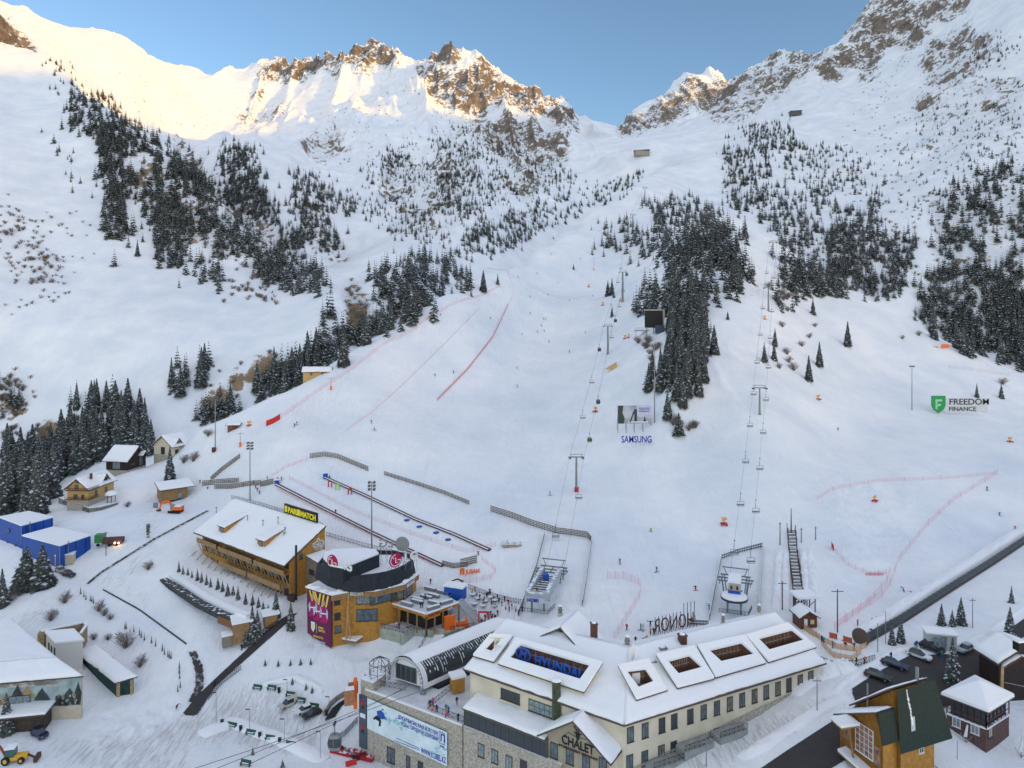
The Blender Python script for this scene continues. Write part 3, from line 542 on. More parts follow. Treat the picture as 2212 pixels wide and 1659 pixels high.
def in_poly_pts(poly, n, rg, clump):
    xs = [p[0] for p in poly]; ys_ = [p[1] for p in poly]; q = np.random.RandomState(rg.randrange(10**6)); m = n*14+60
    x = q.uniform(min(xs), max(xs), m); y = q.uniform(min(ys_), max(ys_), m); k = inpoly(x, y, poly)
    if clump: k &= vnoise(x/17+n, y/24.0, 7)*.6+vnoise(x/7+n, y/11.0, 9)*.4 > clump*0.85
    x, y = x[k][:n], y[k][:n]; e = q.rand(len(x)) < .42; sx = 15 if n > 30 else 0
    return list(zip(x+e*q.normal(0, sx+.01, len(x)), y+e*q.normal(0, sx*.7+.01, len(x))))
cand = []
for wi, (poly, n, h0, h1, cl, words) in enumerate(WOODS):
    for x, y in in_poly_pts(poly, int(n*(1.75 if wi < 16 else 1.45)) if n > 40 else n, rng, cl): cand.append((x, y, rng.uniform(h0, h1)*rng.choice((1, 1, .9, .75, .55)), wi))
cx_, cy_ = hits([c[0] for c in cand], [c[1] for c in cand]); cz_ = terrain(np.nan_to_num(cx_, nan=0), np.nan_to_num(cy_, nan=100))[0]
trees = [(cx_[i], cy_[i], cz_[i], c[2], c[3]) for i, c in enumerate(cand) if not np.isnan(cy_[i]) and cy_[i] < 2600 and not (1378 < c[0] < 1444 and 688 < c[1] < 778) and not (655 < c[0] < 720 and 805 < c[1] < 850)]
trees.sort(key=lambda t: -t[3]/t[1])
for x, y, h, words in SINGLE:
    spruce(at(x, y, None, -0.3), h, None, {'squat bushy spruce below the knoll wood near the big screen': 1.6}.get(words, 1.75 if 'broad' in words else 1.0), words)
for x, y, z, h, wi in trees[:250]:
    spruce((x, y, z-0.4), h, None, rng.uniform(.75, 1.25), WOODS[wi][5], 'wood: '+WOODS[wi][5])
FARC = crown_mesh('crown_far', 300, 8, 7, .62, .22)
rest = [(x, y, z-.4, h, h*rng.uniform(.7, 1.35), rng.uniform(0, 6.28)) for x, y, z, h, wi in trees[250:]]
merged('spruce_forest', FARC, rest, (M_NEEDLE, M_NEEDLE2, M_TSNOW), 'dark snow flecked spruce woods spread over the far slopes', 'forest', None)
# ---------------------------------------------------------------- leafless shrubs
M_TWIG = mat('twigs', (.21, .17, .15), 0.9)
def shrub_mesh(name, seed, n, thick):
    rg = random.Random(seed); b = MB()
    for _ in range(n):
        a = rg.uniform(0, 6.28); t = rg.uniform(.05, 1.15); l = rg.uniform(.6, 1.05); r0 = .12*rg.random(); x0, y0 = math.cos(a)*r0, math.sin(a)*r0
        x1, y1, z1 = x0+math.cos(a)*math.sin(t)*l*.62, y0+math.sin(a)*math.sin(t)*l*.62, math.cos(t)*l; w = thick*rg.uniform(.6, 1.3)
        b.poly([(x0-w*math.sin(a), y0+w*math.cos(a), -.05), (x0+w*math.sin(a), y0-w*math.cos(a), -.05), (x1+w*.5*math.sin(a), y1-w*.5*math.cos(a), z1), (x1, y1, z1+.02)])
        for _k in range(2):
            q = rg.uniform(.45, .9); a2 = a+rg.uniform(-1.2, 1.2); px, py, pz_ = x0+(x1-x0)*q, y0+(y1-y0)*q, z1*q; s = l*rg.uniform(.18, .34)
            b.poly([(px, py, pz_), (px+math.cos(a2)*s+w, py+math.sin(a2)*s, pz_+s*.8), (px+math.cos(a2)*s-w, py+math.sin(a2)*s, pz_+s*.75)])
    me = bpy.data.meshes.new(name); me.from_pydata(b.v, [], b.f); me.materials.append(M_TWIG); me.update(); return me
SHR = [shrub_mesh('bare_shrub', 40+i, 170, .0075) for i in range(3)]; SHRF = shrub_mesh('bare_shrub_far', 50, 16, .06)
SHRUBS = [
 ([(0,430),(60,450),(130,560),(120,610),(20,620),(0,560)], 90, 2, 4, .3, 'grey bare shrub on the left hillside'),
 ([(0,470),(200,440),(200,620),(0,700)], 60, 1.5, 3, .3, 'low bare shrub scattered on the left meadow'),
 ([(0,800),(50,820),(60,900),(0,900)], 40, 2, 4, 0, 'bare shrub on the rocky left edge above the wood'),
 ([(480,600),(600,600),(600,660),(500,640)], 40, 2.5, 4, .2, 'bare shrub at the foot of the left spur'),
 ([(300,400),(560,500),(620,600),(480,600)], 60, 2, 3.5, .3, 'bare shrub between the rocks of the left spur'),
 ([(1750,360),(2212,260),(2212,500),(1900,560),(1760,480)], 330, 2, 3.5, .45, 'bare shrub on the right mountainside'),
 ([(1900,100),(2212,100),(2212,300),(1800,340)], 160, 2, 3, .4, 'low scrub high on the right mountainside'),
 ([(1950,560),(2212,560),(2212,760),(2050,720)], 90, 2.5, 4, .2, 'bare shrub in the big right wood'),
 ([(1690,480),(1950,480),(1950,640),(1700,620)], 100, 2.5, 4, .3, 'bare shrub in the hollow wood'),
 ([(760,600),(830,700),(770,720),(740,640)], 30, 2.5, 4, .1, 'bare shrub in the side gorge'),
 ([(440,800),(700,730),(720,760),(480,900)], 14, 2, 3.5, .3, 'bare shrub on the earth bank of the gorge'),
 ([(0,920),(200,900),(300,880),(250,980),(0,1000)], 50, 2.5, 4, .3, 'bare shrub among the tall spruces behind the houses'),
 ([(700,200),(1000,180),(1250,300),(900,420),(700,350)], 220, 2, 4, .5, 'low scrub on the central mountain'),
 ([(250,150),(640,230),(600,300),(300,270)], 90, 1.5, 3, .4, 'low scrub in the sunlit basin'),
 ([(1360,740),(1430,730),(1410,790),(1370,770)], 9, 3, 4.5, 0, 'round bare shrub under the black screen'),
 ([(1450,840),(1500,880),(1510,940),(1440,930)], 8, 2.5, 3.5, 0, 'bare shrub at the lower end of the knoll wood'),
 ([(1440,600),(1540,720),(1520,760),(1480,740)], 16, 3, 5, 0, 'brown bare shrub along the right side of the knoll wood'),
 ([(1650,600),(1720,640),(1700,680),(1680,680)], 9, 3, 4.5, 0, 'brown bare shrub beside the chairlift on the knoll top'),
]
SSH = [(1690,706,4,'bare round shrub high on the open knoll slope'),(1760,706,3.2,'small bare shrub near the crest of the knoll slope'),(1732,748,4,'bare shrub right of the upper pair of spruces under the chairlift'),
 (1700,765,4.5,'largest bare shrub under the chairlift'),(1704,783,4,'brown dense shrub in the middle of the knoll shrubs'),(1714,800,5,'wide bare shrub at the bottom of the knoll shrubs'),(1684,796,3.5,'left bare shrub at the bottom of the knoll shrubs'),(1748,730,3.5,'bare shrub between the chairlift and the lone spruces'),
 (1985,725,4,'round bare shrub on the right crest'),(1950,732,3,'smaller round shrub left of the one on the right crest'),(2166,830,5,'bare shrub at the right end of the crest'),
 (320,1230,4.5,'bare shrub with snow by the path below the hotel'),(450,942,4,'bare round shrub on the slope above the white house'),(397,1000,4.2,'bare shrub right of the white house'),(418,996,4.5,'brown bare shrub at the corner of the white house'),
 (140,1302,5,'spreading bare bush in the left snow field'),(110,1340,5,'twiggy bush above the small flat white house'),(214,1320,4.5,'brown rounded bush at the path posts'),(225,1330,3.5,'lower brown bush at the path posts'),(238,1338,3,'small round bush by the path posts'),
 (271,1398,7,'large bare round bush in the left snow field'),(233,1382,3,'small twiggy bush left of the large bare bush'),(303,1440,4.5,'dark bare bush beyond the long shed'),(202,1382,3,'thin bush behind the long shed'),(275,1095,3.6,'grey bare shrub right of the walled terrace'),
 (20,1300,6,'pink brown bare thicket at the left edge'),(50,1280,5,'bare thicket under the broad spruces'),(520,1600,0.1,'')]
sc_ = []
for wi, (poly, n, h0, h1, cl, words) in enumerate(SHRUBS):
    for x, y in in_poly_pts(poly, n, rng, cl): sc_.append((x, y, rng.uniform(h0, h1), wi))
cx_, cy_ = hits([c[0] for c in sc_], [c[1] for c in sc_]); cz_ = terrain(np.nan_to_num(cx_, nan=0), np.nan_to_num(cy_, nan=100))[0]
sh = [(cx_[i], cy_[i], cz_[i], c[2], c[3]) for i, c in enumerate(sc_) if not np.isnan(cy_[i])]; sh.sort(key=lambda t: -t[3]/t[1])
def shrub(p, h, label, group=None):
    o = bpy.data.objects.new('bare_shrub', rng.choice(SHR)); C.objects.link(o); o.location = p; o.scale = (h*1.1, h*1.1, h); o.rotation_euler = (0, 0, rng.uniform(0, 6)); return tag(o, label, 'shrub', group)
for x, y, h, words in SSH:
    if words: shrub(at(x, y), h*(.62 if x < 330 else .85), words)
for x, y, z, h, wi in sh[:180]: shrub((x, y, z), h, SHRUBS[wi][5], 'scrub: '+SHRUBS[wi][5])
merged('scrub', SHRF, [(x, y, z, h, h*1.4, rng.uniform(0, 6)) for x, y, z, h, wi in sh[180:]], (M_TWIG,), 'low brown scrub sprinkled over the far slopes', 'scrub', None)
# ---------------------------------------------------------------- building helpers
def snow_mat():
    m = bpy.data.materials.new('fresh_snow'); m.use_nodes = True; n = m.node_tree; b = n.nodes['Principled BSDF']; b.inputs['Base Color'].default_value = (.86, .87, .89, 1); b.inputs['Roughness'].default_value = .8; b.inputs['Specular IOR Level'].default_value = .15
    ge = n.nodes.new('ShaderNodeNewGeometry'); z = n.nodes.new('ShaderNodeTexNoise'); z.inputs['Scale'].default_value = .7; z.inputs['Detail'].default_value = 5; n.links.new(ge.outputs['Position'], z.inputs['Vector'])
    u = n.nodes.new('ShaderNodeBump'); u.inputs['Strength'].default_value = .45; u.inputs['Distance'].default_value = .4; n.links.new(z.outputs['Fac'], u.inputs['Height']); n.links.new(u.outputs[0], b.inputs['Normal']); return m
M_SNOW = snow_mat()
M_CREAM = mat('cream_render', (.66, .59, .45), .85, noise=.11, nscale=.35)
M_STONE = mat('stone_cladding', (.40, .36, .30), .9, noise=.45, nscale=3.2)
M_EAVE = mat('dark_eaves', (.10, .07, .06), .7)
M_GLASS = mat('window_glass', (.035, .045, .055), .12, spec=.6)
M_GLASSL = mat('curtained_glass', (.22, .27, .29), .25, noise=.4, nscale=2)
M_GLASS2 = mat('window_glass_bright', (.09, .12, .14), .1, noise=.5, nscale=1.2, spec=.8); GLZ = (M_GLASS, M_GLASS, M_GLASS2, M_GLASS2, mat('half_curtain', (.16, .15, .13), .3, noise=.6, nscale=1.4))
M_FRAME = mat('dark_frame', (.06, .055, .05), .6)
M_DARK = mat('dark_metal', (.035, .04, .05), .5)
M_STEEL = mat('galvanised_steel', (.24, .26, .27), .45, metal=.4)
M_WHITE = mat('white_paint', (.75, .75, .74), .6)
M_ORWOOD = mat('orange_timber', (.50, .235, .045), .65, noise=.22, nscale=1.2, stripes=(2, .28))
M_BRWOOD = mat('brown_timber', (.33, .19, .085), .75, noise=.25, nscale=1.5, stripes=(2, .3))
M_GRWOOD = mat('grey_timber', (.27, .23, .19), .8, noise=.25, nscale=2, stripes=(2, .3))
M_YELWOOD = mat('yellow_timber', (.58, .38, .15), .7, noise=.12, nscale=1.5, stripes=(2, .3))
M_BLKWOOD = mat('black_brown_timber', (.035, .022, .018), .6, noise=.3, nscale=1.5, stripes=(2, .3))
M_BLUE = mat('royal_blue_cladding', (.012, .075, .36), .45, noise=.15, nscale=.4, stripes=(0, 1.1))
M_BLUEL = mat('blue_letters', (.02, .09, .42), .4)
M_NAVY = mat('navy_letters', (.02, .03, .36), .45)
M_RED = mat('red_paint', (.55, .03, .03), .5)
M_ORANGE = mat('orange_paint', (.85, .16, .02), .5)
M_YELLOW = mat('yellow_paint', (.85, .72, .02), .5)
M_BLACK = mat('black_paint', (.012, .012, .014), .4)
M_MAG = mat('lg_red', (.42, .01, .07), .35)
M_GREEN = mat('green_paint', (.02, .30, .09), .5)
M_DKGREEN = mat('dark_green_roofing', (.025, .045, .038), .85, noise=.3, nscale=4)
M_BROWN = mat('brown_paint', (.10, .04, .03), .6)
M_INNER = mat('rust_brown_boards', (.13, .06, .035), .8, noise=.25, nscale=2)
M_CONC = mat('grey_concrete', (.30, .31, .30), .85, noise=.15, nscale=1)
M_LGREEN = mat('pale_green_render', (.36, .40, .33), .85, noise=.2, nscale=.8)
V3 = Vector
def xy(v): return Vector((v[0], v[1], 0))
def unit(a, b):
    d = xy(Vector(b)-Vector(a)); d.normalize(); return d
def offset(ring, d):
    """offset a ring of xy points outwards (d > 0) with mitred corners"""
    R_ = [xy(p) for p in ring]; n = len(R_); ar = sum(R_[i].x*R_[(i+1) % n].y-R_[(i+1) % n].x*R_[i].y for i in range(n)); sg = 1 if ar > 0 else -1; out = []
    for i in range(n):
        a, b, c = R_[i-1], R_[i], R_[(i+1) % n]; d1 = (b-a).normalized(); d2 = (c-b).normalized(); n1 = Vector((d1.y, -d1.x, 0))*sg; n2 = Vector((d2.y, -d2.x, 0))*sg
        m = n1+n2; m = m/max(m.length_squared/2, .3); out.append(b+m*d)
    return out
def onwall(A, B, px, py):
    """point of the vertical plane through A and B seen at a picture position"""
    u = (px-CX0)/FPX; dx, dy = B[0]-A[0], B[1]-A[1]; s = (u*A[1]-A[0])/(dx-u*dy); Y = A[1]+dy*s
    return s, Vector((A[0]+dx*s, Y, CAMZ+(HY-py)/FPX*Y))
def outn(A, B, toward=(0, 0)):
    d = unit(A, B); n = Vector((d.y, -d.x, 0))
    return n if (Vector((toward[0], toward[1], 0))-xy(Vector(A))).dot(n) > 0 else -n
def window(parent, A, B, p, w, h, nx=2, ny=1, glass=None, frame=None, fr=.07):
    """window centred on p in the wall A-B: pane mesh with its frame as sub-part"""
    d = unit(A, B); n = outn(A, B); p = Vector(p); b = MB(); an = math.atan2(d.y, d.x)
    b.box(p+n*.04, (w, .10, h), an); o = b.build('window', glass or GLZ[rng.randrange(len(GLZ))], parent)
    f = MB();
    for s in (-1, 1): f.box(p+n*.07+d*s*(w/2), (fr*1.6, .12, h+fr*2), an); f.box(p+n*.07+Vector((0,0,s*h/2)), (w-fr*1.6, .118, fr*1.6), an)
    for k in range(1, nx): f.box(p+n*.065+d*(w*(k/nx-.5)), (fr, .112, h-fr), an)
    for k in range(1, ny): f.box(p+n*.063+Vector((0,0,h*(k/ny-.5))), (w-fr, .108, fr), an)
    f.box(p+n*.12+Vector((0,0,-h/2-.08)), (w+.3, .22, .06), an)
    fo = f.build('frame', frame or M_FRAME, o); return o
def wins(parent, A, B, cs, w, h, **k):
    for px, py in cs:
        s, q = onwall(A, B, px, py); window(parent, A, B, q, w, h, **k)
def slab(parent, P, thick=.25, snow=.45, name='roof', m=None, inset=.08, soft=True, seam=()):
    """sloping roof sheet over the points P with uneven snow lying on it; seam = edges where the snow runs on"""
    P = [Vector(p) for p in P]; b = MB(); b.hull([p-V3((0,0,thick)) for p in P], P); o = b.build(name, m or M_EAVE, parent)
    if not snow: return o
    n = min(70, max(4, int((P[1]-P[0]).length/.6))); k = min(50, max(4, int((P[3]-P[0]).length/.6))); nr = (P[1]-P[0]).cross(P[3]-P[0]).normalized(); nr = nr if nr.z > 0 else -nr; ce = (P[0]+P[1]+P[2]+P[3])/4; V = []; Bo = []
    for j in range(k+1):
        for i in range(n+1):
            f, g = i/n, j/k; q = P[0].lerp(P[1], f).lerp(P[3].lerp(P[2], f), g); w0 = (P[1]-P[0]).length; w1 = (P[3]-P[0]).length
            ds = [g*w1 if 0 not in seam else 9, (1-f)*w0 if 1 not in seam else 9, (1-g)*w1 if 2 not in seam else 9, f*w0 if 3 not in seam else 9]; e = min(ds); nz = float(vnoise(np.array([q.x*.9+q.z]), np.array([q.y*.9]), 3)[0]); n2 = float(vnoise(np.array([q.x*.25]), np.array([q.y*.25+q.z]), 5)[0])
            h = snow*(.35+.65*min(1, (e/.7))**.6)*(.72+.35*nz+.3*n2)
            qq = q+(ce-q).normalized()*(.04+.22*nz) if e < .01 else q
            V.append(qq+V3((0,0,h))); Bo.append(qq+V3((0,0,.004)))
    W = n+1; F = [(j*W+i, j*W+i+1, (j+1)*W+i+1, (j+1)*W+i) for j in range(k) for i in range(n)]; rim = [i for i in range(W)]+[j*W+n for j in range(1, k+1)]+[k*W+i for i in range(n-1, -1, -1)]+[j*W for j in range(k-1, 0, -1)]
    L_ = len(V); F += [(rim[(i+1) % len(rim)], rim[i], L_+i, L_+(i+1) % len(rim)) for i in range(len(rim))]+[tuple(range(L_, L_+len(rim)))]; s = MB(); s.mesh(V+[Bo[i] for i in rim], F)
    so = s.build('snow_cover', M_SNOW, o, smooth=True); return o
def lettering(parent, txt, P0, P1, h, m, ext=.08, name='lettering', flat_z=True, lift=None, up=V3((0,0,1)), bold=0.0):
    """raised letters from P0 (left foot) towards P1, cap height h"""
    P0 = Vector(P0); P1 = Vector(P1)
    if flat_z: P1 = V3((P1.x, P1.y, P0.z))
    cu = bpy.data.curves.new(name, 'FONT'); cu.body = txt; cu.size = 1; cu.extrude = ext; cu.offset = bold; cu.resolution_u = 3; cu.materials.append(m)
    o = bpy.data.objects.new(name, cu); C.objects.link(o); bpy.context.view_layer.update(); w0, h0 = max(o.dimensions.x, 1e-3), max(o.dimensions.y, 1e-3)
    x = (P1-P0); L_ = x.length; x.normalize(); z = x.cross(up).normalized(); y = z.cross(x); sx = L_/w0; sy = h/h0
    M4 = Matrix(((x.x*sx, y.x*sy, z.x, P0.x), (x.y*sx, y.y*sy, z.y, P0.y), (x.z*sx, y.z*sy, z.z, P0.z), (0,0,0,1)))
    dg = bpy.context.evaluated_depsgraph_get(); me = bpy.data.meshes.new_from_object(o.evaluated_get(dg)); bpy.data.objects.remove(o); me.transform(M4); mo = bpy.data.objects.new(name, me); C.objects.link(mo)
    if parent: mo.parent = parent
    return mo
def root(name, label, cat, group=None): return empty(name, (0,0,0), 0, label, cat, group)
def anchor(rt, p):
    """move a root to the foot of its thing, children stay where they were built"""
    rt.location = p
    for c in rt.children: c.matrix_parent_inverse = Matrix.Translation(-Vector(p))
def railing(b, pts_, h=1.1, sp=1.6, mi=0, cross=True, r=.045):
    for a, c in zip(pts_[:-1], pts_[1:]):
        a = Vector(a); c = Vector(c); n = max(1, int((c-a).length/sp)); up = V3((0,0,h))
        b.tube(a+up, c+up, r, n=4, mi=mi); b.tube(a+up*.15, c+up*.15, r*.8, n=4, mi=mi)
        for k in range(n+1):
            q = a.lerp(c, k/n); b.tube(q, q+up, r, n=4, mi=mi)
            if cross and k < n: q2 = a.lerp(c, (k+1)/n); b.tube(q+up*.15, q2+up, r*.7, n=3, mi=mi); b.tube(q+up, q2+up*.15, r*.7, n=3, mi=mi)
# ---------------------------------------------------------------- the large cream lodge at the bottom
def c1p(x, y, s=3.95, ox=1140, oy=1500): return ((ox+x/s)*.864, (oy+y/s)*.864)
def c2p(x, y): return ((1560+x/3.457)*.864, (1440+y/3.457)*.864)
def c4p(x, y): return ((740+x/4.254)*.864, (1320+y/4.254)*.864)
def c3p(x, y): return ((440+x/4.254)*.864, (1180+y/4.254)*.864)
def c6p(x, y): return ((860+x/4.254)*.864, (1560+y/4.254)*.864)
def q4(x, y): return (1106+x/2, 829.5+y/2)
def q3(x, y): return (x/2, 829.5+y/2)
def ca(x, y): return (x/3.95*.864, (1060+y/3.95)*.864)
def cr(x, y): return ((2060+x/3.77)*.864, (1480+y/3.77)*.864)
def lodge():
    rt = root('lodge_building', 'long cream lodge with bent snowy roof and raised roof courts along the dark road', 'lodge')
    E0, E1, E2 = pz(1000,1445,-70), pz(1348,1567,-70), pz(1786,1432,-70); R0, R1, R2 = pz(1090,1338,-64), pz(1357,1401,-64), pz(1676,1324,-64)
    def mir(E, Rg): q = Rg*2-E; q.z = E.z; return q
    B0, B1, B2 = mir(E0, R0), mir(E1, R1), mir(E2, R2)
    ring = offset([E0, E1, E2, B2, B1, B0], -.9); b = MB(); b.prism(ring, -6, CAMZ-70.3)
    for e, r_, k in ((ring[0], R0, ring[5]), (ring[2], R2, ring[3])): b.poly([(e.x, e.y, CAMZ-70.3), (r_.x*.97+e.x*.03, r_.y*.97+e.y*.03, CAMZ-64.5), (k.x, k.y, CAMZ-70.3)])
    b.build('wall', M_CREAM, rt)
    main = [slab(rt, q, .3, .5, seam=sm) for q, sm in (([E0, E1, R1, R0], (1,2)), ([E1, E2, R2, R1], (2,3)), ([B1, B0, R0, R1], (2,3)), ([B2, B1, R1, R2], (1,2)))]; cuts = []
    A1, A2 = ring[1], ring[2]; A0 = ring[0]
    up_ = [(55,1370),(182,1335),(327,1290),(433,1255),(572,1212),(688,1175),(802,1140),(914,1105),(1020,1070),(1127,1037),(1228,1003),(1330,973),(1424,940),(1522,910),(1613,878)]
    wins(rt, A1, A2, [c2p(x, y) for x, y in up_], 1.25, 2.5); wins(rt, A1, A2, [c2p(x, y) for x, y in ((48,1610),(178,1575),(322,1525),(428,1490))], 1.25, 2.5)
    wins(rt, A1, A2, [c2p(797,1340)], 1.3, 1.0)
    b = MB(); n = outn(A1, A2); s0 = A1+n*.12
    for k in range(10):
        f0, f1 = k/10, (k+1)/10; p, q = A1.lerp(A2, f0)+n*.10, A1.lerp(A2, f1)+n*.10; z0 = CAMZ-78.6+f0*5.2; z1 = CAMZ-78.6+f1*5.2
        b.poly([(p.x, p.y, -4), (q.x, q.y, -4), (q.x, q.y, z1), (p.x, p.y, z0)])
    b.build('stone_base', M_STONE, rt)
    wins(rt, A0, A1, [c1p(537,950)], 4.2, 1.9, nx=4, ny=2); wins(rt, A0, A1, [c1p(850,1075)], 5.6, 2.1, nx=5, ny=2, glass=M_GLASSL)
    G0, G1 = pz(1001,1527,-75.3), pz(1180,1596,-75.3); n = outn(G0, G1); W0_, W1_ = G0-n*4.6, G1-n*4.6; W0_.z = W1_.z = CAMZ-74.5
    slab(rt, [G0+n*.5, G1+n*.5, W1_, W0_], .2, .45); b = MB(); b.prism([G0-n*.3, G1-n*.3, xy(W1_), xy(W0_)], CAMZ-78.9, CAMZ-75.4); g = b.build('glazed_gallery', M_GLASS, rt); b = MB(); d = unit(G0, G1); L_ = (xy(G1)-xy(G0)).length
    for k in range(12): p = G0+d*(L_*k/11)-n*.26; b.box((p.x, p.y, CAMZ-77.1), (.12, .1, 3.4), math.atan2(d.y, d.x))
    b.box((G0+G1)/2-n*.24+V3((0,0,-.5)), (L_, .1, .7), math.atan2(d.y, d.x)); b.build('mullion', mat('olive_trim', (.10, .10, .07), .7), g)
    b = MB(); b.prism([G0, G1+d*3, xy(W1_)+d*3, xy(W0_)], -6, CAMZ-78.9, 0, 1); b.build('stone_wall', [M_STONE, M_SNOW], rt)
    wins(rt, G0, G1, [c1p(250,1485), c1p(385,1545), c1p(525,1605)], 1.3, 2.4, glass=M_GLASSL); wins(rt, G0, G1, [c1p(668,1650)], 1.3, 2.4)
    s, p = onwall(A0, A1, *c1p(1005,1190)); n0 = outn(A0, A1); p = p+n0*.5; b = MB(); b.box((p.x, p.y, CAMZ-71.2), (1.3, 1.0, 9.5), 0.3); c = b.build('chimney', mat('mossy_brick', (.07, .085, .05), .9, noise=.4, nscale=2), rt); b = MB(); b.ball((p.x, p.y, CAMZ-66.45), (.95, .8, .5), top=True); b.build('snow_cap', M_SNOW, c, smooth=True)
    g0, g1 = pz(1163,1585,-75), pz(1323,1648,-75); n = outn(g0, g1); d = unit(g0, g1); mid = (g0+g1)/2; ap = V3((mid.x, mid.y, CAMZ-70.1)); a0, a1 = g0+d*.8, g1-d*.8; bk = -n*9
    b = MB(); F = [V3((a0.x, a0.y, -6)), V3((a1.x, a1.y, -6)), V3((a1.x, a1.y, CAMZ-74.9)), V3((ap.x, ap.y, CAMZ-70.5)), V3((a0.x, a0.y, CAMZ-74.9))]; b.hull([p-n*.5 for p in F], [p-n*9 for p in F]); b.poly([p-n*.5 for p in F]); b.build('gable_wall', M_CREAM, rt)
    slab(rt, [g0+n*.6, ap+n*.6, ap+bk, g0+bk], .28, .42, seam=(1,)); slab(rt, [ap+n*.6, g1+n*.6, g1+bk, ap+bk], .28, .42, seam=(3,))
    f0, f1 = a0-n*.5, a1-n*.5
    wins(rt, f0, f1, [c1p(970,1485), c1p(1125,1545), c1p(1287,1610), c1p(1452,1640)], 1.35, 2.6)
    P0 = onwall(f0, f1, *c1p(1045,1415))[1]+n*.12; P1 = onwall(f0, f1, *c1p(1362,1520))[1]+n*.12; P0.z = P1.z = (P0.z+P1.z)/2
    lettering(rt, 'CHALET', P0, P1, 1.55, M_BLACK, .06, bold=.01); lettering(rt, 'SHYMBULAK MEAT RESTAURANT', P0-d*.6+V3((0,0,-.75)), P1+d*.8+V3((0,0,-.75)), .42, M_BROWN, .05, bold=.01)
    c = onwall(f0, f1, *c1p(1205,1320))[1]+n*.14; b = MB()                     # stag head emblem
    def pl(pts_): b.poly([c+d*x+V3((0,0,z)) for x, z in pts_])
    pl([(-.45,.15),(0,.35),(.45,.15),(.38,-.55),(.12,-1.15),(-.12,-1.15),(-.38,-.55)]); pl([(-.45,.15),(-.8,.3),(-.75,.05),(-.42,-.05)]); pl([(.45,.15),(.8,.3),(.75,.05),(.42,-.05)])
    for s_ in (-1, 1):
        for p_, q_ in (((.15,.3),(.5,.9)),((.5,.9),(.42,1.45)),((.4,.7),(.85,1.1)),((.2,.4),(.1,.9))): b.tube(c+d*p_[0]*s_+V3((0,0,p_[1])), c+d*q_[0]*s_+V3((0,0,q_[1])), .07, n=4)
        b.tube(c+d*.3*s_+V3((0,0,-.6)), c+d*1.9*s_+V3((0,0,-.35)), .04, n=4); b.tube(c+d*1.9*s_+V3((0,0,-.35)), c+d*2.6*s_+V3((0,0,-1.1)), .04, n=4)
    b.build('emblem', M_BLACK, rt)
    t0, t1 = pz(1171,1352,-66.5), pz(1313,1388,-66.5); ta = pz(1250,1318,-62.5); bk = V3((5, 9, 0))
    slab(rt, [t0, ta, ta-bk*.9, t0-bk*.9], .25, .45, seam=(1,)); slab(rt, [ta, t1, t1-bk*.9, ta-bk*.9], .25, .45, seam=(3,))
    b = MB(); b.poly([V3((t0.x, t0.y, CAMZ-72)), V3((t1.x, t1.y, CAMZ-72)), t1-V3((0,0,.3)), ta-V3((0,0,.3)), t0-V3((0,0,.3))]); b.build('back_gable', M_CREAM, rt)
    def court(outer, hole, zt, zb, dd):
        fz = lambda v, k: V3((v.x, v.y, max(v.z+k*fd.z, CAMZ-70.15))); O = [pz(x, y, z) for (x, y), z in zip(outer, (zt, zt, zb, zb))]; H = []
        for (x, y) in hole:                       # hole corners on the plane of the rim
            nrm = (O[1]-O[0]).cross(O[3]-O[0]); u = V3(((x-CX0)/FPX, 1, (HY-y)/FPX)); k = (O[0]-V3((0,0,CAMZ))).dot(nrm)/u.dot(nrm); H.append(V3((0,0,CAMZ))+u*k)
        cuts.append(offset([V3((h.x, h.y, 0)) for h in H], .12)); fd = V3((0,0,-dd-1.1)); ct = root('roof_court', None, None); ct.parent = rt; oi = offset(O, -.35); OI = [V3((p.x, p.y, o.z-.3)) for p, o in zip(oi, O)]
        b = MB(); dn = V3((0,0,-dd)); n4 = 4
        for k in range(4): j = (k+1) % 4; b.poly([OI[k]+dn, OI[j]+dn, OI[j], OI[k]]); b.poly([fz(H[k],1), fz(H[j],1), H[j]-V3((0,0,.1)), H[k]-V3((0,0,.1))], 1)
        b.poly([fz(h,.97) for h in H], 2)
        b.build('court_wall', [M_CREAM, M_INNER, mat('court_floor', (.12, .12, .12), .9, noise=.5, nscale=.8, snow=.08)], ct)
        b = MB(); b.mesh([p-V3((0,0,.25)) for p in O]+[p-V3((0,0,.25)) for p in H]+list(O)+list(H), [(k, (k+1) % 4, 8+(k+1) % 4, 8+k) for k in range(4)]+[(4+(k+1) % 4, 4+k, 12+k, 12+(k+1) % 4) for k in range(4)]+[((k+1) % 4, k, 4+k, 4+(k+1) % 4) for k in range(4)]); b.build('rim', M_EAVE, ct)
        s = V3((0,0,.42)); b = MB(); e = V3((0,0,.003)); b.mesh([p+e for p in O]+[p+e for p in H]+[p+s for p in O]+[p+s for p in H], [(k, (k+1) % 4, 8+(k+1) % 4, 8+k) for k in range(4)]+[(4+(k+1) % 4, 4+k, 12+k, 12+(k+1) % 4) for k in range(4)]+[(8+k, 8+(k+1) % 4, 12+(k+1) % 4, 12+k) for k in range(4)]); so = b.build('snow_cover', M_SNOW, ct)
        bm = so.modifiers.new('bev', 'BEVEL'); bm.width = .16; bm.segments = 2
        b = MB(); a_, c_2 = H[0], H[1]                                  # ribs along the far inner wall
        for k in range(1, 9): p = a_.lerp(c_2, k/9); b.tube(p-V3((0,0,.2)), p+dn*.9, .07, n=4)
        b.tube(H[0]+dn*.6, H[1]+dn*.6, .1, n=4); b.tube(H[0].lerp(H[3], .5)+dn*.7, H[1].lerp(H[2], .5)+dn*.7, .12, n=4); b.build('rib', M_GRWOOD, ct); ct['category'] = ''; del ct['category']
        return O, H
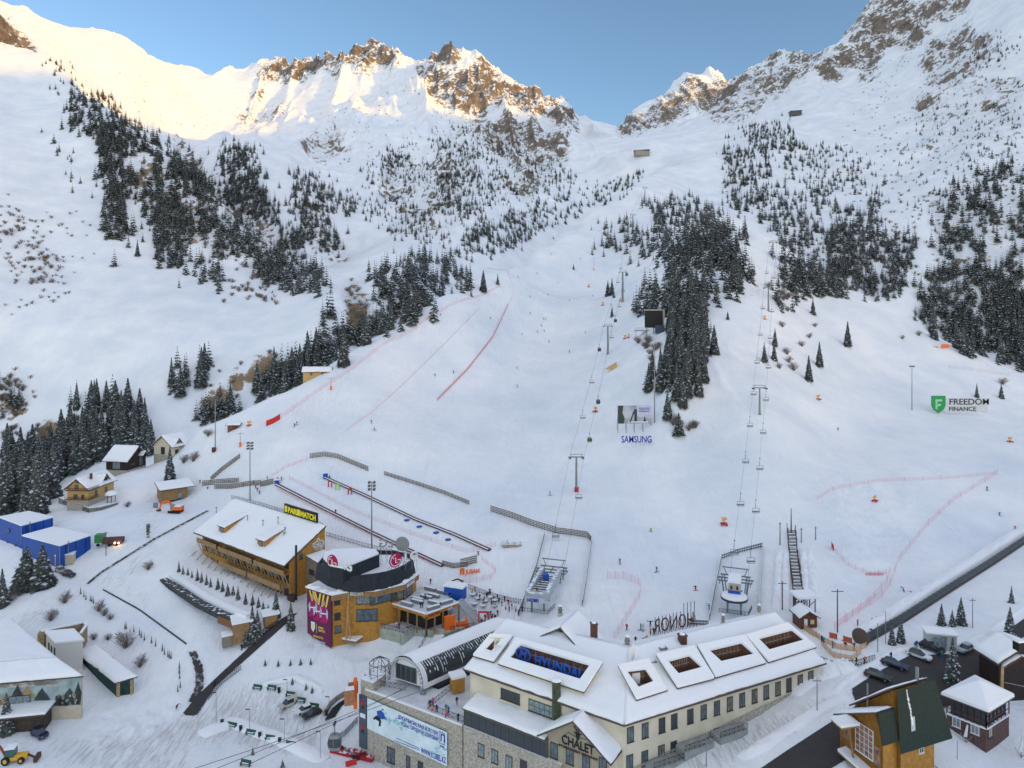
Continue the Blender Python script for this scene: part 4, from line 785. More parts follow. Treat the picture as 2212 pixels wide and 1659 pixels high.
    for o_, h_2 in (([(458,1218),(590,1190),(672,1322),(538,1365)], [(495,1245),(575,1235),(612,1290),(548,1316)]), ([(622,1172),(790,1135),(875,1272),(715,1314)], [(672,1202),(765,1177),(822,1230),(720,1258)]),
                  ([(800,1132),(1008,1088),(1097,1205),(878,1268)], [(850,1155),(990,1122),(1047,1172),(905,1205)]), ([(1010,1087),(1192,1035),(1315,1137),(1108,1202)], [(1065,1104),(1208,1066),(1262,1110),(1113,1153)])):
        court([q4(*p) for p in o_], [q4(*p) for p in h_2], -64.2, -67.9, 1.8)
    court([c1p(335,348), c1p(565,355), c1p(375,612), c1p(165,550)], [c1p(385,390), c1p(445,402), c1p(350,517), c1p(290,495)], -64.4, -67.9, 1.8)
    O, H = court([c1p(590,380), c1p(1450,622), c1p(1265,912), c1p(415,630)], [c1p(640,452), c1p(1322,652), c1p(1222,795), c1p(535,580)], -64.3, -67.7, 1.9)
    def fixn(me): bm = bmesh.new(); bm.from_mesh(me); bmesh.ops.recalc_face_normals(bm, faces=bm.faces); bm.to_mesh(me); bm.free()
    for o in main:
        for q in (o, o.children[0]):
            fixn(q.data)
            for h in cuts:
                cb = MB(); cb.hull([V3((p.x, p.y, CAMZ-74)) for p in h], [V3((p.x, p.y, CAMZ-60)) for p in h]); cu = cb.build('cutter', M_SNOW); fixn(cu.data)
                for sv in ('EXACT', 'FAST'):
                    md = q.modifiers.new('cut', 'BOOLEAN'); md.object = cu; md.operation = 'DIFFERENCE'; md.solver = sv; dg = bpy.context.evaluated_depsgraph_get(); me = bpy.data.meshes.new_from_object(q.evaluated_get(dg)); q.modifiers.clear()
                    if len(me.vertices) and max(v.co.z for v in me.vertices) < CAMZ-62 and min(v.co.z for v in me.vertices) > CAMZ-72: q.data = me; break
                bpy.data.objects.remove(cu)
    sg = root('rooftop_sign', 'blue rooftop letters HYUNDAI with oval emblem standing in the long roof court', 'sign'); a = H[3].lerp(H[0], .45)+V3((0,0,-.2)); c = H[2].lerp(H[1], .35)+V3((0,0,-.9)); d = unit(a, c); L_ = (xy(c)-xy(a)).length; z0 = CAMZ-67.0
    a.z = z0; lettering(sg, 'HYUNDAI', a+d*(L_*.30), a+d*(L_*.95), 2.0, M_BLUEL, .14, bold=.02); ce = a+d*(L_*.13)+V3((0,0,1.3)); b = MB()
    for k in range(24):
        t0_, t1_ = 2*math.pi*k/24, 2*math.pi*(k+1)/24; b.bar(ce+d*1.6*math.cos(t0_)+V3((0,0,1.15*math.sin(t0_))), ce+d*1.6*math.cos(t1_)+V3((0,0,1.15*math.sin(t1_))), .3, .26)
    for p_, q_ in (((-.75,-.8),(-.35,.85)),((.35,-.85),(.75,.8)),((-.55,0),(.55,.1))): b.bar(ce+d*p_[0]+V3((0,0,p_[1])), ce+d*q_[0]+V3((0,0,q_[1])), .35, .32)
    b.build('oval_emblem', M_BLUEL, sg); b = MB()
    for k in range(15): p = a+d*(L_*(k+.3)/15); b.tube(p+V3((0,0,.1)), p-outn(a, c)*(-1.3)+V3((0,0,-1.3)), .06, n=4); b.tube(p+V3((0,0,1.2)), p+outn(a, c)*(-1.0)+V3((0,0,-1.2)), .05, n=4)
    b.build('strut', M_STEEL, sg)
    for k, (x, y, dz, w, h, kind) in enumerate([(1210,1330,-65,1.0,1.6,'c'),(1283,1362,-62.5,1.1,3.0,'b'),(1355,1400,-64.5,1.1,2.0,'s'),(1430,1405,-65,1.4,1.4,'w'),(1474,1378,-63.5,1.3,1.4,'r'),(1408,1436,-66.2,1.3,1.6,'w'),(1192,1372,-65.5,1.4,1.3,'w'),(1640,1325,-63.8,.8,1.0,'c'),(1562,1346,-63.8,.8,.8,'c')]):
        p = pz(x, y, dz); b = MB(); col = {'c': M_CREAM, 'b': M_BROWN, 's': M_CREAM, 'w': M_WHITE, 'r': M_BROWN}[kind]; b.box(p+V3((0,0,-1.2)), (w, w, h+2), .3); c = b.build('chimney', col, rt); b = MB()
        if kind in 'cs': b.tube(p+V3((0,0,h/2-.3)), p+V3((0,0,h/2+1.3)), w*.38, n=10); b.tube(p+V3((0,0,h/2+.2)), p+V3((0,0,h/2+.6)), w*.5, n=10); b.build('flue', M_STEEL, c)
        else: b.box(p+V3((0,0,h/2-.1)), (w*1.15, w*1.15, .25), .3); b.build('cap', M_EAVE if kind != 'w' else M_STEEL, c)
        b = MB(); q = p+V3((0,0,h/2+(1.3 if kind in 'cs' else .03))); b.ball(q, (w*.45, w*.45, .3), top=True); b.build('snow_cap', M_SNOW, c, smooth=True)
    p = pz(*c1p(415,500), -66.8); b = MB(); b.box(p+V3((0,0,.3)), (1.5, 1.3, 1.3), .2); b.build('roof_unit', M_WHITE, rt); p = pz(*c1p(1765,770), -66.6); b = MB(); b.box(p+V3((0,0,.2)), (1.5, 1.5, 1.9), .2); b.build('roof_unit', M_WHITE, rt)
    b = MB(); p = pz(1366,1425,-64.6); V = []
    for k in range(14): t_ = 2*math.pi*k/14; V.append(p+V3((.35*math.cos(t_)+.1, .2*math.cos(t_), 1.5+1.45*math.sin(t_))))
    b.hull(V, [v+V3((.12,.05,0)) for v in V]); b.tube(p+V3((0,0,-1)), p+V3((0,0,1.2)), .09); b.tube(p+V3((.1,0,1.2)), p+V3((1.6,-.4,.4)), .04); b.build('satellite_dish', M_WHITE, rt)
    b = MB(); n = outn(A1, A2); d = unit(A1, A2)
    for s_, w_ in ((.47, 3.5), (.30, 3.0), (.16, 3.0)):
        p = A1.lerp(A2, s_)+n*1.6; z = gz(p.x, p.y); b.box((p.x, p.y, z+.2), (6.5, 2.6, 2.0), math.atan2(d.y, d.x))
    b.build('landing', M_CONC, rt); b = MB()
    for s_ in (.47, .30, .16):
        p = A1.lerp(A2, s_)+n*2.8; z = gz(p.x, p.y)+1.3; railing(b, [V3((p.x, p.y, z))-d*3.2, V3((p.x, p.y, z))+d*3.2], 1.0, 1.0)
    b.build('railing', M_DARK, rt)
    anchor(rt, V3(((E1.x+E2.x)/2, (E1.y+E2.y)/2+8, CAMZ-76))); anchor(sg, a.copy()); return E0, G0
lodge()
# ---------------------------------------------------------------- gondola terrace building with the long banner
W0, W1 = pz(790,1490,-79.6), pz(999,1568,-79.6)
def gondola_station():
    rt = root('station_building', 'stone faced lift terrace carrying the long pale banner below the cable car hall', 'building')
    n = outn(W0, W1); d = unit(W0, W1); k0, k1 = W0-n*27, W1-n*24; zt = CAMZ-79.6
    b = MB(); b.prism([W0, W1, k1, k0], -6, zt, 0, 1); b.build('stone_wall', [M_STONE, mat('trodden_terrace', (.62, .64, .67), .8, noise=.12, nscale=.5)], rt)
    b = MB(); b.bar(W0+V3((0,0,.2)), W1+V3((0,0,.2)), .35, .4); b.build('parapet', mat('snow_edge', (.75, .76, .78), .8), rt)
    t = W0-d*1.3; b = MB(); b.prism([t+n*.12, t+d*3.4+n*.12, t+d*3.4-n*4, t-n*4], -6, CAMZ-77.6, 0, 1); b.build('corner_tower', [M_STONE, M_SNOW], rt)
    b = MB(); s = onwall(W0, W1, *c6p(213,1000))[1]; T_ = onwall(W0, W1, *c6p(213,752))[1]; Bm = onwall(W0, W1, *c6p(213,1310))[1]
    b.box(((s.x, s.y, (T_.z+Bm.z)/2))+n*.3 if False else V3((s.x, s.y, (T_.z+Bm.z)/2))+n*.3, (2.1, .2, T_.z-Bm.z), math.atan2(d.y, d.x)); pn = b.build('dark_panel', mat('slate_panel', (.07, .09, .12), .5), rt); b = MB()
    for zc, col in ((T_.z-1.9, 0), (Bm.z+4.2, 1)):
        q = V3((s.x, s.y, zc))+n*.42; b.ball(q+V3((0,0,.9)), (.16, .05, .18), mi=0); b.bar(q+V3((0,0,.7)), q+V3((0,0,-.1)), .3, .35, 0); b.bar(q+V3((0,0,-.1)), q-d*.35+V3((0,0,-1)), .12, .15, 1); b.bar(q+V3((0,0,-.1)), q+d*.3+V3((0,0,-.95)), .12, .15, 1); b.bar(q+V3((0,0,.5)), q+d*.7+V3((0,0,.3)), .1, .1, 0); b.bar(q+V3((0,0,.5)), q-d*.6+V3((0,0,.1)), .1, .1, 0)
    b.box(V3((s.x, s.y, (T_.z*.62+Bm.z*.38)))+n*.42, (1.5, .05, .9), math.atan2(d.y, d.x), 2); b.build('printed_figures', [M_RED, M_BLACK, M_WHITE], pn)
    c = [onwall(W0, W1, *c6p(x, y))[1]+n*.35 for x, y in ((262,778),(1108,1142),(1108,1500),(262,1100))]; b = MB(); b.hull(c, [p+n*.08 for p in c]); bn = b.build('banner', mat('pale_blue_print', (.66, .76, .80), .6, noise=.12, nscale=.35), rt)
    nn = n*.46-n*.35
    def bp(x, y): return onwall(W0, W1, *c6p(x, y))[1]+n*.47
    lettering(bn, 'ДЕНСАУЛЫҚТЫҢ ЖАҢА БЕЛЕСТЕРІ!', bp(588,990), bp(1012,1175), .95, M_NAVY, .02, flat_z=False, bold=.004)
    lettering(bn, 'НОВЫЕ ГОРИЗОНТЫ ЗДОРОВЬЯ!', bp(622,1062), bp(1012,1232), .95, M_NAVY, .02, flat_z=False, bold=.004)
    lettering(bn, 'WWW.NOBEL.KZ', bp(833,1358), bp(1098,1470), 1.15, M_NAVY, .02, flat_z=False, bold=.008)
    lettering(bn, 'n', bp(1034,1230), bp(1080,1250), 1.6, M_NAVY, .02, flat_z=False); lettering(bn, 'NOBEL', bp(1032,1290), bp(1085,1312), .4, M_NAVY, .02, flat_z=False)
    b = MB()
    q = [bp(x, y) for x, y in ((1028,1130),(1088,1155),(1088,1275),(1028,1250))]
    for k in range(4): b.bar(q[k], q[(k+1) % 4], .06, .08)
    for y0 in (1200, 1218): b.bar(bp(550 if y0 > 1210 else 570, y0+(8 if y0 > 1210 else 0)), bp(820, y0+112), .03, .09)
    b.build('logo_frame', M_NAVY, bn); b = MB()
    rg = random.Random(4)                                           # print: rider in blue, broken ice along the slope
    def blob(x, y, r, mi, k=7): b.poly([bp(x+r*rg.uniform(.6, 1.2)*math.cos(6.28*i/k), y+r*.8*rg.uniform(.6, 1.2)*math.sin(6.28*i/k))+n*.01*mi for i in range(k)], mi)
    for i in range(70):
        x = rg.uniform(440, 1090); blob(x, 985+(x-440)*.42+rg.gauss(0, 22), rg.uniform(5, 20), rg.choice((0, 0, 3)), 6)
    for i in range(16): blob(rg.uniform(930, 1095), rg.uniform(1270, 1360)+30, rg.uniform(8, 22), rg.choice((0, 3)), 6)
    b.poly([bp(x, y)+n*.03 for x, y in ((365,915),(410,905),(440,935),(455,985),(480,1005),(440,1000),(415,1000),(372,965))], 1); b.poly([bp(x, y)+n*.03 for x, y in ((362,960),(400,985),(412,1020),(405,1075),(385,1075),(390,1025),(350,1000),(335,1010),(325,990))], 2); blob(428, 898, 11, 2)
    b.build('print', [mat('ice_print', (.25, .55, .62), .6), M_BLUEL, M_BLACK, mat('ice_print_pale', (.42, .62, .68), .6)], bn)
    wins(rt, W0, W1, [c6p(500,1395)], 1.9, 3.0, nx=2, ny=2, frame=M_DARK); wins(rt, W0, W1, [c6p(685,1475)], .9, 2.6); wins(rt, W0, W1, [c6p(815,1525)], 1.2, 2.2)
    b = MB(); z = V3((0,0,.45)); m_ = W0+d*16.2; railing(b, [m_-n*9+z, m_-n*.4+z, W1-n*.4+z], 1.15, 1.1); railing(b, [W0+d*2-n*2+z, W0+d*8-n*3.4+z], 1.15, 1.1); railing(b, [W0+d*2-n*10+z, W0+d*7.6-n*8+z], 1.1, 1.1); b.build('railing', M_DARK, rt)
    b = MB(); c0 = W0+d*1.2-n*3
    for i in range(8):
        a_ = 2*math.pi*i/8; p = c0+V3((2.2*math.cos(a_), 2.2*math.sin(a_), 2.0)); b.tube(p, p+V3((0,0,2.8)), .07, n=4); b.tube(p+V3((0,0,2.8)), c0+V3((0,0,6.2)), .06, n=4)
        q = c0+V3((2.2*math.cos(a_+.785), 2.2*math.sin(a_+.785), 2.0)); b.tube(p+V3((0,0,1)), q+V3((0,0,1)), .05, n=4); b.tube(p+V3((0,0,2.8)), q+V3((0,0,2.8)), .06, n=4); b.tube(p, q+V3((0,0,1)), .04, n=3)
    b.build('iron_pavilion', M_DARK, rt); b = MB()
    for x, y in ((1508,1480), (1518,1512)):
        pass
    for k, (du, dn_, h) in enumerate(((-2.6, 2.2, 3.2), (-3.8, -.2, 2.6), (-2.2, -3.6, 2.2))): p = W0+d*du-n*(-dn_); b.box(V3((p.x, p.y, CAMZ-80.6+k*.7)), (2.0, 1.7, h), .3)
    b.build('planter', mat('terracotta_boards', (.38, .17, .08), .8, noise=.2, nscale=2, snow=.55), rt)
    b = MB(); p = onwall(W0, W1, *c6p(125,700))[1]-d*.1; b.box(V3((p.x, p.y, CAMZ-81.2)), (.8, .5, 6.6), .2); b.build('orange_pylon', M_ORANGE, rt)
    anchor(rt, V3((W0.x+8, W0.y+8, CAMZ-93)))
    hl = root('cable_car_hall', 'vaulted white cable car hall with snow on top and dark ribbed glazing along its side', 'cable car station')
    F0, F1 = pz(843,1467,-78.8), pz(914,1490,-78.8); ax = unit(pz(873,1443,-73), pz(1056,1366,-73)); L_ = 27.0; w = (xy(F1)-xy(F0)); wd = w.normalized(); W_ = w.length; cen = (F0+F1)/2
    def arch(t, r=1.0, lo=0.0):                                        # t 0..1 from left foot over the top to the right foot
        a_ = math.pi*(1-t); return wd*(math.cos(a_)*W_/2*r)+V3((0,0,max(math.sin(a_), 0)**.75*5.6*r+lo))
    N_ = 28; b = MB(); bs = MB(); bg = MB(); M_ = 22
    for i in range(N_):
        t0_, t1_ = i/N_, (i+1)/N_
        for j in range(M_):
            y0_, y1_ = ax*(L_*j/M_), ax*(L_*(j+1)/M_); P_ = [cen+arch(t0_)+y0_, cen+arch(t1_)+y0_, cen+arch(t1_)+y1_, cen+arch(t0_)+y1_]
            if t0_ > .66 and j > 0 and t1_ < .97: bg.poly(P_)
            else: b.poly(P_)
            if t0_ < .66:
                k1_ = .4*min(1, t0_*6)*min(1, (.66-t0_)*9+.2); k2_ = .4*min(1, t1_*6)*min(1, (.66-t1_)*9+.2); bs.poly([P_[0]+V3((0,0,k1_+.02)), P_[1]+V3((0,0,k2_+.02)), P_[2]+V3((0,0,k2_+.02)), P_[3]+V3((0,0,k1_+.02))])
    vt = b.build('vault', M_WHITE, hl, smooth=True); bs.build('snow_cover', M_SNOW, vt, smooth=True); bg.build('side_glazing', M_GLASS, vt, smooth=True)
    b = MB(); rg = random.Random(3)
    for j in range(1, 40):                                             # streaks of snow between the ribs
        q = ax*(L_*(j+.2)/41); te_ = .68+rg.uniform(.02, .26)
        for i in range(7):
            a_, c_3 = .66+(te_-.66)*i/7, .66+(te_-.66)*(i+1)/7
            if rg.random() < .2: continue
            wv = ax*rg.uniform(.05, .22); b.poly([cen+arch(a_, 1.012)+q, cen+arch(c_3, 1.012)+q, cen+arch(c_3, 1.012)+q+wv, cen+arch(a_, 1.012)+q+wv])
    b.build('snow_streak', M_SNOW, vt)
    b = MB(); prof = [cen+arch(i/20, .96) for i in range(21)]; b.poly([p+ax*.8 for p in prof]); b.build('end_wall', M_WHITE, hl)
    b = MB(); c_4 = cen+ax*.74; b.box(c_4+V3((0,0,1.9))-wd*.8, (5.4, .1, 3.2), math.atan2(wd.y, wd.x)); gw = b.build('window', M_GLASS, hl); b = MB()
    for k in range(5): b.box(c_4+V3((0,0,1.9))-wd*.8+wd*(-2.7+1.35*k)-ax*.05, (.1, .12, 3.3), math.atan2(wd.y, wd.x))
    b.build('frame', M_STEEL, gw)
    b = MB()
    for i in range(20):
        p, q = cen+arch(i/20), cen+arch((i+1)/20); b.bar(p-ax*.3, q-ax*.3, .5, .35)
    b.build('front_arch', mat('silver_trim', (.55, .56, .58), .35, metal=.5), hl, smooth=True)
    b = MB(); p = F1+V3((0,0,-.9)); b.tube(p+V3((0,0,.9)), p+V3((0,0,-.2)), .55, .8, n=10); b.box(p+V3((0,0,-.1)), (2.6, 2.2, .35), .4); b.build('pylon_foot', M_STEEL, hl)
    b = MB(); p = F1+ax*12+wd*1.0; b.prism([p-ax*9, p+ax*13, p+ax*13-wd*3.5, p-ax*9-wd*3.5], CAMZ-79.55, CAMZ-78.9); b.build('dark_pit', M_BLACK, hl)
    b = MB(); p = pz(988,1475,-77.8); b.box(p, (2.6, 2.2, 3.0), .4); kb = b.build('cabin_shelter', M_ORWOOD, hl); b = MB(); b.box(p+V3((0,0,1.75)), (3.2, 2.8, .45), .4); b.build('snow_cover', M_SNOW, kb)
    anchor(hl, V3((cen.x, cen.y, CAMZ-79.6)))
gondola_station()
# ---------------------------------------------------------------- restaurant building with the black drum and terraces
def disc(b, c, d, n, r, mi=0, k=22, th=.12, sq=1.0):
    P_ = [c+d*r*math.cos(6.2832*i/k)+V3((0,0,r*sq*math.sin(6.2832*i/k))) for i in range(k)]; b.hull(P_, [p+n*th for p in P_], mi)
def ring_logo(rt, c, d, n, r):
    """round red emblem: pale ring, dot and angular line on its face"""
    b = MB(); disc(b, c, d, n, r); lg = b.build('round_emblem', M_MAG, rt); b = MB(); f = c+n*.2
    def seg(a0, a1, rr, w):
        for i in range(14):
            t0, t1 = a0+(a1-a0)*i/14, a0+(a1-a0)*(i+1)/14; b.bar(f+d*rr*math.cos(t0)+V3((0,0,rr*math.sin(t0))), f+d*rr*math.cos(t1)+V3((0,0,rr*math.sin(t1))), .05, w)
    seg(math.pi*.5, math.pi*2.0, r*.78, r*.11); b.bar(f+d*r*.78, f+d*r*.3, .05, r*.11); b.bar(f+V3((0,0,r*.38)), f-V3((0,0,r*.35)), r*.12, .05); b.bar(f-V3((0,0,r*.35)), f+d*r*.3-V3((0,0,r*.35)), .05, r*.12); disc(b, f-d*r*.36+V3((0,0,r*.36)), d, n, r*.11, k=8, th=.04)
    b.build('emblem_lines', M_WHITE, lg); return lg
def restaurant():
    rt = root('restaurant_building', 'timber restaurant with black drum roof and poster wall between hotel and cable car hall', 'restaurant')
    Z = -72.3; P = [pz(664.7,1269.4,Z), pz(717.6,1285.7,Z), pz(753,1279,Z), pz(812,1276.5,Z), pz(872,1262,Z), pz(903,1240,Z)]; P += [P[5]+V3((-5,9,0)), P[5]+V3((-16,15,0)), P[0]+V3((9,15,0))]
    wr = offset(P, -.5); b = MB(); b.prism(wr, CAMZ-91, CAMZ+Z-.5); b.build('wall', M_ORWOOD, rt); b = MB(); b.prism(offset(P, .25), CAMZ+Z-1.5, CAMZ+Z-.02); b.build('fascia', M_BRWOOD, rt)
    b = MB(); b.prism(offset(P, .5), CAMZ+Z, CAMZ+Z+.42); o = b.build('roof', M_SNOW, rt); bm = o.modifiers.new('bev', 'BEVEL'); bm.width = .18; bm.segments = 2
    zb, zt = -72.0, -67.9; T_ = [pz(x, y, zt) for x, y in ((686,1216),(712,1232),(741,1242),(775,1243.5),(808,1240),(836,1235),(856,1229),(878,1219),(892,1208),(885,1196),(850,1189),(800,1188),(740,1190),(700,1200))]
    Bt = offset(T_, .7); b = MB(); n = len(T_)
    b.mesh([V3((p.x, p.y, CAMZ+zb)) for p in Bt]+T_, [(i, (i+1) % n, n+(i+1) % n, n+i) for i in range(n)]); In = offset(T_, -.45); b.mesh(list(T_)+[V3((p.x, p.y, CAMZ+zt)) for p in In]+[V3((p.x, p.y, CAMZ+zt-1.3)) for p in In], [(i, (i+1) % n, n+(i+1) % n, n+i) for i in range(n)]+[(n+i, n+(i+1) % n, 2*n+(i+1) % n, 2*n+i) for i in range(n)])
    dr = b.build('drum', mat('black_sheeting', (.018, .024, .032), .55, noise=.3, nscale=.9), rt); b = MB()
    for i in range(n): b.tube(V3((Bt[i].x, Bt[i].y, CAMZ+zb)), T_[i], .07, n=4)
    b.build('seam', M_DARK, dr); b = MB(); b.poly([V3((p.x, p.y, CAMZ+zt-1.1)) for p in In]); b.build('snow_floor', M_SNOW, dr)
    b = MB(); rg = random.Random(8)                                  # ragged snow banked against the drum
    for i in range(len(P)-3):
        for k in range(5):
            q = wr[i].lerp(wr[i+1], rg.random()); b.ball((q.x, q.y, CAMZ+Z+.35), (rg.uniform(.8, 2), rg.uniform(.7, 1.4), rg.uniform(.2, .6)), 8, 3, top=True)
    b.build('drifted_snow', M_SNOW, rt, smooth=True)
    U = [pz(*c4p(x, y), -65.6) for x, y in ((283,330),(300,272),(400,236),(620,226),(850,236),(888,282),(690,360),(500,438),(360,410))]
    b = MB(); b.prism(U, CAMZ-69, CAMZ-65.6); ub = b.build('upper_box', mat('black_sheeting', (.02, .02, .02)), rt); b = MB(); b.prism(offset(U, -.15), CAMZ-65.59, CAMZ-65.2); sn = b.build('snow_cover', M_SNOW, ub)
    d1 = unit(P[0], P[1]); n1 = outn(P[0], P[1]); c = pz(721,1213,-64.5); s1 = root('rooftop_sign', 'round red emblem with letters LG above the poster wall', 'sign'); ring_logo(s1, c+n1*.4, d1, n1, 1.95)
    lettering(s1, 'LG', c+d1*2.4-V3((0,0,1.3)), c+d1*6.3-V3((0,0,1.3)), 2.6, M_WHITE, .15, bold=.015); b = MB()
    for k in (-1, 1, 3, 5): b.tube(c+d1*k-V3((0,0,.6)), c+d1*k-n1*1.2-V3((0,0,2.4)), .07, n=4)
    b.build('strut', M_STEEL, s1); anchor(s1, c-V3((0,0,2.2)))
    d2 = unit(P[4], P[5]); d2 = V3((.80, .60, 0)); n2 = V3((.60, -.80, 0)); c = pz(854,1210,-65.6); s2 = root('rooftop_sign', 'red emblem with letters LG on a frame over the terrace side', 'sign'); ring_logo(s2, c, d2, n2, 1.9)
    lettering(s2, 'LG', c+d2*2.6-V3((0,0,1.0)), c+d2*6.5-V3((0,0,1.0)), 2.3, M_WHITE, .15, bold=.015); b = MB()
    for k in (-1.2, 1, 3, 5, 6.5): p = c+d2*k; b.tube(p+V3((0,0,.4)), p-V3((0,0,3.4)), .06, n=4); b.tube(p+V3((0,0,-.3)), p-n2*(-2.2)*-1-V3((0,0,3.4)), .05, n=4)
    b.build('strut', M_STEEL, s2); anchor(s2, c-V3((0,0,3.4)))
    c = pz(869,1175,-62.0); s3 = root('rooftop_sign', 'grey reversed letters LG with round disc seen from behind above the drum', 'sign'); d3 = V3((.93, -.1, 0)).normalized(); b = MB(); disc(b, c, d3, V3((0,1,0)), 1.95); b.build('round_emblem', M_STEEL, s3)
    lettering(s3, 'LG', c-d3*2.4-V3((0,0,1.0)), c-d3*6.2-V3((0,0,1.0)), 2.2, mat('grey_letter_back', (.25, .27, .29), .5), .15, bold=.015); b = MB()
    for k in (-6, -4.5, -3, -1.2, .2, 1.2): p = c+d3*k-V3((0,0,.8)); b.tube(p, p-V3((0,0,5)), .06, n=4); b.tube(p, p+V3((.2,1.6,-5)), .05, n=4)
    b.build('strut', M_STEEL, s3); anchor(s3, c-V3((0,0,5.8)))
    A, B_ = P[0], P[1]; n = outn(A, B_); cs = [onwall(A, B_, x, y)[1]+n*.25 for x, y in (c4p(128,640), c4p(383,716), c4p(388,1278), c4p(132,1112))]; cs[0].z += .1; b = MB(); b.hull(cs, [p+n*.1 for p in cs]); po = b.build('poster', mat('purple_print', (.13, .015, .075), .5, noise=.15, nscale=.4), rt)
    def W_(x, y, k=1): return onwall(A, B_, *c4p(x, y))[1]+n*(.36+.01*k)
    b = MB()
    for x in (150, 185, 205): b.poly([W_(x, 655+(x-150)*.25), W_(x+14, 659+(x-150)*.25), W_(x+42, 775), W_(x+28, 772)], 0)
    for x in (262, 300, 345): b.poly([W_(x, 690+(x-262)*.3), W_(x+16, 695+(x-262)*.3), W_(x-8, 840), W_(x-22, 836)], 0)
    for i, (x, y) in enumerate(((190,705),(238,745),(305,770))):        # three players in claret shirts
        b.poly([W_(x-46, y+110, 2), W_(x-30, y+62, 2), W_(x+30, y+70, 2), W_(x+48, y+125, 2), W_(x+40, y+240, 2), W_(x-38, y+225, 2)], 1)
        b.poly([W_(x-46, y+110, 3), W_(x-30, y+70, 3), W_(x-22, y+150, 3), W_(x-36, y+185, 3)], 2); b.poly([W_(x+48, y+125, 3), W_(x+32, y+80, 3), W_(x+26, y+165, 3), W_(x+44, y+205, 3)], 2)
        b.poly([W_(x+17*math.cos(t), y+26+34*math.sin(t), 4) for t in [6.283*k/9 for k in range(9)]], 3); b.poly([W_(x-30, y+125, 4), W_(x+30, y+133, 4), W_(x+30, y+146, 4), W_(x-30, y+138, 4)], 4)
    b.poly([W_(x, y, 5) for x, y in ((172,985),(215,997),(215,1060),(196,1100),(174,1060))], 4); b.poly([W_(x, y, 6) for x, y in ((184,1015),(204,1020),(202,1060),(190,1070))], 0); b.poly([W_(x, y, 5) for x, y in ((230,1010),(233,1011),(233,1110),(230,1108))], 4)
    b.build('print', [M_YELLOW, mat('claret_print', (.42, .01, .12), .5), mat('sky_print', (.35, .55, .75), .5), mat('skin_print', (.50, .30, .22), .6), M_WHITE], po)
    lettering(po, 'PARI', W_(250,1062), W_(300,1075), .55, M_YELLOW, .02, flat_z=False, bold=.02); lettering(po, 'MATCH', W_(252,1092), W_(318,1110), .55, M_YELLOW, .02, flat_z=False, bold=.02)
    lettering(po, 'МЕМЛЕКЕТТІК', W_(196,1150), W_(300,1180), .5, M_YELLOW, .02, flat_z=False, bold=.01); lettering(po, 'ОФИЦИАЛЬНЫЙ ПАРТНЕР', W_(172,1182), W_(324,1226), .5, M_WHITE, .02, flat_z=False, bold=.01)
    a0, a1, a2, a3, a4 = wr[1], wr[2], wr[3], wr[4], wr[5]
    wins(rt, a0, a1, [c4p(438,780), c4p(440,940), c4p(445,1078)], 1.5, 1.8)
    wins(rt, a1, a2, [c4p(755,757)], 5.4, 2.3, nx=4, glass=M_GLASSL); wins(rt, a1, a2, [c4p(755,925)], 5.4, 3.1, nx=3, ny=2)
    wins(rt, a2, a3, [c4p(930,735)], 7.5, 2.6, nx=4); wins(rt, a2, a3, [c4p(1075,715)], 3.5, 2.6, nx=2); wins(rt, a3, a4, [c4p(1190,670)], 4.5, 2.8, nx=3)
    lettering(rt, 'BIGCHEFS', onwall(P[2], P[3], *c4p(592,712))[1]+n*.5, onwall(P[2], P[3], *c4p(728,705))[1]+n*.5, .95, M_WHITE, .08, bold=.02); n3 = outn(P[4], P[5]); lettering(rt, 'BIGCHEFS', onwall(P[4], P[5], *c4p(1163,632))[1]+n3*.5, onwall(P[4], P[5], *c4p(1242,602))[1]+n3*.5, .85, M_WHITE, .08, bold=.02)
    b = MB(); p = onwall(a0, a1, *c4p(545,1130))[1]; nn = outn(a1, a2); q = V3((p.x, p.y, CAMZ-84))+nn*1.6; b.tube(q, q+V3((.4,.8,12)), .28, .22, n=7); b.tube(q+V3((1,0,0)), q+V3((.3,.6,7)), .2, .16, n=6); b.tube(pz(810,1350,-84)+V3((0,0,0)), pz(812,1300,-77)+V3((0,0,3)), .25, n=7); b.build('log_prop', mat('peeled_log', (.42, .27, .13), .8, noise=.3, nscale=2), rt)
    cp = [pz(*c4p(x, y), -84.6) for x, y in ((400,1175),(640,1215),(720,1160),(800,1095),(560,1120),(420,1150))]; b = MB(); b.hull([p-V3((0,0,.5)) for p in cp], cp); cn = b.build('canopy', M_BRWOOD, rt); b = MB(); b.hull([p+V3((0,0,.01)) for p in cp], [p+V3((0,0,.6)) for p in cp]); so = b.build('snow_cover', M_SNOW, cn); bm = so.modifiers.new('bev', 'BEVEL'); bm.width = .25; bm.segments = 3
    tz = -77.0; Tn = [pz(*c4p(x, y), tz) for x, y in ((838,826),(1000,796),(1385,916),(1732,792),(1560,690),(1330,620),(1250,690),(1000,745))]
    b = MB(); b.prism(Tn, CAMZ+tz-.95, CAMZ+tz, 0, 1); te = b.build('upper_terrace', [M_ORWOOD, mat('trodden_terrace', (.6, .6, .6))], rt); b = MB()
    for p_, q_ in ((0,1),(1,2),(2,3)): b.bar(Tn[p_]+V3((0,0,.06)), Tn[q_]+V3((0,0,.06)), .5, .22)
    b.build('snow_edge', M_SNOW, te)
    inner = offset(Tn, -2.2); b = MB(); b.prism(inner, CAMZ-83, CAMZ+tz-.96); b.build('recess_block', mat('dark_recess', (.03, .028, .026), .35, noise=.4, nscale=.7), rt)  # dimness of the recess under the terrace put into this block's dark colour
    b = MB()
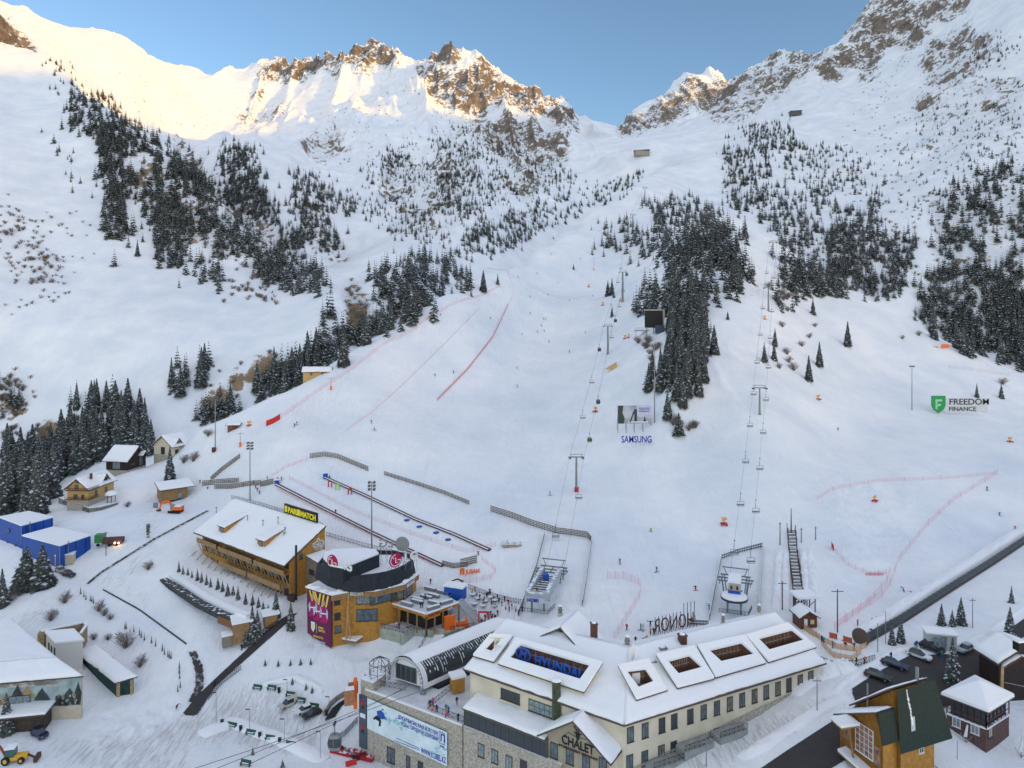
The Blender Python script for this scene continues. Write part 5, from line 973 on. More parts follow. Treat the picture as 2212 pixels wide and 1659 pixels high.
    for p_, q_, m_ in ((1,2,4),(2,3,4)):
        for k in range(m_+1): s = Tn[p_].lerp(Tn[q_], k/m_); b.box((s.x, s.y, CAMZ-80.2), (.4, .4, 4.8), .3)
    b.build('post', M_BRWOOD, rt)
    e0, e1 = inner[2], inner[3]; b = MB(); s0, s1_ = Tn[2].lerp(Tn[3], .02), Tn[2].lerp(Tn[3], .42); n4 = outn(Tn[2], Tn[3]); b.prism([s0+n4*.05, s1_+n4*.05, s1_-n4*2, s0-n4*2], CAMZ-78.6, CAMZ+tz-.97); b.build('fascia', M_ORWOOD, rt)
    for x0, x1, y0, y1, h, mm in ((1402,1530,948,905,.5,M_RED),(1610,1665,878,862,.8,M_WHITE)):
        lettering(rt, 'CAFE BAR' if mm is M_RED else 'cafe', onwall(Tn[2], Tn[3], *c4p(x0, y0))[1]+n4*.12, onwall(Tn[2], Tn[3], *c4p(x1, y1))[1]+n4*.12, h, mm, .05, bold=.01)
    dz = -82.2; D = [pz(*c4p(x, y), dz) for x, y in ((835,1010),(905,1062),(1140,1118),(1260,1078),(1480,1088),(1640,1098),(1892,1058),(1900,990),(1700,800),(1300,760),(900,860))]
    b = MB(); b.prism(D, CAMZ-94, CAMZ+dz, 0, 1); b.build('lower_deck', [M_LGREEN, mat('trodden_terrace', (.6, .6, .6))], rt)
    b = MB(); railing(b, [D[1], D[2], D[3], D[4]], 1.2, 1.0, r=.05); railing(b, [D[5], D[6]], 1.2, 1.0, r=.05); b.build('railing', M_DARK, rt)
    b = MB(); s0, s1_, s2_ = pz(*c4p(1225,1180), -86), pz(*c4p(1180,1320), -88.5), pz(*c4p(930,1530), -91)
    for a, c, m_ in ((s0, s1_, 10), (s1_, s2_, 18)):
        sd = unit(a, c); sd = V3((-sd.y, sd.x, 0))
        for k in range(m_): p = a.lerp(c, k/m_); b.box(p, (2.6, .55, .25), math.atan2(sd.y, sd.x))
        for s in (-1.5, 1.5): b.bar(a+sd*s-V3((0,0,.5)), c+sd*s-V3((0,0,.5)), .3, 1.5)
    b.build('stair', M_CONC, rt); b = MB(); r0, r1, r2 = pz(*c4p(1400,1150), -82.5), pz(*c4p(1290,1350), -86), pz(*c4p(900,1560), -88.5); railing(b, [r0, r1, r2], 1.3, 1.0, r=.055); b.build('stair_rail', M_DARK, rt)
    b = MB(); q0, q1 = pz(*c4p(1590,1180), -82.2), pz(*c4p(1890,1075), -82.2); q2 = pz(*c4p(1470,1330), -85); n5 = outn(q0, q1); b.prism([q0, q1, q1-n5*1.2, q0-n5*1.2], CAMZ-90, CAMZ-82.2); b.build('ramp_wall', M_CREAM, rt); b = MB(); railing(b, [q2, q0, q1], 1.2, 1.0, r=.05); b.build('railing', M_DARK, rt)
    b = MB(); b.hull([pz(*c4p(x, y), z) for x, y, z in ((1490,1130,-83.5),(1580,1150,-83.5),(1480,1330,-85.8),(1360,1330,-85.8))], [pz(*c4p(x, y), z)+V3((0,0,.4)) for x, y, z in ((1490,1130,-83.5),(1580,1150,-83.5),(1480,1330,-85.8),(1360,1330,-85.8))]); b.build('snow_ramp', M_SNOW, rt)
    b = MB(); a, c = pz(*c4p(1740,770), -77), pz(*c4p(1980,1020), -82)
    sd = unit(a, c); sd = V3((-sd.y, sd.x, 0))
    for k in range(22): p = a.lerp(c, k/21); b.box(p, (2.4, .36, .14), math.atan2(sd.y, sd.x))
    for s in (-1.25, 1.25): b.bar(a+sd*s, c+sd*s, .12, .35)
    b.build('side_stair', mat('frosted_steel', (.45, .47, .5), .6), rt)
    anchor(rt, V3((P[2].x+4, P[2].y+6, CAMZ-86))); return Tn, D
TERR, DECK = restaurant()
# ---------------------------------------------------------------- hotel with the single pitched roof
def hotel():
    rt = root('hotel_building', 'long timber hotel under one steep snowy roof with slanting balcony props', 'hotel')
    EL, ER, RR = pz(*c3p(185,640), -71), pz(*c3p(1150,1000), -71), pz(705,1135.3,-63.2); RL = EL+(RR-ER)
    d = unit(EL, ER); n = outn(EL, ER); slab(rt, [EL, ER, RR, RL], .4, .45); a, b_ = EL-n*2.4+d*1.2, ER-n*2.4-d*.4; ra, rb = RL+n*.2+d*1.2, RR+n*.2-d*.4
    zb = CAMZ-86; b = MB(); F = lambda p, q, t: V3((p.x, p.y, CAMZ-71+7.8*t-.45))
    for p, q in ((a, ra), (b_, rb)): b.poly([V3((p.x, p.y, zb)), V3((q.x, q.y, zb)), V3((q.x, q.y, CAMZ-63.7)), V3((p.x, p.y, CAMZ-70.2))])
    b.poly([V3((a.x, a.y, zb)), V3((b_.x, b_.y, zb)), V3((b_.x, b_.y, CAMZ-70.2)), V3((a.x, a.y, CAMZ-70.2))]); b.poly([V3((ra.x, ra.y, zb)), V3((rb.x, rb.y, zb)), V3((rb.x, rb.y, CAMZ-63.7)), V3((ra.x, ra.y, CAMZ-63.7))]); b.build('wall', M_ORWOOD, rt)
    L_ = (xy(ER)-xy(EL)).length; an = math.atan2(d.y, d.x)
    b = MB()
    for (f0, f1, z, off) in ((.03, .265, -73.2, .2), (.285, .66, -73.4, .2), (.68, .985, -73.4, .2), (.32, .63, -77.3, 1.1), (.66, .985, -77.0, 1.5)):
        p, q = EL+d*L_*f0+n*(off-.6), EL+d*L_*f1+n*(off-.6); m_ = (p+q)/2; b.box((m_.x, m_.y, CAMZ+z), ((q-p).length, .16, 1.35), an); b.box((m_.x-n.x*1.2, m_.y-n.y*1.2, CAMZ+z-.75), ((q-p).length, 2.6, .18), an)
    b.build('balcony', M_GRWOOD if False else mat('weathered_boards', (.34, .22, .12), .8, noise=.3, nscale=1.5, stripes=(2, .25)), rt)
    b = MB()
    for k in range(27):
        f = .03+.95*k/26; p = EL+d*L_*f; b.bar(V3((p.x, p.y, CAMZ-73.0))-n*.3, V3((p.x, p.y, CAMZ-77.2))-n*1.6+d*.8, .22, .22)
        if k % 2 == 0: q_ = p+n*2.4; b.bar(V3((p.x, p.y, CAMZ-77.0))-n*.4, V3((q_.x, q_.y, gz(q_.x, q_.y)-.5)), .2, .2)
    b.build('prop', mat('pale_beam', (.38, .27, .17), .8, noise=.25, nscale=2), rt)
    for k in range(13):
        f = .06+.9*k/12; p = a+d*(L_*f*.97)
        for z, h in ((-72.0, 1.6), (-75.7, 2.2), (-79.6, 2.0)): window(rt, a, b_, V3((p.x, p.y, CAMZ+z)), 2.0, h, nx=2, glass=(M_GLASS, mat('teal_curtain', (.05, .22, .25), .5), M_GLASS)[k % 3])
    b = MB(); p, q = a+n*.8, b_+n*.8; b.prism([xy(p), xy(q), xy(q)-n*3, xy(p)-n*3], CAMZ-86, CAMZ-80.9); b.build('basement', M_CONC, rt)
    def roofp(px, py): nr = (ER-EL).cross(RR-ER); u = V3(((px-CX0)/FPX, 1, (HY-py)/FPX)); k = (EL-V3((0,0,CAMZ))).dot(nr)/u.dot(nr); return V3((0,0,CAMZ))+u*k
    up = V3(RR-ER); up.normalize()
    for (x0, y0, x1, y1) in ((*c3p(455,640), *c3p(522,665)), (*c3p(865,785), *c3p(945,815))):
        p, q = roofp(x0, y0), roofp(x1, y1); back = unit(ER, RR)*8.6; tp, tq = p+V3((0,0,2.2)), q+V3((0,0,2.2)); bp_, bq = p+back, q+back; bp_.z = bq.z = p.z+8.6*.525+.15
        dm = root('dormer', None, None); dm.parent = rt; b = MB(); b.mesh([p, q, tq, tp, bq, bp_], [(0,1,2,3),(1,4,2),(0,3,5)]); b.build('dormer_wall', M_ORWOOD, dm); slab(dm, [tp+n*.5-d*.3, tq+n*.5+d*.3, bq+d*.3, bp_-d*.3], .15, .35); window(dm, p, q, (p+q)/2+V3((0,0,1.1)), 1.6, 1.3, glass=M_GLASSL)
    for x, y, h in ((925,540,2.2),(1085,520,2.6),(760,480,2.0),(1160,620,2.2),(1145,640,1.2),(430,385,1.8)):
        p = roofp(*c3p(x, y+50)); b = MB(); b.tube(p, p+V3((0,0,h)), .13, n=6); b.box(p+V3((0,0,h)), (.5, .5, .2)); b.build('vent_pipe', M_STEEL, rt)
    g0, g1 = b_, rb; ng = outn(g0, g1, (0, 0)); ng = ng if ng.x > 0 else -ng
    def gw(x, y): return onwall(g0, g1, *c3p(x, y))[1]+ng*.12
    b = MB(); ps = [gw(1450,765), gw(1490,745), gw(1512,700), gw(1532,735), gw(1545,725), gw(1575,745)]
    for p, q in zip(ps[:-1], ps[1:]): b.bar(p, q, .1, .28)
    b.bar(gw(1490,745), gw(1508,735), .1, .2); b.bar(gw(1508,735), gw(1520,750), .1, .2); b.build('emblem', M_WHITE, rt)
    lettering(rt, 'SHYMBULAK', gw(1446,798), gw(1576,775), .9, M_WHITE, .05, flat_z=False, bold=.01); lettering(rt, 'Resort Hotel', gw(1464,818), gw(1562,800), .8, M_WHITE, .05, flat_z=False, bold=.01); lettering(rt, 'Since 1980', gw(1478,838), gw(1552,824), .5, M_WHITE, .05, flat_z=False)
    window(rt, g0, g1, onwall(g0, g1, *c3p(1330,900))[1], 1.0, 1.4)
    e = g0.lerp(g1, .42); ann = root('annex', None, None); ann.parent = rt; k0, k1 = xy(e), xy(g0.lerp(g1, .98)); q0, q1 = k0+ng*6, k1+ng*6; b = MB(); b.hull([V3((p.x, p.y, CAMZ-77.5)) for p in (k0, q0, q1, k1)], [V3((p.x, p.y, CAMZ+z)) for p, z in ((k0,-70.4),(q0,-71.6),(q1,-71.6),(k1,-70.4))]); b.build('annex_wall', mat('grey_boards', (.24, .20, .16), .85, noise=.25, nscale=1.5, stripes=(2, .3)), ann)
    slab(ann, [V3((p.x, p.y, CAMZ+z+.15)) for p, z in ((k0,-70.4),(q0+ng*.4,-71.6),(q1+ng*.4,-71.6),(k1,-70.4))], .15, .35); window(ann, k0, q0, V3(((k0+q0).x/2, (k0+q0).y/2, CAMZ-74.4)), 2.2, 1.4, nx=3)
    b = MB(); p = onwall(g0, g1, *c3p(1243,1240))[1]+ng*1.5; b.tube(V3((p.x, p.y, CAMZ-82)), V3((p.x, p.y, CAMZ-65.8)), .33, n=10); b.build('stove_pipe', M_DARK, rt); b = MB(); b.tube(V3((p.x-1, p.y-1.2, CAMZ-83)), V3((p.x-1, p.y-1.2, CAMZ-79.6)), 1.1, n=12); b.build('tank', mat('brown_tank', (.07, .05, .045), .6), rt)
    anchor(rt, V3(((a.x+b_.x)/2, (a.y+b_.y)/2+5, CAMZ-81)))
    s = root('rooftop_sign', 'black board with yellow letters PARI MATCH standing on the hotel ridge', 'sign'); p0, p1 = pz(*c3p(1158,430), -62.9), pz(*c3p(1505,540), -62.9); d6 = unit(p0, p1); n6 = outn(p0, p1); hh = 2.9
    m_ = (p0+p1)/2; LL = (xy(p1)-xy(p0)).length; b = MB(); b.box(m_+V3((0,0,hh/2)), (LL, .5, hh), math.atan2(d6.y, d6.x)); b.build('board', M_BLACK, s); f = n6*.36
    lettering(s, 'PARI', p0+d6*(LL*.13)+f+V3((0,0,.55)), p0+d6*(LL*.42)+f, 1.8, M_YELLOW, .05, bold=.035); lettering(s, 'MATCH', p0+d6*(LL*.52)+f+V3((0,0,.55)), p0+d6*(LL*.97)+f, 1.8, M_YELLOW, .05, bold=.035)
    b = MB()
    for k in (.07, .47): b.box(p0+d6*(LL*k)+f+V3((0,0,1.45)), (1.2, .1, 1.9), math.atan2(d6.y, d6.x))
    b.build('yellow_mark', M_YELLOW, s); b = MB()
    for k in range(6): p = p0+d6*(LL*k/5); b.tube(p-n6*.3+V3((0,0,.3)), p-n6*2.2-V3((0,0,1.0)), .08, n=4); b.tube(p, p-V3((0,0,1.0)), .08, n=4)
    b.build('strut', M_DARK, s); anchor(s, m_)
hotel()
# ---------------------------------------------------------------- generic gabled house
def house(name, label, A, B, depth, h, rise, ridge='par', wall=None, over=.8, snow=.45, base=None, bh=0, zdrop=6, cat='house', flip=1):
    """A, B: ends of the front wall at floor height; ridge parallel to the front or running back"""
    rt = root(name, label, cat); A = V3(A); B = V3(B); B.z = A.z; d = unit(A, B); n = outn(A, B); D_, C_ = A-n*depth, B-n*depth; zt = A.z+h; wall = wall or M_YELWOOD
    b = MB(); b.prism([A, B, C_, D_], A.z+bh if base else A.z-zdrop, zt)
    if ridge == 'par':
        for p, q in ((A, D_), (B, C_)): m_ = (p+q)/2; b.poly([V3((p.x, p.y, zt)), V3((q.x, q.y, zt)), V3((m_.x, m_.y, zt+rise))])
    else:
        for p, q in ((A, B), (D_, C_)): m_ = (p+q)/2; b.poly([V3((p.x, p.y, zt)), V3((q.x, q.y, zt)), V3((m_.x, m_.y, zt+rise))])
    b.build('wall', wall, rt)
    if base: b = MB(); b.prism(offset([A, B, C_, D_], .05), A.z-zdrop, A.z+bh); b.build('stone_base', base, rt)
    if ridge == 'par': w_, e1, e2, g = n, d, depth/2, (A, B)
    else: w_, e1, e2, g = d, n, (B-A).length/2, None
    k = rise/e2; cen = (A+B+C_+D_)/4; half = ((B-A).length/2 if ridge == 'par' else depth/2)+over
    r0, r1 = cen+e1*half, cen-e1*half; r0.z = r1.z = zt+rise+.12
    for s in (1, -1):
        o_ = w_*s*(e2+over); p, q = r0+o_, r1+o_; p.z = q.z = zt-k*over+.12; slab(rt, [r0, p, q, r1], .2, snow, seam=(3,))
    anchor(rt, V3((cen.x, cen.y, A.z))); return rt, A, B, C_, D_, d, n
def face_wins(rt, A, B, lst, glass=None):
    """windows at (fraction along A-B, height above A, width, height)"""
    for f, z, w, h in lst:
        o = window(rt, A, B, A.lerp(B, f)+V3((0,0,z)), w, h, glass=glass); o.matrix_parent_inverse = Matrix.Translation(-Vector(rt.location))
def addp(rt, b, name, m, **k): o = b.build(name, m, rt, **k); o.matrix_parent_inverse = Matrix.Translation(-Vector(rt.location)); return o
def left_houses():
    A, B = pz(*ca(870,800), -70.2), pz(*ca(1125,700), -70.2)
    rt, A, B, C_, D_, d, n = house('timber_house', 'yellow timber house with balconies on a walled terrace left of the road', A, B, 8.2, 6.3, 3.3, 'par', M_YELWOOD, 1.0, .5, M_STONE, 1.6)
    face_wins(rt, A, B, [(.3,3.4,.9,1.9),(.68,3.3,1.3,1.6)]); face_wins(rt, D_, A, [(.45,6.6,1.3,1.5),(.4,3.0,1.4,1.6),(.75,2.9,1.0,1.6),(.5,8.6,1.2,1.2)])
    m_ = A.lerp(B, .66); b = MB(); b.hull([m_-d*2+V3((0,0,6.6)), m_+d*2+V3((0,0,6.6)), m_+d*2-n*3.5+V3((0,0,6.6)), m_-d*2-n*3.5+V3((0,0,6.6))], [m_-d*.05+V3((0,0,9.3)), m_+d*.05+V3((0,0,9.3)), m_+d*.05-n*3.6+V3((0,0,9.3)), m_-d*.05-n*3.6+V3((0,0,9.3))]); dm = addp(rt, b, 'dormer', M_YELWOOD)
    for s in (-1, 1):
        o = slab(rt, [m_+n*.6+V3((0,0,9.5)), m_+d*2.6*s+n*.6+V3((0,0,6.3)), m_+d*2.6*s-n*3.4+V3((0,0,6.3)), m_-n*3.4+V3((0,0,9.5))], .15, .35); o.matrix_parent_inverse = Matrix.Translation(-Vector(rt.location))
    face_wins(rt, A+n*.05, B+n*.05, [(.66,7.4,1.6,1.1)])
    for z in (1.9, 5.2):
        b = MB(); nl = outn(D_, A); q = [A+n*1.3+d*4, A+n*1.3+nl*1.3, D_+nl*1.3, D_, A+nl*.01, A+d*4]; b.prism(q, A.z+z, A.z+z+.25); bc = addp(rt, b, 'balcony', M_BRWOOD); b = MB(); railing(b, [V3((p.x, p.y, A.z+z+.25)) for p in q[:3]], 1.0, 1.0, r=.06); b.build('railing', M_BROWN, bc)
    b = MB(); p = A.lerp(B, .3)-n*2; b.box(p+V3((0,0,9.6)), (.8, .8, 2), .3); addp(rt, b, 'chimney', M_INNER)
    tw = root('terrace_wall', 'curved dark stone retaining wall under the yellow house', 'wall'); b = MB(); pts_ = [ca(578,790), ca(620,810), ca(740,850), ca(880,900), ca(1000,885), ca(1100,860), ca(1168,840)]
    Q = [pz(x, y-4, -72.4) for x, y in pts_]
    for p, q in zip(Q[:-1], Q[1:]): b.prism([xy(p), xy(q), xy(q)+V3((0,.8,0)), xy(p)+V3((0,.8,0))], CAMZ-77, CAMZ-70.6, 0, 1)
    b.build('stonework', [mat('dark_stone', (.20, .18, .14), .9, noise=.45, nscale=1.4), M_SNOW], tw); b = MB(); b.prism([xy(p) for p in Q]+[xy(Q[-1])+V3((1,9,0)), xy(Q[0])+V3((3,12,0))], CAMZ-76, CAMZ-70.75); b.build('snow_bed', M_SNOW, tw); anchor(tw, Q[3])
    b = MB(); c = pz(*ca(1100,760), -70.4); g = root('gazebo', 'small snow topped garden pavilion beside the yellow house', 'pavilion')
    for i in range(6): a_ = 1.047*i; b.tube(c+V3((1.5*math.cos(a_), 1.5*math.sin(a_), -.6)), c+V3((1.5*math.cos(a_), 1.5*math.sin(a_), 2.6)), .12, n=5)
    b.build('post', M_BROWN, g); b = MB(); b.ball(c+V3((0,0,2.5)), (2.3, 2.3, 1.4), 10, 4, top=True); b.build('roof', M_SNOW, g, smooth=True); anchor(g, c)
    A, B = pz(*ca(1255,470), -66.2), pz(*ca(1440,412), -66.2)
    rt, A, B, C_, D_, d, n = house('timber_house', 'black timber house with glazed gable standing before the tall spruces', A, B, 10, 5.0, 4.4, 'perp', M_BLKWOOD, 1.2, .5, M_STONE, .4, cat='house')
    face_wins(rt, A, B, [(.72,3.2,2.0,4.2),(.3,2.4,2.4,.5)]); face_wins(rt, D_, A, [(.5,2.4,3.6,3.0)], M_GLASSL)
    b = MB(); m_ = A.lerp(B, .72)+n*1.2; b.bar(m_-d*1.6+V3((0,0,5.5)), m_+d*.4+V3((0,0,7.2)), 2.2, .25); addp(rt, b, 'porch_roof', M_SNOW)
    A, B = pz(*ca(1700,340), -62.5), pz(*ca(1875,300), -62.5)
    rt, A, B, C_, D_, d, n = house('rendered_house', 'cream house with dormer on the slope above the big dark spruce', A, B, 11, 5.4, 4.0, 'par', mat('pale_cream_render', (.62, .54, .40), .8, noise=.08, nscale=1), 1.0, .5, M_STONE, 1.2, cat='house')
    face_wins(rt, A, B, [(.25,2.6,1.6,1.7),(.62,2.6,1.0,1.7)]); face_wins(rt, D_, A, [(.5,3.0,2.2,3.0)]); m_ = A.lerp(B, .35); b = MB(); b.hull([m_-d*2+V3((0,0,5.2)), m_+d*2+V3((0,0,5.2)), m_+d*2-n*3.5+V3((0,0,5.2)), m_-d*2-n*3.5+V3((0,0,5.2))], [m_-d*.05+V3((0,0,8.2)), m_+d*.05+V3((0,0,8.2)), m_+d*.05-n*3.6+V3((0,0,8.2)), m_-d*.05-n*3.6+V3((0,0,8.2))]); addp(rt, b, 'dormer', MATS['pale_cream_render'])
    for s in (-1, 1):
        o = slab(rt, [m_+n*.6+V3((0,0,8.4)), m_+d*2.6*s+n*.6+V3((0,0,5.0)), m_+d*2.6*s-n*3.4+V3((0,0,5.0)), m_-n*3.4+V3((0,0,8.4))], .15, .35); o.matrix_parent_inverse = Matrix.Translation(-Vector(rt.location))
    face_wins(rt, A+n*.05, B+n*.05, [(.35,6.4,1.5,1.3)])
    rt = root('cabin', 'low brown cabin with flat snowy roof on black plinth above the excavator', 'cabin'); A, B = pz(*ca(1590,770), -71.5), pz(*ca(1850,730), -71.5); d = unit(A, B); n = outn(A, B); b = MB(); b.prism([A, B, B-n*7, A-n*7], CAMZ-71.5, CAMZ-67.3); b.build('wall', M_BRWOOD, rt); b = MB(); q = B+d*6; b.prism(offset([A, q, q-n*7, A-n*7], .15), CAMZ-75.5, CAMZ-71.4, 0, 1); b.build('plinth', [mat('black_plinth', (.03, .03, .032), .7), M_SNOW], rt)
    slab(rt, [V3((p.x, p.y, CAMZ+z)) for p, z in ((A-d*.8+n*1.2,-66.9),(B+d*2.6+n*1.2,-66.9),(B+d*2.6-n*8,-65.6),(A-d*.8-n*8,-65.6))], .25, .45)
    wins(rt, A, B, [ca(1775,705)], 1.8, 2.2, glass=M_GLASSL); anchor(rt, V3((A.x+4, A.y+4, CAMZ-73)))
    for lab, pt, zt, zb in (('taller royal blue warehouse with flat snowy roof at the left edge', [(-20,925),(210,1012),(530,925),(285,868)], -70.4, -84), ('lower royal blue warehouse with wide flat snowy roof behind the broad spruces', [(212,1108),(588,1212),(902,1105),(530,1022)], -72.4, -84)):
        rt = root('warehouse', lab, 'warehouse'); Q = [pz(*ca(x, y), zt) for x, y in pt]; b = MB(); b.prism(offset(Q, -.15), CAMZ+zb, CAMZ+zt-.05); b.build('wall', M_BLUE, rt); b = MB(); b.prism(Q, CAMZ+zt, CAMZ+zt+.4); o = b.build('roof', M_SNOW, rt); bm = o.modifiers.new('bev', 'BEVEL'); bm.width = .15; bm.segments = 2
        A, B = Q[0], Q[1]
        if zt > -71: wins(rt, A, B, [ca(85,1052), ca(75,1180), ca(150,1203)], 1.0, 1.0, glass=M_GLASSL)
        b = MB(); p, q = Q[1], Q[2]; nn = outn(p, q); b.tube(p+nn*.1-V3((0,0,.3)), p+nn*.1-V3((0,0,6)), .12, n=6); p = p.lerp(q, .25); b.tube(p+nn*.2-V3((0,0,-1)), p+nn*.2-V3((0,0,6)), .12, n=6); b.build('drainpipe', M_STEEL, rt); anchor(rt, V3(((Q[0].x+Q[2].x)/2, (Q[0].y+Q[2].y)/2, CAMZ-78)))
    rt = root('container_hut', 'small cream container hut against the lower blue warehouse', 'hut'); p = pz(*ca(645,1370), -78.5); b = MB(); b.box(p+V3((0,0,1.2)), (5, 2.6, 3.0), .25); b.build('wall', mat('beige_panel', (.55, .48, .34), .7), rt); b = MB(); b.box(p+V3((0,0,2.9)), (5.2, 2.8, .35), .25); b.build('roof', M_SNOW, rt); anchor(rt, p)
    def m2(x, y): return (x/3.77*.864, (1480+y/3.77)*.864)
    rt = root('mural_house', 'large snow roofed hall with a painted mountain mural at the bottom left', 'building'); zt = -82.0; A, B = pz(*m2(-260,862), zt), pz(*m2(765,768), zt); n = outn(A, B); d = unit(A, B); r1 = pz(*m2(110,262), -80.5); r0 = pz(*m2(-260,262), -80.5); e = pz(*m2(800,775), zt)
    mid_l, mid_r = pz(*m2(-260,690), -80), pz(*m2(545,628), -80)
    slab(rt, [A+n*1.2, e+n*.8, mid_r, mid_l], .3, .5, seam=(2,)); slab(rt, [mid_l, mid_r, r1, r0], .3, .5, seam=(0,))
    b = MB(); b.prism([A, B, B-n*.8, A-n*9], CAMZ-97, CAMZ-83); b.hull([xy(A)+V3((0,0,CAMZ-83)), xy(B)+V3((0,0,CAMZ-83)), xy(B)-n*.8+V3((0,0,CAMZ-83)), xy(A)-n*6+V3((0,0,CAMZ-83))], [xy(A)+V3((0,0,CAMZ-82.3)), xy(B)+V3((0,0,CAMZ-82.3)), xy(B)-n*.8+V3((0,0,CAMZ-81.5)), xy(A)-n*6+V3((0,0,CAMZ-81.5))]); b.build('wall', mat('sand_render', (.55, .48, .36), .85, noise=.1, nscale=1), rt)
    def M3(x, y, k=0): return onwall(A, B, *m2(x, y))[1]+n*(.05+.02*k)
    b = MB(); b.poly([M3(-200,880), M3(762,770), M3(762,1060), M3(-200,1150)], 0)
    b.poly([M3(250,830,1), M3(500,800,1), M3(440,850,1), M3(300,850,1)], 1); rg = random.Random(12)
    for k in range(9): x = rg.uniform(-20, 740); b.poly([M3(x+rg.uniform(60, 110)*math.cos(t), 880-x*.06+30*math.sin(t)*rg.uniform(.6, 1.2), 2) for t in [6.283*i/9 for i in range(9)]], 2)
    for k, (x0, y0, w, h, mi) in enumerate(((170,870,90,180,3),(260,880,75,120,4),(60,960,90,120,4),(-40,930,80,160,3),(400,900,80,120,3),(660,900,110,160,3),(740,840,60,200,3),(560,960,90,110,3))): b.poly([M3(x0-w, y0+h, 3), M3(x0-w*.45, y0+h*.4, 3), M3(x0, y0, 3), M3(x0+w*.3, y0+h*.35, 3), M3(x0+w*.55, y0+h*.5, 3), M3(min(x0+w, 762), y0+h, 3)], mi)
    for k in range(26): x, y = rg.uniform(520, 745), rg.uniform(960, 1050); b.poly([M3(x+rg.uniform(8, 20)*math.cos(t), y+16*math.sin(t), 4) for t in [6.283*i/5 for i in range(5)]], rg.choice((3, 5, 4)))
    b.build('mural', [mat('mural_grey', (.30, .38, .38), .7, noise=.3, nscale=.5), mat('mural_blue', (.06, .32, .60), .7), mat('mural_cloud', (.52, .50, .46), .7, noise=.2, nscale=.6), mat('mural_dark', (.045, .06, .06), .7, noise=.5, nscale=.6), mat('mural_ochre', (.30, .21, .10), .7, noise=.4, nscale=.6), mat('mural_stone', (.35, .33, .30), .7)], rt)
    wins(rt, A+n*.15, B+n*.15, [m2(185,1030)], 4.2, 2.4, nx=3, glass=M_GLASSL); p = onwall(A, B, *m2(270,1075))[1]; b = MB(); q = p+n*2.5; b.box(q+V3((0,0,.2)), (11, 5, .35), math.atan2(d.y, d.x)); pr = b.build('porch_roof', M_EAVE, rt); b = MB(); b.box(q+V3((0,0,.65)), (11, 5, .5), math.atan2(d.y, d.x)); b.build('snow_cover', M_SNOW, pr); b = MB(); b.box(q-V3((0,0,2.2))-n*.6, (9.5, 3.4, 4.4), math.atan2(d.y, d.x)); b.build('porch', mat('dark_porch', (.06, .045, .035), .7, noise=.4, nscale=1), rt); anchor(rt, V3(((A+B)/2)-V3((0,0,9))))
    rt = root('flat_house', 'small flat roofed white house behind the mural house', 'house'); Q = [pz(*m2(x, y), -82.2) for x, y in ((432,385),(525,487),(780,462),(690,362))]; b = MB(); b.prism(Q, CAMZ-90, CAMZ-82.2); b.build('wall', mat('white_render', (.68, .66, .62), .85), rt); b = MB(); b.prism(offset(Q, .25), CAMZ-82.19, CAMZ-81.75); b.build('roof', M_SNOW, rt); wins(rt, Q[0], Q[1], [m2(463,515), m2(487,545), m2(516,562)], .8, 1.8); anchor(rt, Q[0]-V3((0,0,6)))
    rt = root('brick_wall', 'tan brick court wall with snow cap behind the flat white house', 'wall'); b = MB(); Q = [pz(*m2(x, y), -82.0) for x, y in ((385,382),(550,345),(700,318),(790,295),(815,320),(760,400))]
    for p, q in zip(Q[:-1], Q[1:]): b.bar(p-V3((0,0,2)), q-V3((0,0,2)), .5, 4.5)
    p = Q[0]; b.box(p-V3((0,-.5,3)), (1.5, 2, 6), .3); b.build('brickwork', mat('tan_brick', (.36, .26, .14), .9, noise=.3, nscale=2), rt); b = MB()
    for p, q in zip(Q[:-1], Q[1:]): b.bar(p+V3((0,0,.35)), q+V3((0,0,.35)), .6, .3)
    b.build('snow_cap', M_SNOW, rt); anchor(rt, Q[2]-V3((0,0,4)))
    rt = root('long_shed', 'long dark green shed with sagging snowy roof and open brick end', 'shed'); Q = [pz(*m2(x, y), z) for x, y, z in ((705,565,-86.8),(1082,862,-88.4),(1300,798,-87.4),(905,490,-85.8))]; slab(rt, Q, .2, .5); R_ = offset(Q, -.5); b = MB(); b.hull([V3((q.x, q.y, CAMZ-94)) for q in R_], [V3((q.x, q.y, o.z-.25)) for q, o in zip(R_, Q)]); b.build('wall', mat('deep_green_boards', (.015, .05, .05), .7, noise=.4, nscale=1), rt)
    b = MB(); e0, e1 = R_[1], R_[2]; ne = outn(e0, e1); de = unit(e0, e1); LL = (e1-e0).length
    for f, w in ((.12, .2), (.9, .16)): p = e0+de*LL*f+ne*.1; b.box((p.x, p.y, CAMZ-90.6), (LL*w, .5, 5), math.atan2(de.y, de.x))
    b.build('brick_pier', MATS['tan_brick'], rt); anchor(rt, V3((R_[0].x, R_[0].y, CAMZ-88)))
    rt = root('ticket_hut', 'wooden ticket hut with flat snowy roof among small spruces by the ramp', 'hut'); c = pz(*q3(1040,1085), -84.5); b = MB(); b.box(c+V3((0,0,1.6)), (4.2, 4.6, 5.2), .5); b.box(c+V3((6.5,3.5,2.6)), (3.2, 3.2, 3.4), .5); b.build('wall', M_BRWOOD, rt); b = MB(); b.box(c+V3((.2,0,4.45)), (5.2, 5.4, .55), .5); b.box(c+V3((6.5,3.5,4.6)), (4.4, 4.0, .5), .5); b.build('roof', M_SNOW, rt); b = MB(); p = c+V3((-2.8,-1.8,-.4)); b.box(p, (2.4, 2.2, 3.0), .5); k = b.build('small_kiosk', M_GRWOOD, rt); b = MB(); b.box(p+V3((0,0,1.7)), (2.9, 2.7, .5), .5); b.build('snow_cover', M_SNOW, k); anchor(rt, c)
left_houses()
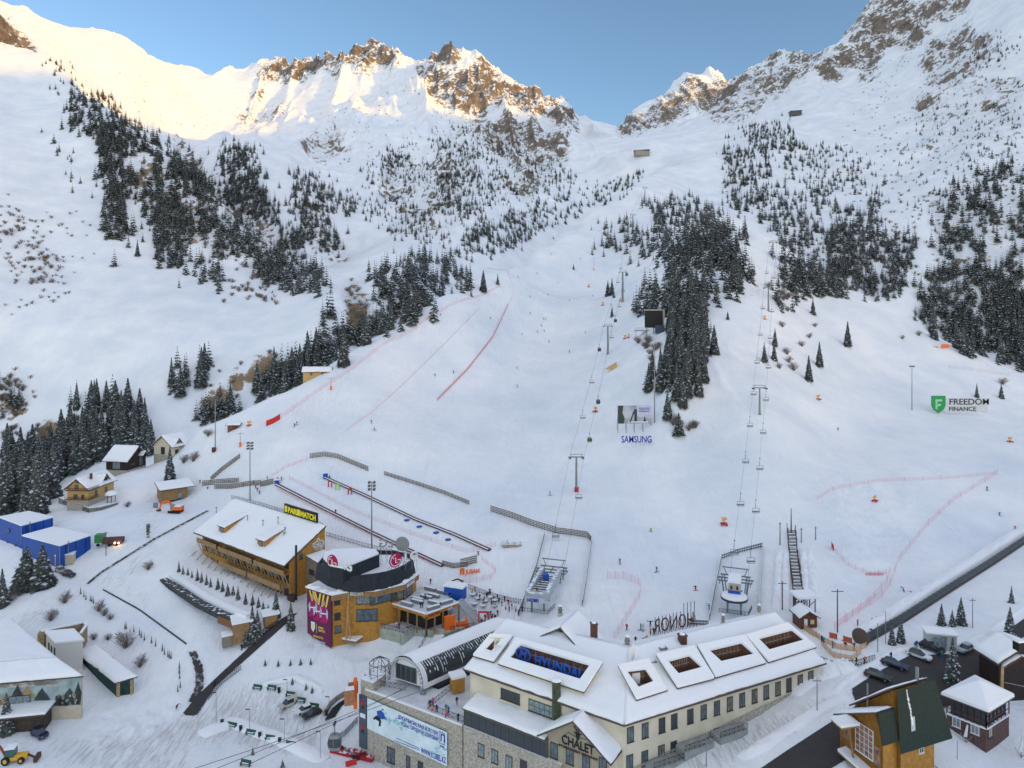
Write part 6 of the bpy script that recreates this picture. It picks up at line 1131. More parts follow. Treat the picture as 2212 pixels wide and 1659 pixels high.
def right_houses():
    rt = root('timber_chalet', 'orange timber chalet with steep dark green roof at the bottom right', 'chalet')
    R0, R1, E1, E0 = pz(*cr(690,930), -61.5), pz(*cr(1045,826), -61.5), pz(*cr(1210,1365), -71), pz(*cr(720,1515), -71)
    d = unit(R0, R1); L_ = (R1-R0).length; nf = V3((d.y, -d.x, 0)); nf = nf if nf.y < 0 else -nf
    b = MB(); th = V3((0,0,.3)); Rl = pz(*cr(600,1092), -64.0)
    b.hull([R0-th, R1-th, E1-th, E0-th], [R0, R1, E1, E0]); rf = b.build('roof', mat('green_shingles', (.03, .047, .04), .9, noise=.35, nscale=5, stripes=(2, .22)), rt)
    b = MB()
    rg = random.Random(9); m_ = (nf+V3((0,0,.3))).normalized()*.14; up = (E0-R0).normalized()
    for k in range(34): f = .04+.6*k/34; p = R0.lerp(E0, f)+(R1-R0)*(.22+.2*f+rg.uniform(-.012, .012)); r = rg.uniform(.08, .24); b.poly([p+d*r*rg.uniform(.6, 1.2)*math.cos(t)+up*r*1.7*math.sin(t)+m_ for t in [6.283*i/6 for i in range(6)]])
    b.build('snow_patch', M_SNOW, rf)
    b = MB()
    for x, y in ((893,1310), (1003,1290)):
        p = R0.lerp(E0, .72)+(R1-R0)*(.35 if x < 950 else .72); up = (R0-E0).normalized(); s = d*.45; o_ = (nf+V3((0,0,.3))).normalized()*.12; b.hull([p-s+o_*0, p+s, p+s+up*2.2, p-s+up*2.2], [p-s+o_, p+s+o_, p+s+up*2.2+o_, p-s+up*2.2+o_])
    b.build('skylight', mat('pale_skylight', (.5, .55, .58), .2), rf)
    nb = -nf; zb = CAMZ-80; o0 = xy(E0)+nb*.35
    def gp(s, z, k=0.0): p = o0+nb*s+d*k; return V3((p.x, p.y, CAMZ+z))
    def body(prof, k0, k1, m): b = MB(); b.hull([gp(s, z, k0) for s, z in prof], [gp(s, z, k1) for s, z in prof]); b.poly([gp(s, z, k0) for s, z in prof]); return b.build('wall', m, rt)
    body([(0,-82),(0,-71.2),(1.8,-62.2),(8.4,-68.0),(8.4,-82)], .5, L_-.5, M_ORWOOD); body([(.7,-82),(.7,-69.5),(2.2,-65.3),(9.2,-69.6),(9.2,-82)], -2.6, .6, M_ORWOOD)
    slab(rt, [gp(1.5,-61.5,-.7), gp(1.5,-61.5,L_), gp(9.0,-68.0,L_), gp(9.0,-68.0,-.7)], .3, .35); slab(rt, [gp(1.2,-64.5,-3.5), gp(1.2,-64.5,.4), gp(9.8,-69.4,.4), gp(9.8,-69.4,-3.5)], .28, .4)
    b = MB(); b.hull([gp(.3,-69.4,-3.4), gp(.3,-69.4,.3), gp(1.1,-64.6,.3), gp(1.1,-64.6,-3.4)], [gp(.05,-69.4,-3.4), gp(.05,-69.4,.3), gp(.85,-64.6,.3), gp(.85,-64.6,-3.4)]); b.build('front_rake', MATS['green_shingles'], rt)
    A, B = gp(9.2,-82,-2.6), gp(.7,-82,-2.6); dw = unit(A, B); nw_ = outn(A, B)
    for s, z, w, h, nx, ny in ((7.6,-71.4,1.6,2.9,2,3), (4.2,-71.0,3.4,4.8,4,5), (1.7,-72.2,1.0,3.0,1,4)): p = gp(s, z, -2.6); window(rt, A, B, p, w, h, nx=nx, ny=ny, glass=mat('warm_reflection', (.28, .16, .12), .2, noise=.6, nscale=1.2), frame=M_WHITE if s == 4.2 else M_BRWOOD)
    p = gp(4.6,-75.2,-3.5); b = MB(); b.bar(p-dw*3.4+V3((0,0,.5)), p+dw*3.4-V3((0,0,.5)), 2.0, .22); aw = b.build('awning', M_BRWOOD, rt); b = MB(); b.bar(p-dw*3.4+V3((0,0,.85)), p+dw*3.4-V3((0,0,.15)), 1.9, .45); b.build('snow_cover', M_SNOW, aw)
    wins(rt, gp(0,-82,.5), gp(0,-82,L_-.5), [cr(915,1490)], 1.0, .8, frame=M_WHITE)
    b = MB(); zr = CAMZ-77.9; pts_ = [V3((p.x, p.y, zr)) for p in (gp(10.2,0,-4.6), gp(-1.8,0,-4.6), gp(-1.8,0,L_+1.2), gp(5,0,L_+1.2))]; railing(b, pts_, 1.25, .6, r=.09)
    b.prism([pts_[0], pts_[1], gp(-1.8,0,-2.5), gp(10.2,0,-2.5)], zr-.35, zr); b.prism([pts_[1], pts_[2], gp(.1,0,L_+1.2), gp(.1,0,-4.6)], zr-.36, zr-.01); b.build('balcony', M_GRWOOD, rt); Rz = R0-d*3; nf_ = nf
    b = MB(); p = R0.lerp(R1, .7); b.tube(p-nf*1.2-V3((0,0,2)), p-nf*1.2+V3((0,0,2.0)), .28, n=8); p = gp(5.5,-65,-.4); b.tube(p-V3((0,0,4)), p+V3((0,0,2.4)), .13, n=6); b.build('flue', M_STEEL, rt); p = pz(*cr(200,1235), -68.5); b = MB(); b.box(p, (3.4, 2.6, .3), .2); b.tube(p+V3((.6,.3,0)), p+V3((2.0,.3,-9)), .2, n=5); po = b.build('porch', M_BRWOOD, rt); b = MB(); b.box(p+V3((0,0,.35)), (3.5, 2.7, .45), .2); b.build('snow_cover', M_SNOW, po)
    anchor(rt, V3((R0.x, R0.y, CAMZ-77)))
    rt = root('brick_annex', 'brown brick building with broad snow covered hip roof beside the dark chalet', 'building'); ze = -69.6; Q = [pz(*cr(x, y), ze) for x, y in ((1098,965),(1555,1138),(1800,985),(1420,800))]; top = pz(*cr(1500,790), -66.6); top2 = pz(*cr(1440,775), -66.6); ce = (Q[0]+Q[1]+Q[2]+Q[3])/4; ce.z = CAMZ-66.9
    b = MB(); n = 4; S_ = [q+V3((0,0,.5)) for q in offset(Q, -.05)]; S_ = [V3((q.x, q.y, CAMZ+ze+.5)) for q in S_]; b.mesh([V3((q.x, q.y, CAMZ+ze)) for q in Q]+S_+[ce], [(i, (i+1) % 4, 4+(i+1) % 4, 4+i) for i in range(4)]+[(4+i, 4+(i+1) % 4, 8) for i in range(4)]); o = b.build('roof', M_SNOW, rt, smooth=False); bm = o.modifiers.new('sub', 'SUBSURF'); bm.levels = bm.render_levels = 2; bm.subdivision_type = 'SIMPLE'; bm = o.modifiers.new('bev', 'BEVEL'); bm.width = .2; bm.segments = 2
    b = MB(); b.prism([V3((q.x, q.y, 0)) for q in Q], CAMZ+ze-.25, CAMZ+ze-.01); b.build('eave', M_EAVE, rt); Rn = offset(Q, -.7); b = MB(); b.prism(Rn, CAMZ-80, CAMZ-73.0); b.build('wall', mat('dark_brick', (.12, .07, .06), .9, noise=.35, nscale=2.5), rt); b = MB(); b.prism(offset(Rn, -.4), CAMZ-73.0, CAMZ+ze-.26); b.build('glazed_wall', M_GLASS, rt); b = MB()
    for i in (0, 1):
        for k in range(7): p = Rn[i].lerp(Rn[(i+1) % 4], k/6); b.tube(V3((p.x, p.y, CAMZ-73)), V3((p.x, p.y, CAMZ+ze-.2)), .1, n=4)
        b.bar(V3((Rn[i].x, Rn[i].y, CAMZ-71.9)), V3((Rn[i+1].x, Rn[i+1].y, CAMZ-71.9)), .1, .1)
    b.build('post', M_BROWN, rt); b = MB(); b.bar(V3((Rn[0].x, Rn[0].y, CAMZ-72.95)), V3((Rn[1].x, Rn[1].y, CAMZ-72.95)), .5, .2); b.bar(V3((Rn[1].x, Rn[1].y, CAMZ-72.95)), V3((Rn[2].x, Rn[2].y, CAMZ-72.95)), .5, .2); b.build('snow_edge', M_SNOW, rt)
    wins(rt, Rn[0], Rn[1], [cr(1250,1225), cr(1425,1290)], 1.2, 1.7, glass=M_GLASSL, frame=M_WHITE); wins(rt, Rn[1], Rn[2], [cr(1565,1310)], 1.4, 2.2, glass=mat('curtain', (.45, .38, .28), .6)); anchor(rt, V3((ce.x, ce.y, CAMZ-76)))
    rt = root('dark_chalet', 'very dark brown chalet with layered snowy roofs cut off by the right edge', 'chalet'); zt = -66.0
    A, B = pz(*cr(1520,640), zt-1), pz(*cr(1900,640), zt-1); A = pz(*cr(1650,640), zt-1); B = V3((A.x+11, A.y+1.0, A.z)); zt = -67.0; d = unit(A, B); n = outn(A, B); b = MB(); b.prism([A, B, B-n*5, A-n*5], CAMZ-80, CAMZ+zt); m_ = A.lerp(B, .42); b.hull([V3((p.x, p.y, CAMZ+zt)) for p in (A, B, B-n*5, A-n*5)], [V3((m_.x, m_.y, CAMZ+zt+2.4)), V3((m_.x+.1, m_.y, CAMZ+zt+2.4)), V3((m_.x+.1, m_.y+5, CAMZ+zt+2.4)), V3((m_.x, m_.y+5, CAMZ+zt+2.4))]); b.build('wall', M_BLKWOOD, rt)
    for s, e in ((-1, A-d*1.0), (1, B+d*1.0)): p = V3((m_.x, m_.y, CAMZ+zt+2.7)); e = V3((e.x, e.y, CAMZ+zt-.4)); slab(rt, [p+n*.9, e+n*.9, e-n*5.6, p-n*5.6], .3, .55)
    p0 = pz(*cr(1690,700), -68.6); b = MB(); b.prism([p0, p0+d*9, p0+d*9-n*5, p0-n*5], CAMZ-80, CAMZ-69.2); b.build('front_block', M_BLKWOOD, rt); slab(rt, [p0-d*1+n*1.2+V3((0,0,.3)), p0+d*3+n*1.2+V3((0,0,2.4)), p0+d*3-n*5+V3((0,0,2.4)), p0-d*1-n*5+V3((0,0,.3))], .25, .5); slab(rt, [p0+d*3+n*1.2+V3((0,0,2.4)), p0+d*8+n*1.2+V3((0,0,-.3)), p0+d*8-n*5+V3((0,0,-.3)), p0+d*3-n*5+V3((0,0,2.4))], .25, .5)
    window(rt, p0, p0+d*9, V3((p0.x, p0.y, CAMZ-72))+d*2.8, 1.0, 2.0, glass=M_GLASSL); b = MB()
    for k in range(12): q = A+n*.15+d*(.4+k*.42)-V3((0,0,4.2+k*.1)); b.ball(q, .1, 5, 3)
    for k in range(12): q = p0+n*.15+d*(.5+k*.5)-V3((0,0,5.3)); b.ball(q, .1, 5, 3)
    b.build('bulb_string', M_WHITE, rt)
    b = MB(); q = pz(*cr(1835,505), -61.5)
    for k in (0, 1.9): b.box(q+V3((k,0,0)), (1.3, 1.3, 1.6), .2)
    b.build('chimney', M_BLACK, rt); b = MB()
    for k in (0, 1.9): b.box(q+V3((k,0,1.0)), (1.4, 1.4, .4), .2)
    b.build('snow_cap', M_SNOW, rt); anchor(rt, V3((m_.x, m_.y+4, CAMZ-74)))
    st = root('log_column', 'tall bare log post standing at the corner of the brick annex', 'post'); p = pz(*cr(1668,1370), -78.5); b = MB(); b.tube(p, p+V3((.3,0,13.2)), .3, .22, n=8); b.build('shaft', mat('peeled_log', (.4, .26, .12)), st); anchor(st, p)
right_houses()
# ---------------------------------------------------------------- roads and trodden ground
def road_mat():
    m = bpy.data.materials.new('asphalt'); m.use_nodes = True; n = m.node_tree; b = n.nodes['Principled BSDF']; L = n.links.new; b.inputs['Roughness'].default_value = .8
    ge = n.nodes.new('ShaderNodeNewGeometry'); uv = n.nodes.new('ShaderNodeAttribute'); uv.attribute_name = 'edge'; z = n.nodes.new('ShaderNodeTexNoise'); z.inputs['Scale'].default_value = .8; z.inputs['Detail'].default_value = 6; z.inputs['Roughness'].default_value = .7; L(ge.outputs['Position'], z.inputs['Vector'])
    c = n.nodes.new('ShaderNodeValToRGB'); c.color_ramp.elements[0].color = (.022, .020, .022, 1); c.color_ramp.elements[1].color = (.055, .05, .05, 1); L(z.outputs['Fac'], c.inputs[0])
    a = n.nodes.new('ShaderNodeMath'); a.operation = 'MULTIPLY_ADD'; L(z.outputs['Fac'], a.inputs[0]); a.inputs[1].default_value = 1.1; L(uv.outputs['Fac'], a.inputs[2])
    r = n.nodes.new('ShaderNodeMapRange'); r.inputs['From Min'].default_value = 1.15; r.inputs['From Max'].default_value = 1.35; L(a.outputs[0], r.inputs['Value'])
    x = n.nodes.new('ShaderNodeMix'); x.data_type = 'RGBA'; L(r.outputs[0], x.inputs[0]); L(c.outputs[0], x.inputs[6]); x.inputs[7].default_value = (.72, .72, .73, 1); L(x.outputs[2], b.inputs['Base Color']); return m
M_ROAD = road_mat()
def interp(pts_, f):
    d = [0]
    for p, q in zip(pts_[:-1], pts_[1:]): d.append(d[-1]+math.hypot(q[0]-p[0], q[1]-p[1]))
    t = f*d[-1]
    for i in range(len(d)-1):
        if t <= d[i+1]: k = (t-d[i])/(d[i+1]-d[i]+1e-9); return (pts_[i][0]+(pts_[i+1][0]-pts_[i][0])*k, pts_[i][1]+(pts_[i+1][1]-pts_[i][1])*k)
    return pts_[-1]
def sheet(name, left, right, nl, nw, base=0.0, lift=.07, amp=.55):
    """road surface between two edges drawn in the picture, laid on the ground; base > 0 = more snow on it"""
    V = []; E = []; F = []
    L_ = [at(*interp(left, i/nl)) for i in range(nl+1)]; R_ = [at(*interp(right, i/nl)) for i in range(nl+1)]
    X = np.array([[L_[i].x+(R_[i].x-L_[i].x)*j/nw for j in range(nw+1)] for i in range(nl+1)]); Y = np.array([[L_[i].y+(R_[i].y-L_[i].y)*j/nw for j in range(nw+1)] for i in range(nl+1)]); Z = terrain(X, Y)[0]+lift
    for i in range(nl+1):
        for j in range(nw+1): V.append((X[i,j], Y[i,j], Z[i,j])); e = abs(j/nw-.5)*2; E.append(base+amp*max(0, e-.55)/.45+(.5 if i in (0, nl) else 0))
    for i in range(nl):
        for j in range(nw): F.append((i*(nw+1)+j, i*(nw+1)+j+1, (i+1)*(nw+1)+j+1, (i+1)*(nw+1)+j))
    me = bpy.data.meshes.new(name); me.from_pydata(V, [], F); a = me.attributes.new('edge', 'FLOAT', 'POINT'); a.data.foreach_set('value', E); me.materials.append(M_ROAD); me.shade_smooth(); o = bpy.data.objects.new(name, me); C.objects.link(o); o['kind'] = 'structure'; return o
sheet('road', [(1600,1690),(1700,1622),(1851,1524),(1838,1490),(1896,1452),(1966,1416),(2051,1414),(2146,1384),(2225,1328)], [(1730,1700),(1830,1640),(1900,1600),(1980,1560),(2040,1530),(2110,1500),(2170,1485),(2212,1470),(2240,1440)], 70, 12, .0, .1)
sheet('path', [(612,1335),(590,1349),(425,1504),(392,1545)], [(645,1322),(622,1345),(465,1484),(425,1548)], 60, 8, .12, .1)
sheet('path', [(402,1408),(415,1440),(418,1480),(402,1520)], [(425,1403),(442,1435),(446,1480),(425,1520)], 30, 8, .56, .08)
sheet('path', [(182,1263),(215,1235),(330,1163),(450,1100)], [(190,1266),(222,1239),(337,1167),(455,1104)], 60, 4, .6, .08)
sheet('path', [(313,1130),(314,1165)], [(327,1130),(327,1165)], 12, 6, .6, .08)
def bank(name, pts_, w, h, label=None):
    b = MB(); P_ = [at(*interp(pts_, i/40)) for i in range(41)]; V = []; rg = random.Random(len(pts_)*7)
    for i, p in enumerate(P_):
        d = (P_[min(i+1, 40)]-P_[max(i-1, 0)]); s = V3((-d.y, d.x, 0)).normalized(); k = math.sin(math.pi*min(i/5, 1, (40-i)/5)/2)
        for j in range(9):
            t = j/8*2-1; V.append(p+s*w*t+V3((0,0,(h*k*(1-t*t)**.7*rg.uniform(.7, 1.2)) if abs(t) < 1 else -.4)))
    b.mesh(V, [(i*9+j, i*9+j+1, (i+1)*9+j+1, (i+1)*9+j) for i in range(40) for j in range(8)]); o = b.build(name, M_SNOW, smooth=True); o['kind'] = 'structure'
for pp, w, h in (([(1800,1500),(1830,1474),(1870,1446),(1930,1412),(1965,1400)], 1.0, .7),([(1600,1640),(1690,1585),(1770,1535),(1830,1505)], 1.5, .6),([(2040,1398),(2080,1394),(2140,1364),(2212,1312)], .6, .5),([(1700,1500),(1750,1462),(1800,1445),(1850,1440)], 3.0, 1.4),([(430,1588),(500,1560),(600,1596),(700,1644)], 2.2, .9),([(560,1480),(640,1462),(700,1490)], 1.0, .6)): bank('snow_bank', pp, w, h)
# ---------------------------------------------------------------- people
def person_mesh(name, J, rad):
    """one skin surface over a joint skeleton; material 0 trousers, 1 jacket, 2 skin, 3 headwear"""
    me = bpy.data.meshes.new(name); names = list(J); ed = [('pelvis','chest'),('chest','neck'),('neck','head'),('chest','shl'),('shl','ell'),('ell','hal'),('chest','shr'),('shr','elr'),('elr','har'),('pelvis','hpl'),('hpl','knl'),('knl','anl'),('anl','tol'),('pelvis','hpr'),('hpr','knr'),('knr','anr'),('anr','tor')]
    me.from_pydata([J[k] for k in names], [(names.index(a), names.index(b)) for a, b in ed], []); o = bpy.data.objects.new(name, me); C.objects.link(o); m = o.modifiers.new('skin', 'SKIN'); sd = me.skin_vertices[0].data
    for i, k in enumerate(names): r = rad.get(k.rstrip('lr') if k not in rad else k, .08); sd[i].radius = (r, r); sd[i].use_root = (k == 'pelvis')
    s = o.modifiers.new('sub', 'SUBSURF'); s.levels = s.render_levels = 1
    dg = bpy.context.evaluated_depsgraph_get(); out = bpy.data.meshes.new_from_object(o.evaluated_get(dg)); bpy.data.objects.remove(o); out.name = name
    for k in range(4): out.materials.append(bpy.data.materials.get('snow_on_branches'))
    hd = Vector(J['head']); pe = J['pelvis'][2]; hands = [Vector(J['hal']), Vector(J['har'])]; feet = J['anl'][2]+.02
    for p in out.polygons:
        c = p.center; k = 1
        if (c-hd).length < .17: k = 3 if (c.z > hd.z+.0 or c.y > hd.y) else 2
        elif c.z < pe-.02 and all((c-h).length > .2 for h in hands): k = 0
        p.material_index = k
    out.shade_smooth(); return out
RAD = {'pelvis': .15, 'chest': .19, 'neck': .07, 'head': .115, 'sh': .09, 'el': .06, 'ha': .05, 'hp': .11, 'kn': .08, 'an': .06, 'to': .06}
def pose(lean=0, crouch=0, arms=.2, stride=.1):
    f = -lean; z = 1-crouch
    return {'pelvis': (0, f*.2, .95*z), 'chest': (0, f*.8, .95*z+.42*(1-abs(lean)*.5)), 'neck': (0, f*.95, .95*z+.57*(1-abs(lean)*.5)), 'head': (0, f*1.05, .95*z+.72*(1-abs(lean)*.5)),
      'shl': (.19, f*.85, .95*z+.46*(1-abs(lean)*.5)), 'ell': (.24+arms*.4, f*.6-arms*.3, .95*z+.2+arms*.1), 'hal': (.22+arms*.5, f*.6-arms*.9-.05, .95*z+arms*.4-.02), 'shr': (-.19, f*.85, .95*z+.46*(1-abs(lean)*.5)), 'elr': (-.24-arms*.4, f*.6-arms*.3, .95*z+.2+arms*.1), 'har': (-.22-arms*.5, f*.6-arms*.9-.05, .95*z+arms*.4-.02),
      'hpl': (.1, f*.2, .88*z), 'knl': (.12, -crouch*.5-stride, .48*z), 'anl': (.12, stride*.6, .09), 'tol': (.13, stride*.6-.16, .05), 'hpr': (-.1, f*.2, .88*z), 'knr': (-.12, -crouch*.5+stride*.3, .48*z), 'anr': (-.12, -stride*.6, .09), 'tor': (-.13, -stride*.6-.16, .05)}
BODY = {'stand': person_mesh('body', pose(), RAD), 'walk': person_mesh('body', pose(.08, 0, .3, .3), RAD), 'ski': person_mesh('body', pose(.35, .18, .5, .05), RAD), 'bend': person_mesh('body', pose(.6, .3, .6, .1), RAD), 'arms': person_mesh('body', pose(.02, 0, 1.0, .1), RAD)}
b = MB()
for s in (-.12, .12): b.box((s, -.1, .02), (.1, 1.7, .025)); b.box((s, -.97, .06), (.09, .18, .02))
for s in (-.55, .55): b.tube((s*.9, -.45, .75), (s*1.1, .15, .02), .015, n=4)
SKI = bpy.data.meshes.new('skis'); SKI.from_pydata(b.v, [], b.f); SKI.materials.append(M_BLACK)
b = MB(); b.box((0, 0, .02), (1.5, .27, .03)); BOARD = bpy.data.meshes.new('snowboard'); BOARD.from_pydata(b.v, [], b.f); BOARD.materials.append(M_RED)
CL = {n: mat('cloth_'+n, c, .8) for n, c in {'black': (.015, .015, .018), 'navy': (.02, .035, .12), 'red': (.42, .02, .03), 'yellow': (.75, .60, .02), 'lime': (.40, .70, .02), 'pink': (.75, .06, .30), 'white': (.65, .65, .66), 'blue': (.03, .15, .48), 'teal': (.02, .20, .22), 'orange': (.75, .20, .02), 'grey': (.16, .17, .18), 'purple': (.20, .03, .22), 'brown': (.14, .08, .05)}.items()}
M_SKIN = mat('skin', (.45, .27, .19), .6)
def person(p, top, leg, kind, label, rz=None, gear=None, group=None, hat='black', sc=1.0):
    o = empty('person', p, rng.uniform(0, 6.28) if rz is None else rz, label, 'person', group); o.scale = (sc, sc, sc); q = bpy.data.objects.new('body', BODY[kind]); C.objects.link(q); q.parent = o
    for i, mm in enumerate((CL[leg], CL[top], M_SKIN, CL[hat])): q.material_slots[i].link = 'OBJECT'; q.material_slots[i].material = mm
    if gear: g = bpy.data.objects.new('skis' if gear == 'ski' else 'snowboard', SKI if gear == 'ski' else BOARD); C.objects.link(g); g.parent = o
    return o
def deck(px, py, dz): return pz(px, py, dz)
for x, y, top, leg, k, g, lab in [
 (1406,1148,'lime','black','ski','board','snowboarder in lime jacket riding down below the two lifts'),(1339,1218,'red','black','stand','ski','skier in dark red standing in the middle of the run'),(1418,1236,'teal','black','walk','ski','skier in dark teal skating on the lower run'),
 (1503,1276,'black','black','bend','board','snowboarder in black bending down on the lower run'),(1532,1318,'blue','navy','arms',None,'person in blue with arms spread beside the right lift fence'),(1188,1070,'red','navy','stand','ski','skier in red left of the tall lift tower'),
 (1810,930,'black','grey','ski','ski','lone skier in black on the wide right slope'),(2132,990+70,'purple','black','stand','ski','skier in dark purple at the right picture edge'),(2159,1114,'grey','black','bend','board','snowboarder in dark grey kneeling on the right slope'),(2193,1145,'red','navy','ski','ski','skier in red low on the right slope'),
 (1953,1277,'teal','black','bend','board','snowboarder in dark green sitting above the covered belt'),(1970,1285,'pink','purple','bend',None,'child in pink crouching above the covered belt'),(1882,1402-30,'purple','brown','walk','ski','tall person in purple hat at the foot of the long pink net'),
 (1853,1352,'pink','purple','stand',None,'child in pink and violet by the lower end of the net'),(1853,1372,'pink','purple','stand',None,'child all in pink just below the other child by the net'),(1884,1350,'black','navy','stand','ski','skier in black left of the covered belt'),(1871,1360,'yellow','black','bend',None,'person in mustard jacket stooping by the belt'),(1877,1356,'teal','black','bend',None,'person in dark teal stooping by the belt'),(1893,1346,'black','black','stand','ski','skier in black farther up beside the belt'),
 (1354,1362,'red','black','stand',None,'person in dark red by the short pink net'),(1384,1361,'teal','black','stand','ski','person in teal in the pair left of the letter frame'),(1389,1362,'white','white','stand','ski','person in white in the pair left of the letter frame'),(1405,1355,'black','black','arms',None,'person in black spreading a cape near the letter frame'),(1405,1371,'orange','black','stand',None,'person in red vest at the left foot of the letter frame'),(1412,1371,'black','black','stand',None,'person in black at the left foot of the letter frame'),
 (1386,1386,'blue','white','bend',None,'child in blue kneeling in the snow behind the lodge roof'),(1393,1384,'orange','navy','bend',None,'child in orange kneeling behind the lodge roof'),(1373,1390,'black','black','stand',None,'person in black near the dish on the lodge'),
 (1230,1330-568,'black','navy','stand','ski','skier in dark navy on the upper middle run'),(1117,836,'black','black','stand','ski','tiny dark skier left of the chairlift line'),(1118,796,'grey','black','bend','board','tiny rider bending on the middle run'),(810,930,'black','black','ski','ski','skier in black on the left of the run'),(803,914,'black','black','ski','ski','upper skier in black on the left of the run'),(641,918,'black','grey','stand','ski','dark figure near the red net pile'),(636,922,'brown','black','stand','ski','second figure near the red net pile'),
 (525,1052,'red','red','stand',None,'person in red above the hotel fence'),(600,1040,'red','black','stand',None,'person in red right of the floodlight'),(608,1038,'purple','black','stand',None,'person in maroon at the top of the lower belt'),(577,1037,'black','black','stand',None,'person in black behind the grey barrier'),(548,1046,'black','black','stand',None,'person in black beside the crossed skis sign'),(552,1056,'red','black','walk',None,'instructor in red by the belt stairs'),(556,1062,'red','black','stand',None,'second instructor in red by the belt stairs'),(560,1068,'black','black','walk',None,'person in black on the belt stairs'),(432,1045,'black','black','stand',None,'person in black by the playground'),(448,1057,'black','navy','bend',None,'seated person in black by the playground'),
 (712,1036,'blue','black','stand',None,'person in blue at the blue belt head'),(706,1034,'navy','black','stand',None,'person in navy at the blue belt head'),(725,1110,'black','black','stand',None,'lone person in black beside the lower belt'),(925+5,1262,'black','black','stand',None,'person in black walking in front of the orange letters'),(1033,1200,'purple','black','bend',None,'person crouching at the end of the upper belt'),
 (1026,1278,'black','black','stand',None,'person in black beyond the orange letters'),(380,1531,'black','black','bend',None,'person in black stooping at the road fork'),(522,1405,'black','black','stand',None,'person in black on the path beside the ticket hut'),(464,1482,'navy','black','stand',None,'person in navy walking down the dark ramp'),
 (1925,1425,'navy','black','stand',None,'person in navy standing behind the dark blue car'),(1977,1404,'blue','lime','stand',None,'person in blue and lime near the white car'),(1980,1400,'navy','black','stand',None,'person in navy near the white car'),(2035,1422,'grey','teal','walk',None,'person in grey walking between the cars'),(1868,1434,'orange','black','stand',None,'person in orange vest behind the railing at the car park'),(1850,1436,'black','black','stand',None,'person in black behind the railing at the car park'),
 (1779,1392,'teal','black','stand',None,'person in teal at the orange net gate'),(1775,1388,'navy','black','stand',None,'person in navy at the orange net gate'),(1799,1400,'grey','black','stand',None,'person in grey inside the orange nets'),(1845,1404,'brown','black','stand',None,'person in brown near the belt entrance'),(1826,1402,'black','navy','stand',None,'person in black near the red banners')]:
    p = at(x, y); person(p, top, leg, k, lab, None, g, None, rng.choice(('black', 'white', 'red', 'grey', 'navy')))
gr = 'small skiers far up the piste'
for x, y in ((1127,724),(1179,690),(1174,690),(1176,716),(1160,718),(1170,705),(1145,678),(1184,638),(1320,700-40),(1146,642),(1206,612),(1160,592),(1254,560),(1340,600-60),(1330,520),(1280,640),(1230,650),(940,812),(980,806),(1060,690),(1186,760-20),(951,682),(1190,420+130),(1296,500),(1120,560+40),(1265,720)):
    person(at(x, y), rng.choice(('black', 'navy', 'red', 'grey', 'teal')), 'black', 'ski', 'tiny dark skier far up the wide piste', None, 'ski', gr)
for x, y, dz, top, leg, k, lab in [
 (1063,1,0,0,0,0,0)][:0]+[
 (*c6p(945,870),-79.2,'pink','black','stand','person in bright pink on the lift terrace'),(*c6p(915,890),-79.2,'black','red','stand','person in black beside the pink jacket on the lift terrace'),(*c6p(925,935),-79.2,'orange','orange','bend','child in orange on the lift terrace'),(*c6p(985,945),-79.2,'navy','navy','stand','person in navy by the terrace railing'),
 (*c6p(1085,940),-79.2,'teal','orange','stand','person in teal in the terrace group'),(*c6p(1110,960),-79.2,'blue','black','stand','person in blue in the terrace group'),(*c6p(1075,1000),-79.2,'red','red','bend','person in rust red in the terrace group'),(*c6p(1215,1040),-79.2,'black','black','stand','person in black at the glazed gallery corner'),(*c6p(1200,860),-79.2,'black','grey','stand','person in black beside the cabin shelter'),
 (*c4p(995,1000),-82.2,'yellow','black','walk','person in yellow on the lower restaurant deck'),(*c4p(1095,1075),-82.2,'black','black','stand','person in black at the lower deck railing'),(*c4p(1070,1065),-82.2,'white','grey','stand','person in white at the lower deck railing'),(*c4p(1085,985),-82.2,'blue','brown','stand','person in light blue under the terrace'),(*c4p(1115,1010),-82.2,'red','black','stand','person in red under the terrace'),(*c4p(1180,1000),-82.2,'white','red','stand','person in white and red under the terrace'),
 (*c4p(1325,850),-77,'black','black','stand','person in black on the upper restaurant terrace'),(*c4p(1345,850),-77,'navy','black','stand','person in navy on the upper restaurant terrace'),(*c4p(1375,760),-77,'grey','black','stand','person in grey among the terrace benches'),(*c4p(1635,750),-77,'black','grey','stand','person in black at the side stair head')]:
    person(pz(x, y, dz), top, leg, k, lab)
for i, (x, y) in enumerate([(1052,1335),(1056,1338),(1060,1332),(1064,1338),(1068,1334),(1062,1343),(1070,1341),(1055,1345),(1047,1352),(1040,1350),(1075,1330),(1046,1300),(1052,1292),(1030,1288),(1066,1300),(1074,1296),(1020,1284),(1058,1284),(1090,1300),(1098,1308),(1084,1310),(1106,1316),(1114,1322),(1100,1322),(1048,1340),(1059,1350),(1072,1348),(1036,1296),(1044,1306),(1062,1310),(1078,1304),(1092,1318),(1120,1330),(1128,1322)]):
    person(at(x, y), ('black', 'red', 'navy', 'black', 'white', 'purple', 'black', 'yellow', 'black')[i % 9], 'black', 'stand', 'one of the dark dressed crowd on the plaza between restaurant and lodge', None, None, 'crowd on the plaza')
